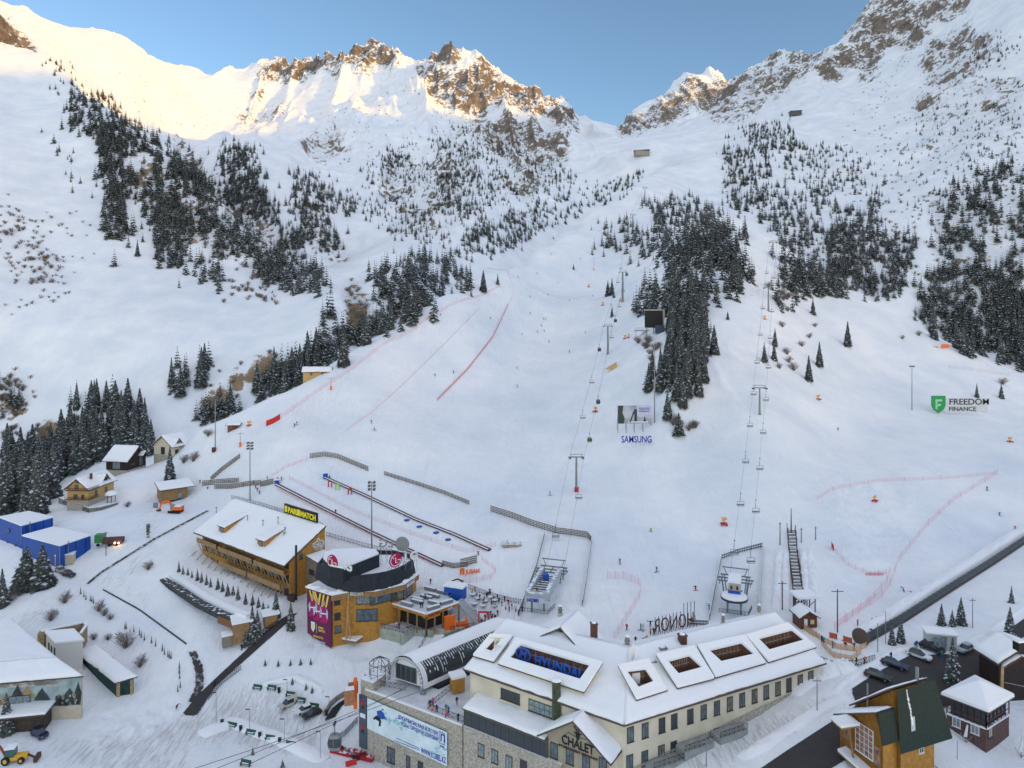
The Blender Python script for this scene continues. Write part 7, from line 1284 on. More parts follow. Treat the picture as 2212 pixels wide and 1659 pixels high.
# ---------------------------------------------------------------- fences, nets, belts
def wpath(pts_, n=None, close=False):
    n = n or len(pts_)*6; return [at(*interp(pts_, i/n)) for i in range(n+1)]
def net(pts_, h, m, label, name='safety_net', cat='net', group=None, n=None):
    P_ = wpath(pts_, n); rt = root(name, label, cat, group); b = MB()
    for p, q in zip(P_[:-1], P_[1:]): b.poly([p, q, q+V3((0,0,h)), p+V3((0,0,h))])
    b.build('mesh_net', m, rt); b = MB()
    for p in P_[::3]: b.tube(p-V3((0,0,.2)), p+V3((0,0,h+.25)), .03, n=4)
    b.build('pole', M_RED, rt); anchor(rt, P_[0])
M_PNET = mat('pink_netting', (.80, .25, .32), .8, alpha=.15); M_RNET = mat('red_netting', (.62, .06, .08), .8, alpha=.45); M_ONET = mat('straw_netting', (.62, .42, .22), .8, alpha=.75)
for pts_, h, m, lab in [
 ([(1803,1362),(1860,1322),(1905,1290),(1925,1262),(1940,1215),(2000,1140),(2060,1082),(2155,1024)], 1.9, M_PNET, 'long pink net climbing the right slope from the belt entrance'),([(1690+118,1355),(1870,1310),(1915,1262),(1922,1238)], 1.6, M_PNET, 'second pink net running beside the long one'),
 ([(2150,1024),(2060,1034),(1900,1040),(1800,1058),(1765,1080)], 1.2, M_PNET, 'faint pink net along the top of the snow mounds'),([(1798,1185),(1830,1222),(1880,1243),(1915,1240)], 1.1, M_PNET, 'low pink net around the snow mounds'),
 ([(1312,1250),(1350,1250),(1383,1266),(1384,1290),(1360,1330),(1326,1386)], 2.0, M_PNET, 'curved pink net behind the lodge roof'),
 ([(750,930),(800,895),(850,852),(950,755),(1035,668)], 1.2, M_PNET, 'faint pink net rising across the training slope'),([(945,866),(1010,800),(1065,730),(1098,660)], 1.6, M_RNET, 'red gate net snaking up the middle of the training slope'),
 ([(1098,660),(1108,640),(1106,612),(1096,586),(1052,580)], 1.3, M_PNET, 'pink net at the top of the training slope'),([(606,905),(700,838),(760,800),(830,745),(900,712)], 2.2, M_PNET, 'pink net along the left edge of the run'),([(900,705),(985,655),(1040,640),(1080,620)], 1.8, M_PNET, 'upper pink net on the left edge of the run'),
 ([(1450-825,1035),(760,1105),(900,1160),(1010,1195),(1070,1180)], 1.4, M_PNET, 'pink net between the two beginner belts'),([(600,1060),(740,1130),(830,1168),(935,1222)], 1.4, M_PNET, 'pink net beside the lower beginner belt'),([(1040,1210),(1072,1235),(1060,1250),(1000,1262)], 1.3, M_PNET, 'pink net curling round the orange letters'),([(587,1030),(620,1010),(662,995)], 1.3, M_PNET, 'short pink net above the grey barrier'),
 ([(575,921),(590,915),(605,906)], 2.4, M_RED, 'bright red pile of net on the left of the run'),([(1148,1275),(1162,1235)], 1.3, M_RNET, 'dark red padding along the left lift lane'),([(1870,1243),(1908,1243)], .8, M_RNET, 'dark red heap of net on the mound'),([(1796,1182),(1801,1190)], 1.6, M_RED, 'small red banner on the mound'),
 ([(1740,1360),(1775,1385),(1810,1402),(1850,1408),(1872,1398)], 1.2, M_ONET, 'straw coloured net around the belt entrance'),([(1775,1395),(1800,1420),(1840,1428),(1860,1412)], 1.2, M_ONET, 'outer straw coloured net at the belt entrance'),([(1722,1342),(1735,1358),(1752,1372),(1770,1380)], 1.1, M_ONET, 'straw coloured net in front of the log hut')]:
    net(pts_, h, m, lab)
for x0, y0, x1, y1, lab in ((1792,1378,1808,1382,'left orange banner at the belt entrance'),(1822,1386,1840,1391,'right orange banner at the belt entrance')):
    p, q = at(x0, y0), at(x1, y1); r_ = root('banner_stand', lab, 'banner'); b = MB(); b.bar(p+V3((0,0,.7)), q+V3((0,0,.7)), .06, 1.2); b.build('cloth', mat('rust_banner', (.55, .10, .04), .6), r_); b = MB(); b.tube(p, p+V3((0,0,1.4)), .05); b.tube(q, q+V3((0,0,1.4)), .05); b.build('pole', M_DARK, r_); anchor(r_, p)
M_BARR = mat('grey_boards', (.2,.2,.2))
def barrier(pts_, h, label, rails=4, n=None, sp=1, m=None, thick=.12, name='barrier_fence', cat='fence'):
    P_ = wpath(pts_, n); rt = root(name, label, cat); b = MB(); bp_ = MB()
    for k in range(rails):
        z = h*(k+.6)/rails
        for p, q in zip(P_[:-1], P_[1:]): b.bar(p+V3((0,0,z)), q+V3((0,0,z)), thick, h/rails*.55)
    b.build('rail', m or M_BARR, rt)
    for p in P_[::sp]: bp_.tube(p-V3((0,0,.2)), p+V3((0,0,h+.15)), .08, n=4)
    bp_.build('post', M_DARK, rt); b = MB()
    for p, q in zip(P_[:-1], P_[1:]): b.bar(p+V3((0,0,h+.1)), q+V3((0,0,h+.1)), thick*1.6, .1)
    b.build('snow_cap', M_SNOW, rt); anchor(rt, P_[0])
for a in [([(670,990),(700,986),(728,990),(795,1018)], 2.0, 'grey board barrier at the top of the beginner area'),([(830,1026),(900,1048),(960,1068),(1013,1090)], 1.5, 'long grey rail barrier in the middle of the beginner area'),([(1060,1105),(1110,1121),(1150,1137),(1200,1152)], 2.2, 'dark board barrier left of the lift lane'),([(1200,1152),(1240,1157),(1270,1162),(1277,1172)], 2.0, 'dark board barrier across the head of the lift lane'),
 ([(437,1050),(480,1046),(515,1044)], 2.2, 'grey board fence by the playground'),([(463,1056),(500,1056),(535,1050),(563,1048)], 2.0, 'grey and red board fence under the floodlight'),([(562,1052),(590,1046)], 2.2, 'short grey board fence at the belt foot'),([(455,1040),(480,1018),(518,990)], 2.0, 'steep grey board fence leading up to the run'),
 ([(955,1222),(980,1228),(1010,1224)], 1.6, 'low grey rail at the end of the lower belt'),([(995,1225),(1030,1216)], 2.4, 'grey board panel above the orange letters')]: barrier(*a)
for a in [([(1176,1158),(1168,1190),(1158,1230),(1140,1280),(1120,1330)], 1.5, 'left rail of the first lift lane'),([(1278,1172),(1272,1215),(1266,1260),(1258,1310)], 1.5, 'right rail of the first lift lane'),([(1560,1208),(1600,1194),(1648,1182)], 1.4, 'rail across the head of the second lift lane'),([(1558,1210),(1550,1250),(1540,1300),(1533,1340)], 1.4, 'left rail of the second lift lane'),([(1648,1182),(1646,1230),(1642,1280),(1640,1330)], 1.4, 'right rail of the second lift lane'),([(1490,1350),(1530,1352)], 1.3, 'short rail right of the letter frame')]: barrier(*a, rails=2, m=M_STEEL, thick=.08)
def fence_iron(pts_, label, h=1.3, n=None, flat=None):
    P_ = [pz(x, y, flat) for x, y in pts_] if flat else wpath(pts_, n); rt = root('iron_fence', label, 'fence'); b = MB(); railing(b, P_, h, 1.3, r=.05); b.build('railing', M_DARK, rt); anchor(rt, P_[0])
for a in [([(500,1077),(560,1092),(610,1108),(640,1112)], 'dark iron fence along the ridge of the hotel'),([(705,1158),(740,1168),(800,1185),(860,1200)], 'dark iron fence behind the hotel and the black drum'),([(1012,1272),(1060,1290),(1105,1302),(1130,1306)], 'iron fence on the upper edge of the plaza'),
 ([(1000,1318),(1030,1330)], 'iron fence at the foot of the side stair'),([(536,1400),(560,1375),(600,1350)], 'iron rail of stepped panels along the upper ramp'),([(450,1512),(480,1478),(520,1448)], 'iron rail of stepped panels along the lower ramp'),([(1745,1420),(1800,1442),(1850,1440),(1890,1428)], 'dark iron railing above the parked cars'),([(715,1610),(745,1590),(773,1560)], 'iron railing beside the gondola tower'),([(722,1612),(740,1625),(770,1645),(800,1632)], 'iron railing around the red tarpaulin')]: fence_iron(*a)
net([(2050,795),(2090,800),(2130,806),(2180,812)], 2.0, mat('wire_net', (.3, .3, .3), alpha=.08), 'faint wire fence below the right crest', 'wire_fence', 'fence')
def belt(pts_, label, w=1.0, h=.35, m=None, rail=True):
    P_ = wpath(pts_, 40); rt = root('magic_carpet', label, 'ski lift belt'); b = MB()
    for p, q in zip(P_[:-1], P_[1:]): b.bar(p+V3((0,0,h/2)), q+V3((0,0,h/2)), w, h)
    b.build('belt', m or M_BROWN, rt); b = MB(); s = V3((w*.8, w*.8, 0))
    for p, q in zip(P_[:-1], P_[1:]): b.bar(p+V3((-w*.5,-w*.5,h+.1)), q+V3((-w*.5,-w*.5,h+.1)), .3, .2)
    b.build('snow_edge', M_SNOW, rt); anchor(rt, P_[0]); return P_
P1 = belt([(598,1048),(690,1095),(800,1150),(880,1188),(957,1224)], 'lower brown conveyor belt across the beginner slope', 1.1, .6); P2 = belt([(703,1033),(790,1072),(900,1124),(980,1155),(1058,1190)], 'upper brown conveyor belt across the beginner slope', 1.1, .6)
for p, lab in ((P1[0], 'blue drive box at the top of the lower belt'), (P2[0], 'blue drive box at the top of the upper belt')):
    r_ = root('drive_box', lab, 'box'); b = MB(); b.box(p+V3((0,0,1.0)), (1.6, 1.4, 2.0), .4); b.build('housing', M_BLUEL, r_); b = MB(); b.box(p+V3((0,0,2.1)), (1.8, 1.6, .25), .4); b.build('lid', M_SNOW, r_); anchor(r_, p)
P_ = wpath([(1861,1390),(1950,1340),(2050,1275),(2140,1218),(2230,1158)], 40); rt = root('covered_belt', 'long grey tunnel covered conveyor running up along the right road', 'ski lift belt'); b = MB(); bg = MB()
for i in range(40):
    p, q = P_[i], P_[i+1]; d = unit(p, q); s = V3((-d.y, d.x, 0))
    ar = [(s*math.cos(a_)*.85+V3((0,0,.3+math.sin(a_)*1.2))) for a_ in [math.pi*k/8 for k in range(9)]]
    for k in range(8): (b if i % 1 == 0 else bg).poly([p+ar[k], p+ar[k+1], q+ar[k+1], q+ar[k]])
    bg.bar(p+s*.95, q+s*.95, .2, .8); bg.bar(p-s*.95, q-s*.95, .2, .8)
    for k in range(0, 8): bg.tube(p+ar[k], p+ar[k+1], .07, n=4)
b.build('tunnel', mat('smoky_polycarbonate', (.045, .05, .055), .35, noise=.3, nscale=1), rt); bg.build('frame', mat('weathered_edge', (.11, .10, .09), .8), rt); d = unit(P_[0], P_[1]); b = MB(); disc(b, P_[0]+V3((0,0,1.5))-d*.2, V3((-d.y, d.x, 0)), -d, 1.9, th=.3); b.build('round_end', mat('brown_hatch', (.12, .09, .07), .6), rt); anchor(rt, P_[0])
bank('snow_bank', [(1835,1388),(1920,1335),(2020,1268),(2110,1210),(2225,1135)], 2.2, 1.6)
P_ = [pz(*q3(x, y), -80.6) for x, y in ((705,850),(760,882),(860,950),(960,1000),(1035,1030))]; rt = root('gallery', 'long dark trench gallery with brown end beside the snowed over pitch', 'gallery'); b = MB()
for p, q in zip(P_[:-1], P_[1:]): b.bar(p, q, 2.0, 1.4)
b.build('gallery_roof', mat('dark_gravel_roof', (.06, .06, .065), .9, noise=.5, nscale=1.5, snow=.2), rt); b = MB(); b.bar(P_[3]+V3((-.7,-1,-.6)), P_[4]+V3((-.7,-1,-.6)), .3, 1.8); b.build('end_wall', mat('brown_boards', (.22, .11, .05)), rt); b = MB()
for p, q in zip(P_[:-1], P_[1:]): b.bar(p+V3((1.8,1.5,.9)), q+V3((1.8,1.5,.9)), 1.8, 1.0)
b.build('snow_cover', M_SNOW, rt); anchor(rt, P_[0])
rt = root('edge_rail', 'thin black edging along the snowed over pitch', 'edging'); P_ = wpath([q3(445,890), q3(600,975), q3(805,1125)], 16); b = MB()
for p, q in zip(P_[:-1], P_[1:]): b.bar(p+V3((0,0,.1)), q+V3((0,0,.1)), .2, .4)
b.build('edging', M_BLACK, rt); anchor(rt, P_[0])
# ---------------------------------------------------------------- ski lifts
def hp(x, yb, yt): p = at(x, yb); return p, (yb-yt)/FPX*p.y
def lift_tower(x, yb, yt, label, w=5.2, foot=False):
    p, h = hp(x, yb, yt); rt = root('lift_tower', label, 'lift tower', 'chairlift towers'); b = MB(); b.tube(p-V3((0,0,.5)), p+V3((0,0,h-.8)), .038*h, .024*h, n=10); b.build('mast', M_STEEL, rt); b = MB(); b.bar(p+V3((-w/2,0,h-.9)), p+V3((w/2,0,h-.9)), .35, .4); b.bar(p+V3((-w/2+.4,0,h+.1)), p+V3((w/2-.4,0,h+.1)), .18, .2)
    for s in (-1, 1): b.bar(p+V3((s*w*.3,0,h-.9)), p+V3((s*w*.42,0,h+.1)), .15, .15)
    b.build('crossarm', M_STEEL, rt); b = MB()
    for s in (-1, 1):
        for k in range(-2, 3): c = p+V3((s*w/2, k*.55, h-1.25)); b.tube(c-V3((.1,0,0)), c+V3((.1,0,0)), .24, n=8)
        b.bar(p+V3((s*w/2,-1.4,h-1.0)), p+V3((s*w/2,1.4,h-1.0)), .12, .15); b.bar(p+V3((s*(w/2-.5),-1.4,h-1.35)), p+V3((s*(w/2-.5),1.4,h-1.35)), .5, .05)
    b.build('sheaves', M_DARK, rt); b = MB(); b.tube(p-V3((0,0,.3)), p+V3((0,0,1.6 if foot else .25)), .055*h, n=10); b.build('foot_padding' if foot else 'footing', M_RED if foot else M_CONC, rt); anchor(rt, p); return p+V3((-w/2,0,h-1.5)), p+V3((w/2,0,h-1.5))
t1 = [lift_tower(1245,1062,982,'tall grey lift tower with red padded foot in the middle of the lower slope',5.4,True), lift_tower(1313,765,701,'grey lift tower left of the black screen'), lift_tower(1345,652,585,'slim lift tower beside the pair of spruces on the piste'), lift_tower(1367,498,462,'lift tower left of the hump woods'), lift_tower(1393,432,404,'uppermost visible tower of the piste lift')]
t2 = [lift_tower(1641,895,833,'grey lift tower of the knoll chairlift on the open slope',5.4), lift_tower(1660,672,618,'lift tower on the shoulder beside the knoll wood'), lift_tower(1670,560,520,'lift tower on the knoll top'), lift_tower(1697,420,385,'small lift tower in the upper woods'), lift_tower(1706,262,243,'highest lift tower beside the upper hut')]
s1 = (pz(*q4(150,785), -71.5), pz(*q4(225,790), -71.5)); s2 = (pz(*q4(935,872), -71.0), pz(*q4(1015,878), -71.0))
def rope(P_, label):
    rt = bpy.data.objects.new
    b = MB(); out = []
    for p, q in zip(P_[:-1], P_[1:]):
        n = 8; sag = (q-p).length*.012
        for k in range(n): f0, f1 = k/n, (k+1)/n; a, c = p.lerp(q, f0)-V3((0,0,4*sag*f0*(1-f0))), p.lerp(q, f1)-V3((0,0,4*sag*f1*(1-f1))); b.tube(a, c, .035 if a.y < 300 else .05, n=4, caps=False); out.append((a, c))
    o = b.build('haul_rope', M_DARK); tag(o, label, 'cable'); return out
r1 = [rope([s1[i]]+[t[i] for t in t1], lab) for i, lab in ((0, 'left haul rope of the lift in the middle of the slope'), (1, 'right haul rope of the lift in the middle of the slope'))]
r2 = [rope([s2[i]]+[t[i] for t in t2], lab) for i, lab in ((0, 'left haul rope of the knoll chairlift'), (1, 'right haul rope of the knoll chairlift'))]
def make_chair():
    rt = empty('lift_chair', (0,0,0)); b = MB(); b.tube((0,0,0), (0,.25,-1.2), .05, n=5); b.tube((0,.25,-1.2), (0,.1,-2.6), .05, n=5); b.box((0,0,0), (.2,.5,.25)); b.build('hanger', M_DARK, rt)
    b = MB(); b.tube((-1.1,0,-2.6), (1.1,0,-2.6), .05, n=5)
    for s in (-1.1, 1.1): b.tube((s,0,-2.6), (s,.15,-4.0), .05, n=5); b.tube((s,.15,-3.5), (s,-.5,-3.5), .04, n=4)
    b.tube((-1.1,-.5,-3.5), (1.1,-.5,-3.5), .04, n=4); b.build('frame', M_DARK, rt); b = MB(); b.box((0,-.1,-4.0), (2.2,.55,.12)); b.build('seat', M_BLACK, rt); b = MB(); b.box((0,.2,-3.7), (2.1,.06,.42)); b.build('backrest', M_STEEL, rt); b = MB(); b.box((0,-.1,-3.9), (2.1,.5,.08)); b.build('snow_cover', M_SNOW, rt); return rt
def make_cabin(name, col):
    rt = empty(name, (0,0,0)); b = MB(); b.tube((0,0,.1), (0,0,-1.6), .06, n=5); b.box((0,0,0), (.3,.8,.3)); b.build('hanger', M_DARK, rt); R1_ = [(.55,.75),(.95,.5),(1.0,0),(.95,-.5),(.55,-.75)]; ring = [(x, y) for x, y in R1_]+[(-x, y) for x, y in R1_[::-1]]
    def rg_(s, z): return [V3((x*s, y*s*1.05, z)) for x, y in ring]
    b = MB(); b.hull(rg_(.72,-3.75), rg_(.95,-3.2)); b.build('floor_shell', col, rt); b = MB(); b.hull(rg_(.95,-3.2), rg_(1.0,-2.6)); b.hull(rg_(1.0,-2.6), rg_(.85,-1.95)); b.build('glazing', M_GLASS, rt); b = MB(); b.hull(rg_(.87,-1.95), rg_(.6,-1.6)); b.build('roof', M_STEEL, rt); b = MB(); b.box((0,0,-2.7), (.08,1.72,1.6)); b.box((0,0,-3.22), (2.06,.1,.08)); b.build('door_frame', M_STEEL, rt); return rt
chair0 = make_chair(); cab0 = make_cabin('lift_cabin', mat('maroon_shell', (.12, .05, .06), .4)); used = set()
def on_rope(rp, py):
    for a, c in rp:
        ya, yc = HY-(a.z-CAMZ)/a.y*FPX, HY-(c.z-CAMZ)/c.y*FPX
        if (ya-py)*(yc-py) <= 0: return a.lerp(c, (py-ya)/(yc-ya+1e-9))
    return rp[0][0]
def hang(rp, pxy, proto, label, group):
    y = pxy[1]-6; p = on_rope(rp, y); h = 3.6/p.y*FPX; p = on_rope(rp, pxy[1]-h)
    if proto.name in used: o = dup(proto, p)
    else: used.add(proto.name); proto.location = p; o = proto
    tag(o, label, 'chair' if 'chair' in proto.name else 'lift cabin', group)
def k6(x, y): return ((1380+x/3.456)*.864, (640+y/3.456)*.864)
for i, (sd, q) in enumerate([(0,k6(600,110)),(0,k6(577,228)),(1,k6(613,305)),(1,k6(588,438)),(1,k6(513,705)),(0,k6(360,1095)),(0,k6(282,1400)),(1,k6(657,70)),(1,q4(283,492)),(0,q4(195,658)),(1,(1383,450)),(0,(1372,470))]): hang(r1[sd], q, chair0, 'empty four seat chair on the left rope of the middle lift' if sd == 0 else 'empty four seat chair on the right rope of the middle lift', 'middle lift chairs '+'lr'[sd])
for sd, q, lab in [(1,k6(636,172),'dark cabin just above the slim tower'),(0,k6(546,362),'dark cabin left below the pair of spruces'),(1,k6(551,572),'dark cabin above the tower by the black screen'),(0,k6(419,825),'dark cabin left of the tower by the black screen'),(1,k6(401,1278),'maroon cabin above the snow gun near the picture screen'),(1,k6(345,1350),'small cabin by the snow gun above the picture screen')][:5]: hang(r1[sd], q, cab0, lab, 'cabins of the middle lift')
for sd, q in [(0,k6(1800,682)),(1,k6(1881,710)),(0,k6(1775,925)),(1,k6(1865,965)),(0,k6(1750,1195)),(1,k6(1843,1245)),(0,k6(1718,1470)),(1,k6(1819,1530)),(0,k6(1820,455)),(1,k6(1897,480)),(0,q4(1014,338)),(1,q4(1069,368)),(0,q4(990,522)),(1,q4(1050,552)),(0,q4(962,733)),(1,q4(1029,768)),(1,(1672,600)),(0,(1650,590))]: hang(r2[sd], q, chair0, 'empty four seat chair on the left rope of the knoll chairlift' if sd == 0 else 'empty four seat chair on the right rope of the knoll chairlift', 'knoll chairlift chairs '+'lr'[sd])
gc = make_cabin('green_cabin', M_GREEN); p = on_rope(r1[1], k6(329,1605)[1]-18); gc.location = p; tag(gc, 'lime green cabin left of the blue letters', 'lift cabin');
for ch in gc.children:
    if ch.name.startswith('floor'): ch.data.materials[0] = mat('lime_shell', (.45, .60, .05), .4)
def station(name, base, label, roof_to, sign):
    rt = root(name, label, 'lift station'); p = base; ax = (roof_to-base); ax.z = 0; L_ = ax.length; ax.normalize(); s = V3((ax.y, -ax.x, 0)); H = 4.6
    b = MB(); N_ = 14
    if sign:
        for sg in (-1, 1):
            b.hull([p+s*sg*1.9+V3((0,0,H)), p+s*sg*3.4+V3((0,0,H)), p+s*sg*3.2+ax*L_+V3((0,0,H+.8)), p+s*sg*1.9+ax*L_+V3((0,0,H+.8))], [p+s*sg*1.9+V3((0,0,H+1.5)), p+s*sg*2.9+V3((0,0,H+1.5)), p+s*sg*2.8+ax*L_+V3((0,0,H+2.2)), p+s*sg*1.9+ax*L_+V3((0,0,H+2.2))])
        for k in range(N_):
            a0, a1 = math.pi*k/N_, math.pi*(k+1)/N_; c0, c1 = -ax*math.sin(a0)*3.0+s*math.cos(a0)*3.4, -ax*math.sin(a1)*3.0+s*math.cos(a1)*3.4; b.poly([p+c0+V3((0,0,H-.3)), p+c1+V3((0,0,H-.3)), p+c1*.95+V3((0,0,H+1.4)), p+c0*.95+V3((0,0,H+1.4))]); b.poly([p+c0*.95+V3((0,0,H+1.4)), p+c1*.95+V3((0,0,H+1.4)), p+c1*.55+V3((0,0,H+1.5)), p+c0*.55+V3((0,0,H+1.5))])
        b.build('housing', mat('silver_housing', (.42, .44, .46), .45, snow=.3), rt); b = MB(); b.tube(p+V3((0,0,H+.2)), p+V3((0,0,H+.5)), 1.9, n=20); b.build('bullwheel', mat('straw_wheel', (.45, .30, .12), .6), rt)
        b = MB()
        for k in range(7): q = p+ax*(1.8+k*1.3)+V3((0,0,H+.9+k*.08)); b.box(q, (3.4, .2, .2), math.atan2(s.y, s.x))
        b.box(p+ax*8+V3((0,0,H+1.8)), (1.4, 1.6, 1.6), .2, 1); b.build('machinery', [M_DARK, M_BLUEL], rt)
    else:
        b.tube(p+V3((0,0,H-.5)), p+V3((0,0,H)), 3.3, n=22); b.build('bullwheel', M_DARK, rt); b = MB(); b.tube(p+V3((0,0,H+.01)), p+V3((0,0,H+.4)), 3.2, 3.0, n=22); b.build('snow_cover', M_SNOW, rt, smooth=False)
        b = MB(); q = p+ax*2.4; b.hull([q+s*1.5*i-ax*1.6*j+V3((0,0,H+.2)) for i, j in ((-1,1),(1,1),(1,-2.2),(-1,-2.2))], [q+s*1.4*i-ax*1.5*j+V3((0,0,H+3.0)) for i, j in ((-1,1),(1,1),(1,-2.2),(-1,-2.2))]); b.build('drive_cabin', mat('cream_cabin', (.5, .46, .38), .6), rt); b = MB(); b.hull([q+s*1.6*i-ax*1.7*j+V3((0,0,H+3.01)) for i, j in ((-1,1),(1,1),(1,-2.4),(-1,-2.4))], [q+s*1.5*i-ax*1.6*j+V3((0,0,H+3.6)) for i, j in ((-1,1),(1,1),(1,-2.4),(-1,-2.4))]); b.build('cabin_snow', M_SNOW, rt)
        b = MB(); b.bar(q-ax*1.75-s*1.5+V3((0,0,H+.75)), q-ax*1.75+s*1.5+V3((0,0,H+.75)), .1, .8); b.build('blue_band', M_BLUEL, rt); b = MB()
        for k in (-.7, .7): b.box(q-ax*1.75+s*k+V3((0,0,H+1.9)), (.5, .1, .9), math.atan2(s.y, s.x))
        b.build('window', mat('maroon_pane', (.12, .03, .03), .3), rt)
    b = MB()
    for d_, w in ((L_-1, 4.2), (L_+1.2, 4.6), (L_+3.5, 3.8)):
        q = p+ax*d_; b.bar(q-s*w+V3((0,0,H+1.2)), q+s*w+V3((0,0,H+1.2)), .3, .3)
        for sg in (-1, 1):
            b.bar(q+s*sg*w*.55+V3((0,0,-.5)), q+s*sg*w*.75+V3((0,0,H+1.2)), .3, .3)
            for k in range(-2, 3): c = q+s*sg*w*.9+ax*k*.5+V3((0,0,H+.8)); b.tube(c-s*.12, c+s*.12, .22, n=6)
    b.bar(p+ax*(L_-1)+V3((0,0,H+1.2)), p+ax*(L_+3.5)+V3((0,0,H+1.2)), .3, .3)
    q = p+ax*(L_+3.5); b.bar(q-s*3.4+V3((0,0,H+3.2)), q+s*3.4+V3((0,0,H+3.2)), .2, .25)
    for sg in (-1, 1): b.bar(q+s*sg*2.2+V3((0,0,H+1.2)), q+s*sg*3.0+V3((0,0,H+3.2)), .18, .18)
    b.build('gantry', M_STEEL, rt); b = MB()
    for i, j in ((-1,0),(1,0),(-1,5),(1,5)): b.tube(p+s*i*1.6+ax*j+V3((0,0,-.6)), p+s*i*1.6+ax*j+V3((0,0,H-.2)), .25, n=8)
    b.build('pillar', M_STEEL, rt); b = MB(); railing(b, [p-ax*3.6-s*3.4+V3((0,0,1.6)), p-ax*3.6+s*3.4+V3((0,0,1.6)), p+s*4.2+ax*1+V3((0,0,1.6))], 1.0, .8); b.build('railing', M_DARK, rt)
    if sign:
        f = p-ax*3.15; b = MB(); b.bar(f-s*2.6+V3((0,0,H+.1)), f+s*2.6+V3((0,0,H+.1)), .12, 1.2); b.build('sign_board', mat('lilac_board', (.55, .58, .72), .6), rt); sx = s if s.x > 0 else -s; lettering(rt, 'NOBEL', f-sx*1.9-ax*.5+V3((0,0,H-.35)), f+sx*1.3, .9, M_NAVY, .04, bold=.02)
    anchor(rt, p)
station('lift_station', pz(1162,1325,-76.2), 'silver lift station with bull wheel and letters NOBEL beyond the lodge roof', pz(1190,1262,-74), True)
station('lift_station', pz(1586,1328,-75.2), 'chairlift station with snowy cream drive cabin beyond the lodge ridge', pz(1588,1296,-74.5), False)
for x, y, L_, h, lab in ((1718,250,22,9,'small dark lift hut on the high shoulder'),(1386,336,26,9,'small beige mid station on the pass slope')):
    p = at(x, y); rt = root('lift_hut', lab, 'hut'); b = MB(); b.box(p+V3((0,0,h/2-1)), (L_, 12, h), .15); b.build('wall', mat('dark_station', (.12, .11, .09), .8) if x > 1500 else mat('beige_station', (.34, .31, .24), .8), rt); b = MB(); b.bar(p+V3((-L_*.55,0,h-1)), p+V3((L_*.55,0,h+.6)), 13, 1.0); b.build('roof', M_EAVE, rt); b = MB(); b.box(p+V3((-L_*.2,-6.1,h*.35)), (L_*.3, .3, h*.4), .15); b.build('window', M_GLASS, rt); anchor(rt, p)
# ---------------------------------------------------------------- poles and floodlights
def floodlight(x, yb, yt, label, n=3):
    p, h = hp(x, yb, yt); rt = root('floodlight_mast', label, 'floodlight'); b = MB(); b.tube(p-V3((0,0,.3)), p+V3((0,0,h)), .26, .14, n=8); b.build('mast', M_STEEL, rt); b = MB()
    for k in range(n):
        for s in (-1, 1):
            for j in (-.7, .7): b.box(p+V3((s*.8, j*.6, h-.3-k*1.1)), (.7, .5, .6), .3)
        b.bar(p+V3((-1.1,0,h-.3-k*1.1)), p+V3((1.1,0,h-.3-k*1.1)), .1, .1)
    b.build('lamp_head', mat('lamp_casing', (.12, .12, .12), .4), rt); anchor(rt, p)
for a in [(803,1190,1040,'tall floodlight mast behind the black drum'),(540,1080,955,'tall floodlight mast above the hotel'),(465,973,862,'thin floodlight mast by the white house'),(1970,886,790,'floodlight mast left of the green shield sign'),(1414,913,745,'thin floodlight mast beside the knoll wood')]: floodlight(*a, n=3 if a[0] in (803, 540) else 1)
def pole(x, yb, yt, label, arm=0, r=.1, foot=None, name='pole', cat='pole', m=None):
    p, h = hp(x, yb, yt); rt = root(name, label, cat); b = MB(); b.tube(p-V3((0,0,.3)), p+V3((0,0,h)), r, r*.7, n=6)
    if arm: b.bar(p+V3((-arm,0,h-.5)), p+V3((arm,0,h-.5)), .12, .14)
    b.build('shaft', m or M_STEEL, rt)
    if foot: b = MB(); b.tube(p, p+V3((0,0,1.8)), r*3, n=8); b.build('foot_padding', foot, rt)
    if cat == 'street lamp': b = MB(); b.bar(p+V3((0,0,h)), p+V3((-.9,-.2,h+.1)), .22, .12); b.build('lamp_head', M_DARK, rt)
    anchor(rt, p)
M_OLD = mat('old_timber', (.10, .08, .07), .85)
for a in [(715,842,815,'old lift pole with orange foot on the left of the run',1.6,.15,M_ORANGE),(519,965,934,'old lift pole with orange foot near the brown hut',1.6,.15,M_ORANGE),(1283,584,556,'slender pole with orange foot high on the piste',0,.15,M_ORANGE),(462,976,968,'short dark post by the floodlight',0,.3,M_BROWN),
 (1690,1317,1256,'wooden power pole with crossarms left of the log ladder',1.1,.16,None),(1809,1366,1273,'wooden pole with a torn flag frame right of the log hut',1.4,.16,None),(1685,1177,1128,'dark post with wire fence panel on the chute head',.4,.16,None),(1731,1172,1140,'left dark post above the snow chutes',.4,.14,None),(1762,1166,1137,'right dark post above the snow chutes',.4,.14,None),
 (229,1200,1148,'wooden power pole beside the green lorry',.7,.13,None),(2101,1386-30,1292,'thin power pole on the right snow field',.7,.1,None),(1896,1408,1346,'tall lamp pole left of the small spruces',0,.1,None),(1913,1390,1320,'thin mast beside the covered belt',0,.08,None),(1765,1540,1465,'thin power pole behind the steep chalet',.8,.1,None),(1526,1655,1597,'thin power pole in the snow below the lodge',.8,.1,None)]: pole(*a[:4], arm=a[4], r=a[5], foot=a[6], m=M_OLD if 'wooden' in a[3] or 'dark' in a[3] else None)
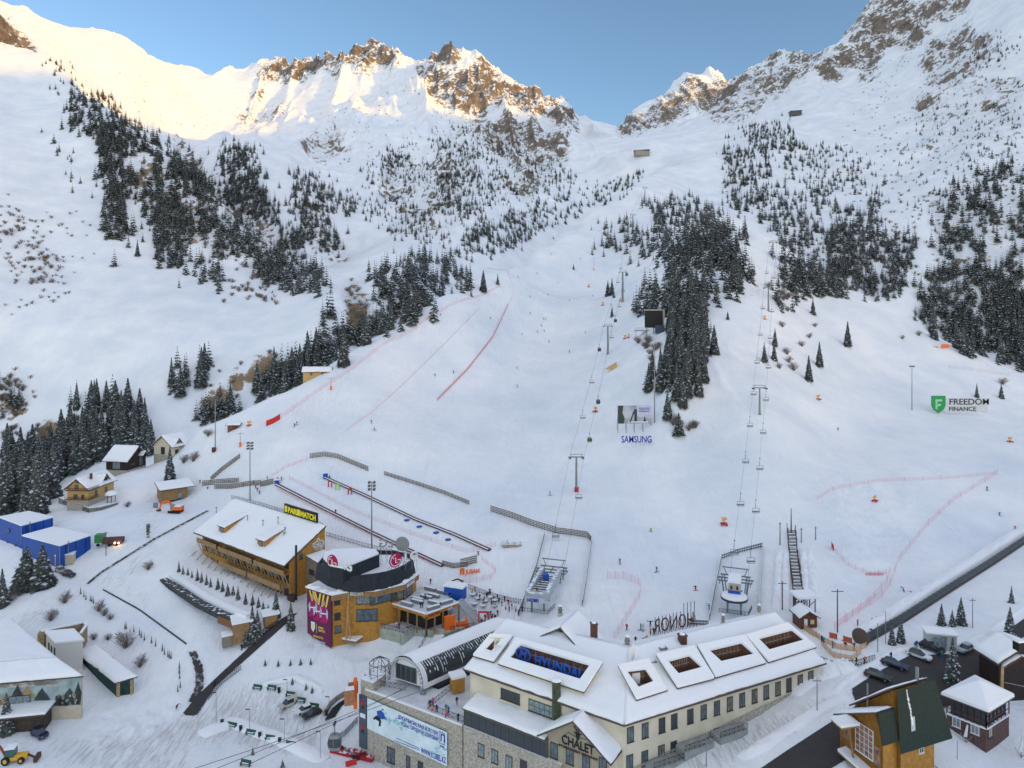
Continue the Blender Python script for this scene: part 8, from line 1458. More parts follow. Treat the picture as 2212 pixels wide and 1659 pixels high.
for x, yb, yt, lab in [(467,1566,1496,'street lamp at the left corner of the parking'),(539,1585,1532,'street lamp in front of the bins row'),(614,1610,1553,'street lamp between the benches'),(692,1640,1580,'street lamp nearest the gondola cabin'),(620,1492,1468,'short lamp behind the cream van'),(711,1535,1505,'short lamp at the stair foot')]: pole(x, yb, yt, lab, name='street_lamp', cat='street lamp', r=.07)
for x, yb, yt, lab in [(862+3,1405-10,1380-10,'white globe lamp beside the lower deck wall'),(2068,1640,1600,'thin garden lamp before the brick annex')]: pole(x, yb, yt, lab, name='globe_lamp', cat='lamp', r=.06)
rt = root('log_ladder', 'rickety dark timber stair climbing between the two snow chutes', 'stair'); b = MB(); rg = random.Random(5); P_ = wpath([(1728,1318),(1722,1270),(1715,1220),(1712,1180),(1709,1150)], 46)
for i, p in enumerate(P_):
    b.bar(p+V3((-1.3,0,.5+rg.uniform(-.1,.2))), p+V3((1.3,0,.5+rg.uniform(-.1,.2))), .35, .14)
    for s in (-1.2, 1.2): b.tube(p+V3((s,0,-.3)), p+V3((s+rg.uniform(-.2,.2),0,rg.uniform(1.6,3.0))), .11, n=4)
b.build('timber', M_OLD, rt); b = MB(); p = P_[-1]; b.tube(p, p+V3((0,0,7.5)), .25, .1, n=5); b.build('mast', M_OLD, rt); b = MB()
for i in range(0, 46, 2): b.box(P_[i]+V3((0,0,.68)), (2.2, .5, .16))
b.build('snow_cap', M_SNOW, rt); anchor(rt, P_[0])
for x0, lab in ((1696,'left snow filled chute beside the timber stair'),(1742,'right snow filled chute beside the timber stair'),(1760,'outer snow bank wall of the chutes'),(1676,'inner snow bank wall of the chutes')): bank('snow_bank', [(x0,1315),(x0-(x0-1712)*.12,1250),(x0-(x0-1712)*.25,1185)], 1.3, 1.5)
rt = root('timber_shelter', 'open dark timber frame with snow roof above the log hut', 'frame'); p = at(1737,1325); b = MB()
for i in (-2, 0, 2):
    for j in (-1.6, 1.6): b.tube(p+V3((i,j,-.5)), p+V3((i,j,4.4)), .15, n=5); b.tube(p+V3((i,j,2)), p+V3((i+1.8 if i < 2 else i,j,3.6)), .08, n=4)
b.build('post', M_OLD, rt); b = MB(); b.box(p+V3((0,0,4.7)), (5.4, 4.4, .6), .1); b.build('snow_cover', M_SNOW, rt); anchor(rt, p)
p = at(1748,1358); A, B = p+V3((-2.0,0,0)), p+V3((2.0,.3,0)); rt, A, B, C_, D_, d, n = house('log_hut', 'small brown log hut with white door at the foot of the timber stair', A, B, 4.0, 2.8, 1.2, 'perp', mat('red_brown_logs', (.16, .06, .04), .8, stripes=(2, .25)), .6, .35, cat='hut'); b = MB(); b.box(A.lerp(B, .3)+n*.06+V3((0,0,1.2)), (.8, .1, 2.1), math.atan2(d.y, d.x)); addp(rt, b, 'door', M_WHITE); b = MB(); b.box(A.lerp(B, .7)+n*.06+V3((0,0,1.5)), (.9, .1, 1.0), math.atan2(d.y, d.x)); addp(rt, b, 'window', mat('lit_pane', (.6, .5, .3), .4))
rt = root('sign_letters', 'brown tubular letters HONOR seen from behind on the snow beyond the lodge', 'sign'); p0, p1 = at(1415,1372), at(1500,1352); lettering(rt, 'HONOR', p1+V3((0,0,.2)), p0+V3((0,0,.2)), 3.2, M_BROWN, .08, bold=-.012); b = MB(); d = unit(p0, p1)
for k in range(12): q = p0.lerp(p1, k/11); b.tube(q, q+V3((0,0,4.2 if k < 8 else 6)), .09, n=4); b.tube(q+V3((0,0,3)), q+V3((.3,-1.6,0)), .07, n=4)
b.build('strut', M_BROWN, rt); anchor(rt, p0)
# ---------------------------------------------------------------- signs and screens on the slope
def pair(x0, x1, y): Y = min(at(x, y).y for x in (x0, (x0+x1)/2, x1))-.5; return at(x0, y, Y), at(x1, y, Y)
def board(name, label, p0, p1, h, z0, m, back=None, legs=True):
    rt = root(name, label, 'sign'); d = unit(p0, p1); n = outn(p0, p1); mid = (p0+p1)/2; L_ = (xy(p1)-xy(p0)).length; b = MB(); b.box(V3((mid.x, mid.y, z0+h/2)), (L_, .35, h), math.atan2(d.y, d.x)); b.build('board', m, rt)
    if legs:
        b = MB()
        for k in range(5): q = p0.lerp(p1, k/4)-n*.4; b.tube(V3((q.x, q.y, z0-4)), V3((q.x, q.y, z0+h)), .14, n=5); b.tube(V3((q.x, q.y, z0+h*.7)), V3((q.x, q.y, z0-3))-n*2.5, .1, n=4)
        b.build('support', M_STEEL, rt)
    return rt, d, n
p0, p1 = pair(1335,1407,918); w = (p1-p0).length; rt, d, n = board('picture_screen', 'large picture billboard on stilts left of the thin floodlight mast', p0, p1, w*.54, p0.z+.6, mat('poster_grey', (.42, .44, .50), .5, noise=.35, nscale=.25)); z0 = p0.z+.6; h = w*.54
def pp(x, y, k=0): return V3((p0.x+w*x, p0.y-.2-.02*k, z0+h*y))
b = MB(); b.poly([pp(x, y) for x, y in ((0,0),(.17,0),(.2,.3),(.13,.6),(.16,1),(0,1))], 0); b.poly([pp(x, y, 1) for x, y in ((.49,.12),(.56,.12),(.57,.8),(.48,.8))], 0); b.poly([pp(x, y, 1) for x, y in ((.34,.08),(.38,.08),(.50,.66),(.46,.7))], 0); b.poly([pp(x, y, 1) for x, y in ((.76,.12),(.84,.12),(.80,.45))], 0); b.poly([pp(x, y, 1) for x, y in ((.3,.06),(.9,.06),(.9,.14),(.3,.12))], 1); b.poly([pp(x, y) for x, y in ((.6,.4),(1,.3),(1,1),(.55,1))], 2)
for k in range(3): b.poly([pp(.62, .84-k*.1, 2), pp(.94, .84-k*.1, 2), pp(.94, .88-k*.1, 2), pp(.62, .88-k*.1, 2)], 3)
b.build('print', [mat('print_dark', (.04, .06, .05), .5, noise=.4, nscale=1), M_WHITE, mat('print_lilac', (.55, .56, .66), .5, noise=.15, nscale=.5), M_NAVY], rt); anchor(rt, p0)
p0, p1 = pair(1342,1407,957); rt = root('letter_sign', 'dark blue free standing letters SAMSUNG below the picture billboard', 'sign'); p1.y = p0.y; lettering(rt, 'SAMSUNG', p0+V3((0,0,.25)), p1, 14.5/FPX*p0.y, M_NAVY, .18, bold=.012); b = MB()
for k in range(7): q = p0.lerp(p1, (k+.5)/7)+V3((0,.3,0)); b.tube(V3((q.x, q.y, p0.z-.8)), V3((q.x, q.y, p0.z+1.5)), .06, n=4)
b.build('support', M_STEEL, rt); anchor(rt, p0)
p0 = at(993,1249); p1 = at(1036, 1243, p0.y+1.5); rt = root('letter_sign', 'orange letters JUSAN with square emblem on the beginner slope', 'sign'); d = unit(p0, p1); LL = (p1-p0).length; hh = 12/FPX*p0.y; p0.z += .8; lettering(rt, 'JUSAN', p0+d*LL*.3+V3((0,0,.3)), p0+d*LL*1.02, hh, M_ORANGE, .15, bold=.04); b = MB(); b.box(p0+d*LL*.12+V3((0,0,.3+hh/2)), (LL*.24, .3, hh*1.15), math.atan2(d.y, d.x)); b.build('square_emblem', M_ORANGE, rt); lettering(rt, 'J', p0+d*LL*.07+outn(p0, p1)*.2+V3((0,0,.55)), p0+d*LL*.17, hh*.6, M_WHITE, .05); anchor(rt, p0)
p0, p1 = pair(2012,2135,893); w = (p1-p0).length; rt = root('letter_sign', 'green shield with dark letters FREEDOM FINANCE on the right slope', 'sign'); h = 38/FPX*p0.y; z = p0.z; b = MB(); b.box(V3((p0.x+w*.62, p0.y+.3, z+h*.45)), (w*.76, .12, h*.8)); b.build('board', mat('pale_mesh_board', (.62, .64, .66), .8), rt); b = MB(); sx, sz = w*.25, h
V = [V3((p0.x+sx*a, p0.y, z+sz*c)) for a, c in ((0,1),(1,1),(1,.45),(.85,.2),(.5,0),(.15,.2),(0,.45))]; b.hull(V, [v+V3((0,.3,0)) for v in V]); sh_ = b.build('shield', M_GREEN, rt); b = MB()
for pl in (((.28,.8),(.75,.8),(.75,.68),(.42,.68),(.42,.55),(.28,.5)), ((.28,.48),(.66,.56),(.66,.44),(.42,.4),(.42,.2),(.28,.28))): b.poly([V3((p0.x+sx*a, p0.y-.06, z+sz*c)) for a, c in pl])
b.build('shield_mark', mat('pale_green_mark', (.35, .62, .42), .5), sh_); lettering(rt, 'FREEDOM', V3((p0.x+w*.31, p0.y+.1, z+h*.50)), V3((p0.x+w*1.0, p0.y+.1, z)), h*.34, M_BLACK, .05, bold=.004); lettering(rt, 'FINANCE', V3((p0.x+w*.31, p0.y+.1, z+h*.14)), V3((p0.x+w*.78, p0.y+.1, z)), h*.24, M_BLACK, .05, bold=.002); anchor(rt, p0)
p = at(1412,722); rt = root('black_screen', 'big black back of a screen with cabin among the knoll spruces', 'screen'); w = 38/FPX*p.y; b = MB(); b.box(p+V3((0,0,8.4)), (w, 1.2, 9.6), -.1); b.build('panel', M_BLACK, rt); b = MB(); b.box(p+V3((w*.54,.2,8.4)), (1.4, 1.6, 10.2), -.1); b.box(p+V3((0,0,13.4)), (w*1.1, 1.6, .5), -.1); b.build('casing', mat('beige_casing', (.5, .48, .4), .7), rt); b = MB(); b.box(p+V3((w*.3,-2,2.8)), (w*.5, 3, 4.6), -.1); b.build('cabin', mat('slate_cabin', (.06, .08, .12), .5), rt); b = MB()
for k in (-.4, 0, .4): b.tube(p+V3((w*k,0,-1)), p+V3((w*k,0,4)), .3, n=6)
b.build('support', M_STEEL, rt); anchor(rt, p)
p = at(1388,722); rt = root('viewing_platform', 'small railed platform left of the black screen', 'platform'); b = MB(); b.box(p+V3((0,0,2)), (9, 4, .4)); b.build('deck', M_GRWOOD, rt); b = MB(); railing(b, [p+V3((-4.5,-2,2.2)), p+V3((4.5,-2,2.2))], 1.6, 1.2); [b.tube(p+V3((k,-1.5,-1)), p+V3((k,-1.5,2)), .15, n=5) for k in (-4, 0, 4)]; b.build('railing', M_STEEL, rt); anchor(rt, p)
for x, y, w, dp, h, ri, m, lab, nm in ((503,931,4.5,3,2.6,.5,mat('red_brown_boards', (.22, .08, .05), .8),'tiny red brown hut at the top left of the run','hut'),(683,815,13,5,3.0,1.6,M_YELWOOD,'brown timber cabin with snowy roof at the gorge edge','cabin')):
    p = at(x, y); rt, A, B, C_, D_, d, n = house(nm, lab, p+V3((-w/2,0,0)), p+V3((w/2,w*.15,0)), dp, h, ri, 'par', m, .8, .4, cat=nm); face_wins(rt, A, B, [(.3,1.5,.9,1.0),(.7,1.5,.9,1.0)])
p = at(2030,1398); rt = root('kiosk', 'white glazed kiosk with snow roof above the parked cars', 'kiosk'); b = MB(); b.box(p+V3((0,0,1.6)), (5.6, 2.8, 3.4), -.25); b.build('wall', mat('pale_kiosk', (.5, .52, .52), .4), rt); b = MB(); b.box(p+V3((0,0,3.45)), (6.2, 3.4, .3), -.25); b.build('roof', M_SNOW, rt); b = MB()
for k in (-1.8, -.1, 1.7): b.box(p+V3((k*.97,-1.42-k*-.245,1.6)), (1.3, .1, 2.6), -.25)
b.build('window', M_GLASSL, rt); anchor(rt, p)
def snow_gun(x, y, label, sc=1.0):
    p = at(x, y); o = empty('snow_gun', p, rng.uniform(0, 6), label, 'snow gun', 'snow guns'); sc *= .72; o.scale = (sc, sc, sc); M4 = MB(); M4.tube((0,-.7,1.7), (0,.8,2.0), .55, .42, n=10); a = M4.build('barrel', mat('gun_yellow', (.75, .42, .06), .5), o); M4 = MB(); M4.box((0,0,.5), (1.5,1.3,.25)); M4.tube((0,0,.5), (0,0,1.6), .12); [M4.tube((s*.7,j*.7,0), (s*.7,j*.7,.5), .3, n=8) for s in (-1,1) for j in (-1,1)]; M4.build('carriage', M_RED, o)
for x, y, lab, s in [(1564,1134,'red and yellow snow gun on the open slope between the lifts',1.5),(1286,890,'orange snow gun beside the rope above the picture screen',1.5),(1302,660,'orange snow gun high beside the piste lift',1.6),(1358,730,'left yellow snow gun of the pair near the platform',1.5),(1350,732,'right yellow snow gun of the pair near the platform',1.4),(1768,864,'orange snow gun on the smooth right slope',1.5),(2182,955,'brown snow gun near the right edge',1.4),(1272,580+40,'small snow gun at the piste edge',1.4),(538,920,'dark snow gun at the top left of the run',1.3),(1890,1083,'red snow gun on the mound',1.2),(1652,690,'orange snow gun under the knoll lift',1.3),(1340,650,'yellow snow gun by the slim tower',1.2)]: snow_gun(x, y, lab, s)
p = at(1325,798); rt = root('tent_frame', 'straw coloured cloth wedge and sled beside the middle lift', 'tarpaulin'); b = MB(); b.hull([p+V3((-4.5,0,0)), p+V3((2,0,0)), p+V3((2,2,0)), p+V3((-4.5,2,0))], [p+V3((-4,.8,.4)), p+V3((1.8,.5,4)), p+V3((1.8,1.5,4)), p+V3((-4,1.2,.4))]); b.build('cloth', mat('straw_cloth', (.58, .38, .16), .7), rt); anchor(rt, p)
p = at(2028,752); rt = root('orange_barrier', 'orange net barriers on the right crest', 'barrier'); b = MB(); b.box(p+V3((4,0,1.2)), (5, .4, 2.4)); b.box(p+V3((-4,0,.6)), (7, .4, 1.0)); b.build('panel', M_ORANGE, rt); anchor(rt, p)
for x, y, m, lab in ((713,1052,M_RED,'red plastic gate nearest the blue belt head'),(729,1058,mat('lime_plastic', (.35, .6, .03), .5),'lime plastic gate between two red ones'),(756,1068,M_RED,'red plastic gate farthest down the belt')):
    p = at(x, y); rt = root('training_gate', lab, 'gate', 'training gates'); b = MB(); [b.box(p+V3((s,0,1)), (.35, .35, 2)) for s in (-.6, .6)]; b.box(p+V3((0,0,2.1)), (1.6, .36, .35)); b.build('arch', m, rt); anchor(rt, p)
for x, y in ((879,1124),(906,1138),(942,1151),(968,1166)):
    p = at(x, y); o = MB(); o.tube(p+V3((0,0,.05)), p+V3((0,0,.2)), 1.0, n=12); t = o.build('blue_mat', M_BLUEL); tag(t, 'round blue mat lying on the beginner slope', 'mat', 'blue mats on the beginner slope')
p = at(1105,1178); o = MB()
for k in range(7): o.box(p+V3(((k%3)*2-2,(k//3)*1.5-1,.4)), (2, 1.0, .7), .2*k)
t = o.build('timber_heap', mat('heap_wood', (.4, .32, .22), .8, snow=.7)); tag(t, 'heap of pale timber under snow left of the lift lane', 'heap')
# ---------------------------------------------------------------- vehicles
def vehicle(x0, y0, x1, y1, L_, W_, H, col, label, van=False, name='parked_car', top=None):
    """rear and front wheel line given in the picture"""
    a, c = at(x0, y0), at(x1, y1); d = unit(a, c); p = (a+c)/2; p.z = gz(p.x, p.y)+.1; rt = empty(name, p, math.atan2(d.y, d.x), label, 'car'); l, w = L_/2, W_/2
    def ring(x0, x1, w, z, r=.3): return [V3(q) for q in ((x0,-w+r,z),(x0+r,-w,z),(x1-r,-w,z),(x1,-w+r,z),(x1,w-r,z),(x1-r,w,z),(x0+r,w,z),(x0,w-r,z))]
    b = MB(); zb = H*(.56 if not van else .5); b.hull(ring(-l, l, w*.96, .28), ring(-l, l, w, zb*.7)); b.hull(ring(-l, l, w, zb*.7), ring(-l+.05, l-.12, w*.95, zb*.98)); o = b.build('body', col, rt); m = o.modifiers.new('bev', 'BEVEL'); m.width = .06; m.segments = 2
    f, r_ = (.22, -.97) if van else (.12, -.82); b = MB(); b.hull(ring(l*r_, l*(f+.32), w*.93, zb*.98, .2), ring(l*(r_+.12), l*(f-.05), w*.76, H*.96, .2)); b.build('glass', M_GLASS, rt); b = MB(); b.hull(ring(l*(r_+.11), l*(f-.04), w*.775, H*.962, .2), ring(l*(r_+.16), l*(f-.1), w*.7, H, .2))
    if van: b.hull(ring(-l, -l*.35, w*.95, zb), ring(-l*.98, -l*.35, w*.82, H*.99))
    b.build('roof', top or col, rt)
    for sx in (-.62, .64):
        for sy in (-1, 1): b = MB(); b.tube((l*sx, sy*(w-.22), .33), (l*sx, sy*(w+.01), .33), .34, n=14); wh = b.build('wheel', M_BLACK, rt); b = MB(); b.tube((l*sx, sy*(w+.0), .33), (l*sx, sy*(w+.03), .33), .2, n=8); b.build('rim', M_STEEL, wh)
    for sy in (-1, 1): b = MB(); b.box((l-.03, sy*w*.7, zb*.72), (.12, .4, .16)); b.build('headlight', M_GLASSL, rt); b = MB(); b.box((-l+.02, sy*w*.75, zb*.75), (.1, .3, .18)); b.build('tail_light', M_RED, rt)
P_ = {n: mat('car_'+n, c, .3, spec=.6) for n, c in {'cream': (.52, .48, .40), 'white': (.75, .76, .77), 'black': (.015, .017, .02), 'blue': (.012, .025, .07), 'silver': (.35, .42, .48), 'green': (.03, .22, .06)}.items()}
for a in [(641,1510,604,1540,4.5,1.85,1.8,P_['cream'],'cream small van parked left of the white hatchback',True),(671,1528,641,1549,4.3,1.8,1.45,P_['white'],'white hatchback between the cream van and the black car'),(690,1537,657,1558,4.6,1.9,1.5,P_['black'],'black car parked right of the white hatchback'),
 (72,1582,100,1600,4.4,1.9,1.7,P_['blue'],'dark blue off road car standing before the mural house'),(1874,1458,1918,1476,4.7,1.85,1.45,P_['black'],'black car nearest the snow bank at the car park corner'),(1910,1433,1954,1450,4.9,1.85,1.5,P_['blue'],'dark blue car parked below the standing person'),
 (1966,1413,2006,1430,4.7,1.85,1.45,P_['white'],'white car with black glass roof in the car park'),(1992,1397,2034,1414,4.9,1.95,1.7,P_['black'],'black off road car behind the white car'),(2100,1399,2070,1415,4.5,1.8,1.5,P_['silver'],'silver and light blue car at the road edge by the kiosk'),(124,1232,140,1240,4.6,1.9,1.6,P_['cream'],'pale car beside the lower blue warehouse'),(140,1241,158,1248,4.6,1.9,1.6,P_['black'],'dark car in front of the broad spruces')]: vehicle(*a[:9], van=len(a) > 9, top=P_['black'] if 'glass roof' in a[8] else None)
p = at(380,1107); rt = root('excavator', 'orange tracked excavator with folded arm below the brown cabin', 'excavator')
for s in (-1.3, 1.3): b = MB(); b.hull([p+V3((x, s+y, 0)) for x, y in ((-2,-.3),(2,-.3),(2,.3),(-2,.3))], [p+V3((x, s+y, .9)) for x, y in ((-2.3,-.3),(2.3,-.3),(2.3,.3),(-2.3,.3))]); b.build('track', M_BLACK, rt)
b = MB(); b.box(p+V3((.9,0,1.7)), (3.2, 2.4, 1.3)); b.build('engine_housing', M_ORANGE, rt); b = MB(); b.box(p+V3((-.9,-.6,2.1)), (1.3, 1.1, 1.9)); b.build('cab', M_GLASSL, rt); b = MB(); b.bar(p+V3((-.6,.5,1.6)), p+V3((-3.2,.4,4.0)), .6, .7); b.bar(p+V3((-3.2,.4,4.0)), p+V3((-5.4,.3,3.4)), .5, .6); b.bar(p+V3((-5.3,.3,3.6)), p+V3((-6.2,.2,.9)), .4, .5); b.build('arm', M_ORANGE, rt); b = MB(); b.hull([p+V3((-6.7,-.5,0)), p+V3((-5.7,-.5,0)), p+V3((-5.7,.8,0)), p+V3((-6.7,.8,0))], [p+V3((-6.9,-.6,1)), p+V3((-5.9,-.6,1.2)), p+V3((-5.9,.9,1.2)), p+V3((-6.9,.9,1))]); b.build('bucket', M_BROWN, rt); b = MB(); b.box(p+V3((1,0,2.45)), (2.4, 2.2, .25)); b.build('snow_cover', M_SNOW, rt); anchor(rt, p)
p = at(36,1645); rt = root('backhoe_loader', 'yellow wheeled backhoe loader at the bottom left corner', 'tractor'); b = MB(); b.box(p+V3((.9,0,1.25)), (2.6, 1.2, .9), .25); b.box(p+V3((-.8,-.3,1.1)), (2.4, 1.7, .6), .25); b.build('body', mat('machine_yellow', (.72, .40, .04), .5), rt); b = MB(); b.box(p+V3((-.9,-.3,2.3)), (1.7, 1.6, 1.7), .25); b.build('cab', mat('cab_glass', (.05, .13, .12), .2), rt); b = MB(); b.box(p+V3((-.9,-.3,3.25)), (1.9, 1.8, .25), .25); b.build('cab_roof', M_SNOW, rt)
for x, y, r in ((-1.4,-1.3,.85),(-1.7,.7,.85),(1.4,-.7,.65),(1.1,1.1,.65)): b = MB(); b.tube(p+V3((x,y-.2,r)), p+V3((x,y+.2,r)), r, n=14); wh = b.build('wheel', M_BLACK, rt); b = MB(); b.tube(p+V3((x,y-.23,r)), p+V3((x,y-.2,r)), r*.5, n=10); b.build('rim', MATS['machine_yellow'], wh)
b = MB(); b.bar(p+V3((2,.3,1.4)), p+V3((3.4,.6,.5)), .3, .3); b.box(p+V3((3.8,.7,.5)), (.7, 2.2, .9), .25); b.build('loader_bucket', M_BROWN, rt); b = MB(); b.bar(p+V3((-1.9,-.4,1.2)), p+V3((-3.1,-.6,3.6)), .3, .35); b.bar(p+V3((-3.1,-.6,3.6)), p+V3((-3.5,-.7,1.0)), .25, .3); b.build('rear_arm', mat('faded_red', (.3, .08, .05), .6), rt); anchor(rt, p)
p = at(232,1178); rt = root('lorry', 'green lorry with lit lamps behind the lower blue warehouse', 'lorry'); b = MB(); b.box(p+V3((-2.4,0,2.4)), (2.6, 2.4, 2.6), .2); b.build('cab', P_['green'], rt); b = MB(); b.box(p+V3((2,0,1.7)), (6, 2.4, 1.6), .2); b.build('load_bed', M_BROWN, rt)
for x, y in ((-2.4,-1.2),(1.2,-1),(3.4,-.8)): b = MB(); b.tube(p+V3((x,y-.2,.5)), p+V3((x,y+.2,.5)), .5, n=10); b.build('wheel', M_BLACK, rt)
for x in (3.2, 4.4): b = MB(); b.ball(p+V3((x,-1.3,1.2)), .28, 6, 4); b.build('headlight', mat('lit_lamp', (1, .7, .4), emit=((1, .6, .25), 6)), rt)
anchor(rt, p)
# ---------------------------------------------------------------- street furniture, young trees
def c5p(x, y): return ((520+x/4.254)*.864, (1560+y/4.254)*.864)
def bench_at(p, label, group, rz=0):
    o = empty('bench', p, rz, label, 'bench', group); b = MB(); b.box((0,0,.5), (2.4,.55,.1)); b.build('seat', mat('green_slats', (.03, .11, .08), .6), o); b = MB(); b.box((0,.28,.85), (2.4,.1,.6)); b.build('backrest', MATS['green_slats'], o)
    for s in (-1, 1): b = MB(); b.box((s,0,.25), (.12,.5,.5)); b.build('leg', M_DARK, o)
    b = MB(); b.box((0,-.02,.57), (1.5,.3,.06)); b.build('snow_cover', M_SNOW, o)
for x, y in ((523,700),(675,705),(873,775),(985,838),(1125,900)): bench_at(at(*c5p(x, y)), 'dark green bench on the upper edge of the parking', 'benches above the parking', -.25)
for x, y in ((250,1105),(450,1183),(658,1243),(875,1310),(397,1510)): bench_at(at(*c5p(x, y)), 'dark green bench in the row below the parking', 'benches below the parking', -.25)
for x, y in ((150,1075),(348,1140),(551,1212),(762,1272),(1258,970),(755,730)):
    p = at(*c5p(x, y)); o = empty('litter_bin', p, .2, 'black litter bin standing among the benches around the parking', 'bin', 'litter bins'); b = MB(); b.tube((0,0,0), (0,0,.95), .32, .38, n=8); b.build('body', M_BLACK, o); b = MB(); b.box((0,0,1.15), (.75,.7,.08)); b.tube((.3,0,.9), (.3,0,1.15), .03); b.tube((-.3,0,.9), (-.3,0,1.15), .03); b.build('lid', M_DARK, o)
for x, y, h in ((30,1060,3.4),(75,1085,2.6),(127,1095,2.4),(170,1122,2.4),(228,1150,3.6),(272,1170,3.2),(325,1195,3.2),(368,1222,2.8),(445,1243,3.4),(495,1268,3.2),(550,1312,3.6),(608,1305,2.8),(660,1352,3.8),(740,1402,3.4),(815,1412,3.4),(877,1436,2.8),(927,1472,2.6),(980,1495,2.4)): spruce(at(*c3p(x, y)), h, None, 1.0, 'young snowy spruce in the planted row below the hotel', 'young spruces below the hotel', 'young_spruce')
for x, y in ((608,442),(747,448),(877,440),(985,432),(1093,430),(897,642),(1043,697),(1108,730),(477,1392),(793,1525)): spruce(at(*c5p(x, y)), 1.7, None, 1.2, 'tiny spruce sticking out of the snow around the parking', 'tiny spruces around the parking', 'young_spruce')
for x, y in ((760,18),(790,45),(810,72),(850,82),(866,92),(882,108),(1178,345),(1190,350),(1262,378),(1315,408),(1332,430),(1360,455),(1428,480),(1466,510),(1530,555),(1550,590),(1582,610),(1597,622),(1612,630),(1690,720),(1690,765),(1693,815),(1699,900),(1676,940)): spruce(at(x/3.77*.864, (1480+y/3.77)*.864), 2.2, None, .5, 'thin dark sapling in the line beside the left road', 'saplings beside the left road', 'young_spruce')
for i, (x, y) in enumerate(((1290,775),(1385,752),(1470,812),(1462,862),(1180,825),(1290,800),(1600,805),(1560,700),(1430,665),(1465,735))):
    p = pz(*c4p(x, y), -77); b = MB(); b.box(p+V3((0,0,.45)), (3.6, .9, .9), .62 if i in (3, 6) else -.5); o = b.build('lounge_bench', mat('grey_bench', (.20, .22, .23), .8, snow=.5)); tag(o, 'long grey snow dusted bench on the upper restaurant terrace', 'bench', 'grey benches on the restaurant terrace')
def boxy(name, label, cat, p, d, rz, m, roof=None):
    rt = root(name, label, cat); b = MB(); b.box(p+V3((0,0,d[2]/2)), d, rz); b.build('body', m, rt)
    if roof: b = MB(); b.box(p+V3((0,0,d[2]+.2)), (d[0]*1.12, d[1]*1.15, .4), rz); b.build('snow_cover', M_SNOW, rt)
    anchor(rt, p)
boxy('drinks_kiosk', 'blue kiosk with snow roof at the back of the restaurant terrace', 'kiosk', pz(*c4p(1695,745), -78), (5.4, 3, 3.4), -.35, M_BLUEL, 1); boxy('orange_stand', 'orange advertising stand on the lower deck', 'stand', pz(*c4p(1635,1080), -82.2), (2.8, .8, 3.6), .35, M_ORANGE); boxy('orange_sofa', 'orange seats under the terrace corner', 'seat', pz(*c4p(1760,1040), -82.2), (2.6, 1.2, .9), .3, M_ORANGE)
p = pz(*c4p(1813,1050), -82.2); b = MB(); b.tube(p, p+V3((0,0,2.8)), .75, .08, n=10); o = b.build('folded_parasol', M_ORANGE); tag(o, 'folded orange parasol beside the side stair', 'parasol')
rt = root('red_gate', 'red framed gate on the plaza beside the side stair', 'gate'); p = pz(*c4p(1945,1035), -82.2); b = MB(); [b.box(p+V3((x,0,1.8)), (.35,.35,3.6)) for x in (0, 2.6)]; b.box(p+V3((1.3,0,3.5)), (2.9,.3,.4)); b.build('frame', M_RED, rt); anchor(rt, p)
rt = root('timber_gate', 'small brown timber gate with snow roof behind the blue kiosk', 'gate'); p = at(*c4p(1715,640)); b = MB(); [b.box(p+V3((x,0,1)), (.25,.25,2)) for x in (-1.2, 1.2)]; b.bar(p+V3((-1.8,0,1.9)), p+V3((0,0,2.6)), .8, .15); b.bar(p+V3((0,0,2.6)), p+V3((1.8,0,1.9)), .8, .15); b.build('frame', M_BROWN, rt); anchor(rt, p)
for i, (x, y) in enumerate(((1880,730),(1940,770),(2010,800),(2070,760),(1900,830),(1990,850),(2120,790),(2040,700),(2110,850))):
    p = at(*c4p(x, y)); b = MB(); b.tube(p+V3((0,0,.7)), p+V3((0,0,.8)), .9, n=10); b.tube(p, p+V3((0,0,.7)), .1); o = b.build('outdoor_table', mat('grey_table', (.22, .23, .24), .7, snow=.4)); tag(o, 'round grey table among the crowd on the plaza', 'table', 'tables on the plaza')
P_ = [at(*c5p(x, y)) for x, y in ((1300,1010),(1370,900),(1440,840),(1540,780))]; rt = root('stone_stair', 'curving stone stair with parapet left of the banner wall', 'stair'); b = MB()
for p, q in zip(P_[:-1], P_[1:]): b.bar(p+V3((-1.6,.8,.5)), q+V3((-1.6,.8,.5)), .5, 1.5)
b.build('parapet', mat('stair_stone', (.24, .22, .20), .9, noise=.3, nscale=2), rt); b = MB()
for i in range(3):
    for k in range(7): p = P_[i].lerp(P_[i+1], k/7); b.box(p+V3((0,0,.25)), (2.4, .35, .2), .6)
b.build('treads', M_DARK, rt); anchor(rt, P_[0])
p = at(*c5p(1500,1400)); b = MB(); rg = random.Random(2)
for i in range(5): b.bar(p+V3((-4+i*1.9,1.6-i*.6,.3+.2*rg.random())), p+V3((-2+i*1.9,1-i*.6,.3+.3*rg.random())), 2.0, .7)
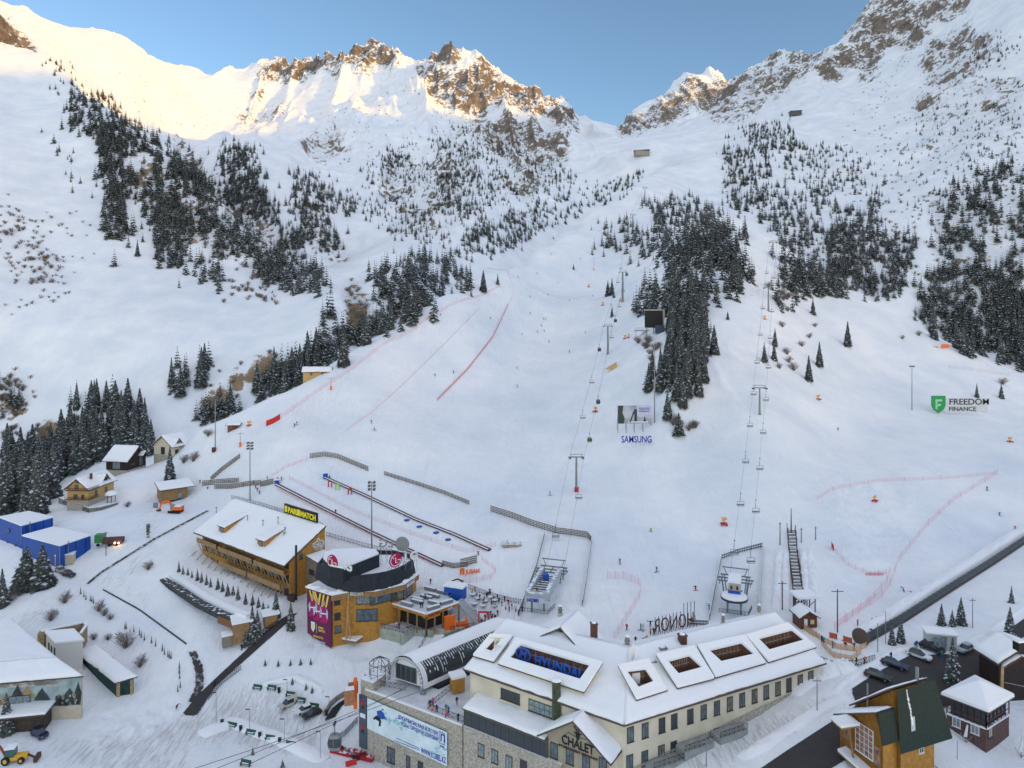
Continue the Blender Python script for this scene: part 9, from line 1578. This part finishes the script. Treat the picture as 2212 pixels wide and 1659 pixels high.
o = b.build('red_tarpaulin', mat('red_cloth', (.40, .02, .03), .7, snow=.25)); tag(o, 'crumpled red tarpaulin behind the iron rail below the gondola cabin', 'tarpaulin')
p = at(*c5p(1525,1525)); b = MB(); b.bar(p+V3((-1.2,0,.6)), p+V3((1,.3,1.0)), .1, 1.2); o = b.build('red_flag', M_RED); tag(o, 'small red flag at the bottom edge left of the stone wall', 'flag')
S_ = [at(905,1494,140), at(870,1490,143), at(885,1480,144)]; E_ = [at(395,1668,104), at(430,1675,106), at(535,1652,110)]
for i, (a, c) in enumerate(zip(S_, E_)):
    b = MB(); n = 14
    for k in range(n): f, g = k/n, (k+1)/n; b.tube(a.lerp(c, f)-V3((0,0,1*f*(1-f))), a.lerp(c, g)-V3((0,0,1*g*(1-g))), .045, n=5, caps=False)
    tag(b.build('gondola_rope', M_DARK), ('upper', 'middle', 'lowest')[i]+' of the three gondola cables crossing the parking', 'cable')
g = make_cabin('gondola_cabin', M_STEEL); a, c = S_[2], E_[2]; f = .53; g.location = a.lerp(c, f)-V3((0,0,1*f*(1-f))); g.scale = (1.25,)*3; tag(g, 'grey gondola cabin hanging over the parking left of the banner wall', 'gondola')
for x, y, lab in ((1340,1420,'white dish frame in the snow beside the steep chalet'),(1860,1560,'white dish frame at the right picture edge')):
    p = at(*cr(x, y)); rt = root('dish_frame', lab, 'antenna'); b = MB(); [b.tube(p, p+V3((s,t,1.4)), .05, n=4) for s in (-.7,.7) for t in (-.6,.6)]; b.build('frame', M_STEEL, rt); b = MB(); b.hull([p+V3((-.4,0,1.0)), p+V3((.2,0,1.0)), p+V3((.6,.3,2.9)), p+V3((.4,.3,3.0))], [p+V3((-.4,.15,1.0)), p+V3((.2,.15,1.0)), p+V3((.6,.45,2.9)), p+V3((.4,.45,3.0))]); b.build('dish', M_WHITE, rt); anchor(rt, p)
boxy('electric_cabinet', 'small grey cabinet on the slope beside the road fork', 'cabinet', at(336,1096+1), (1.4, 1, 1.8), .1, M_STEEL)
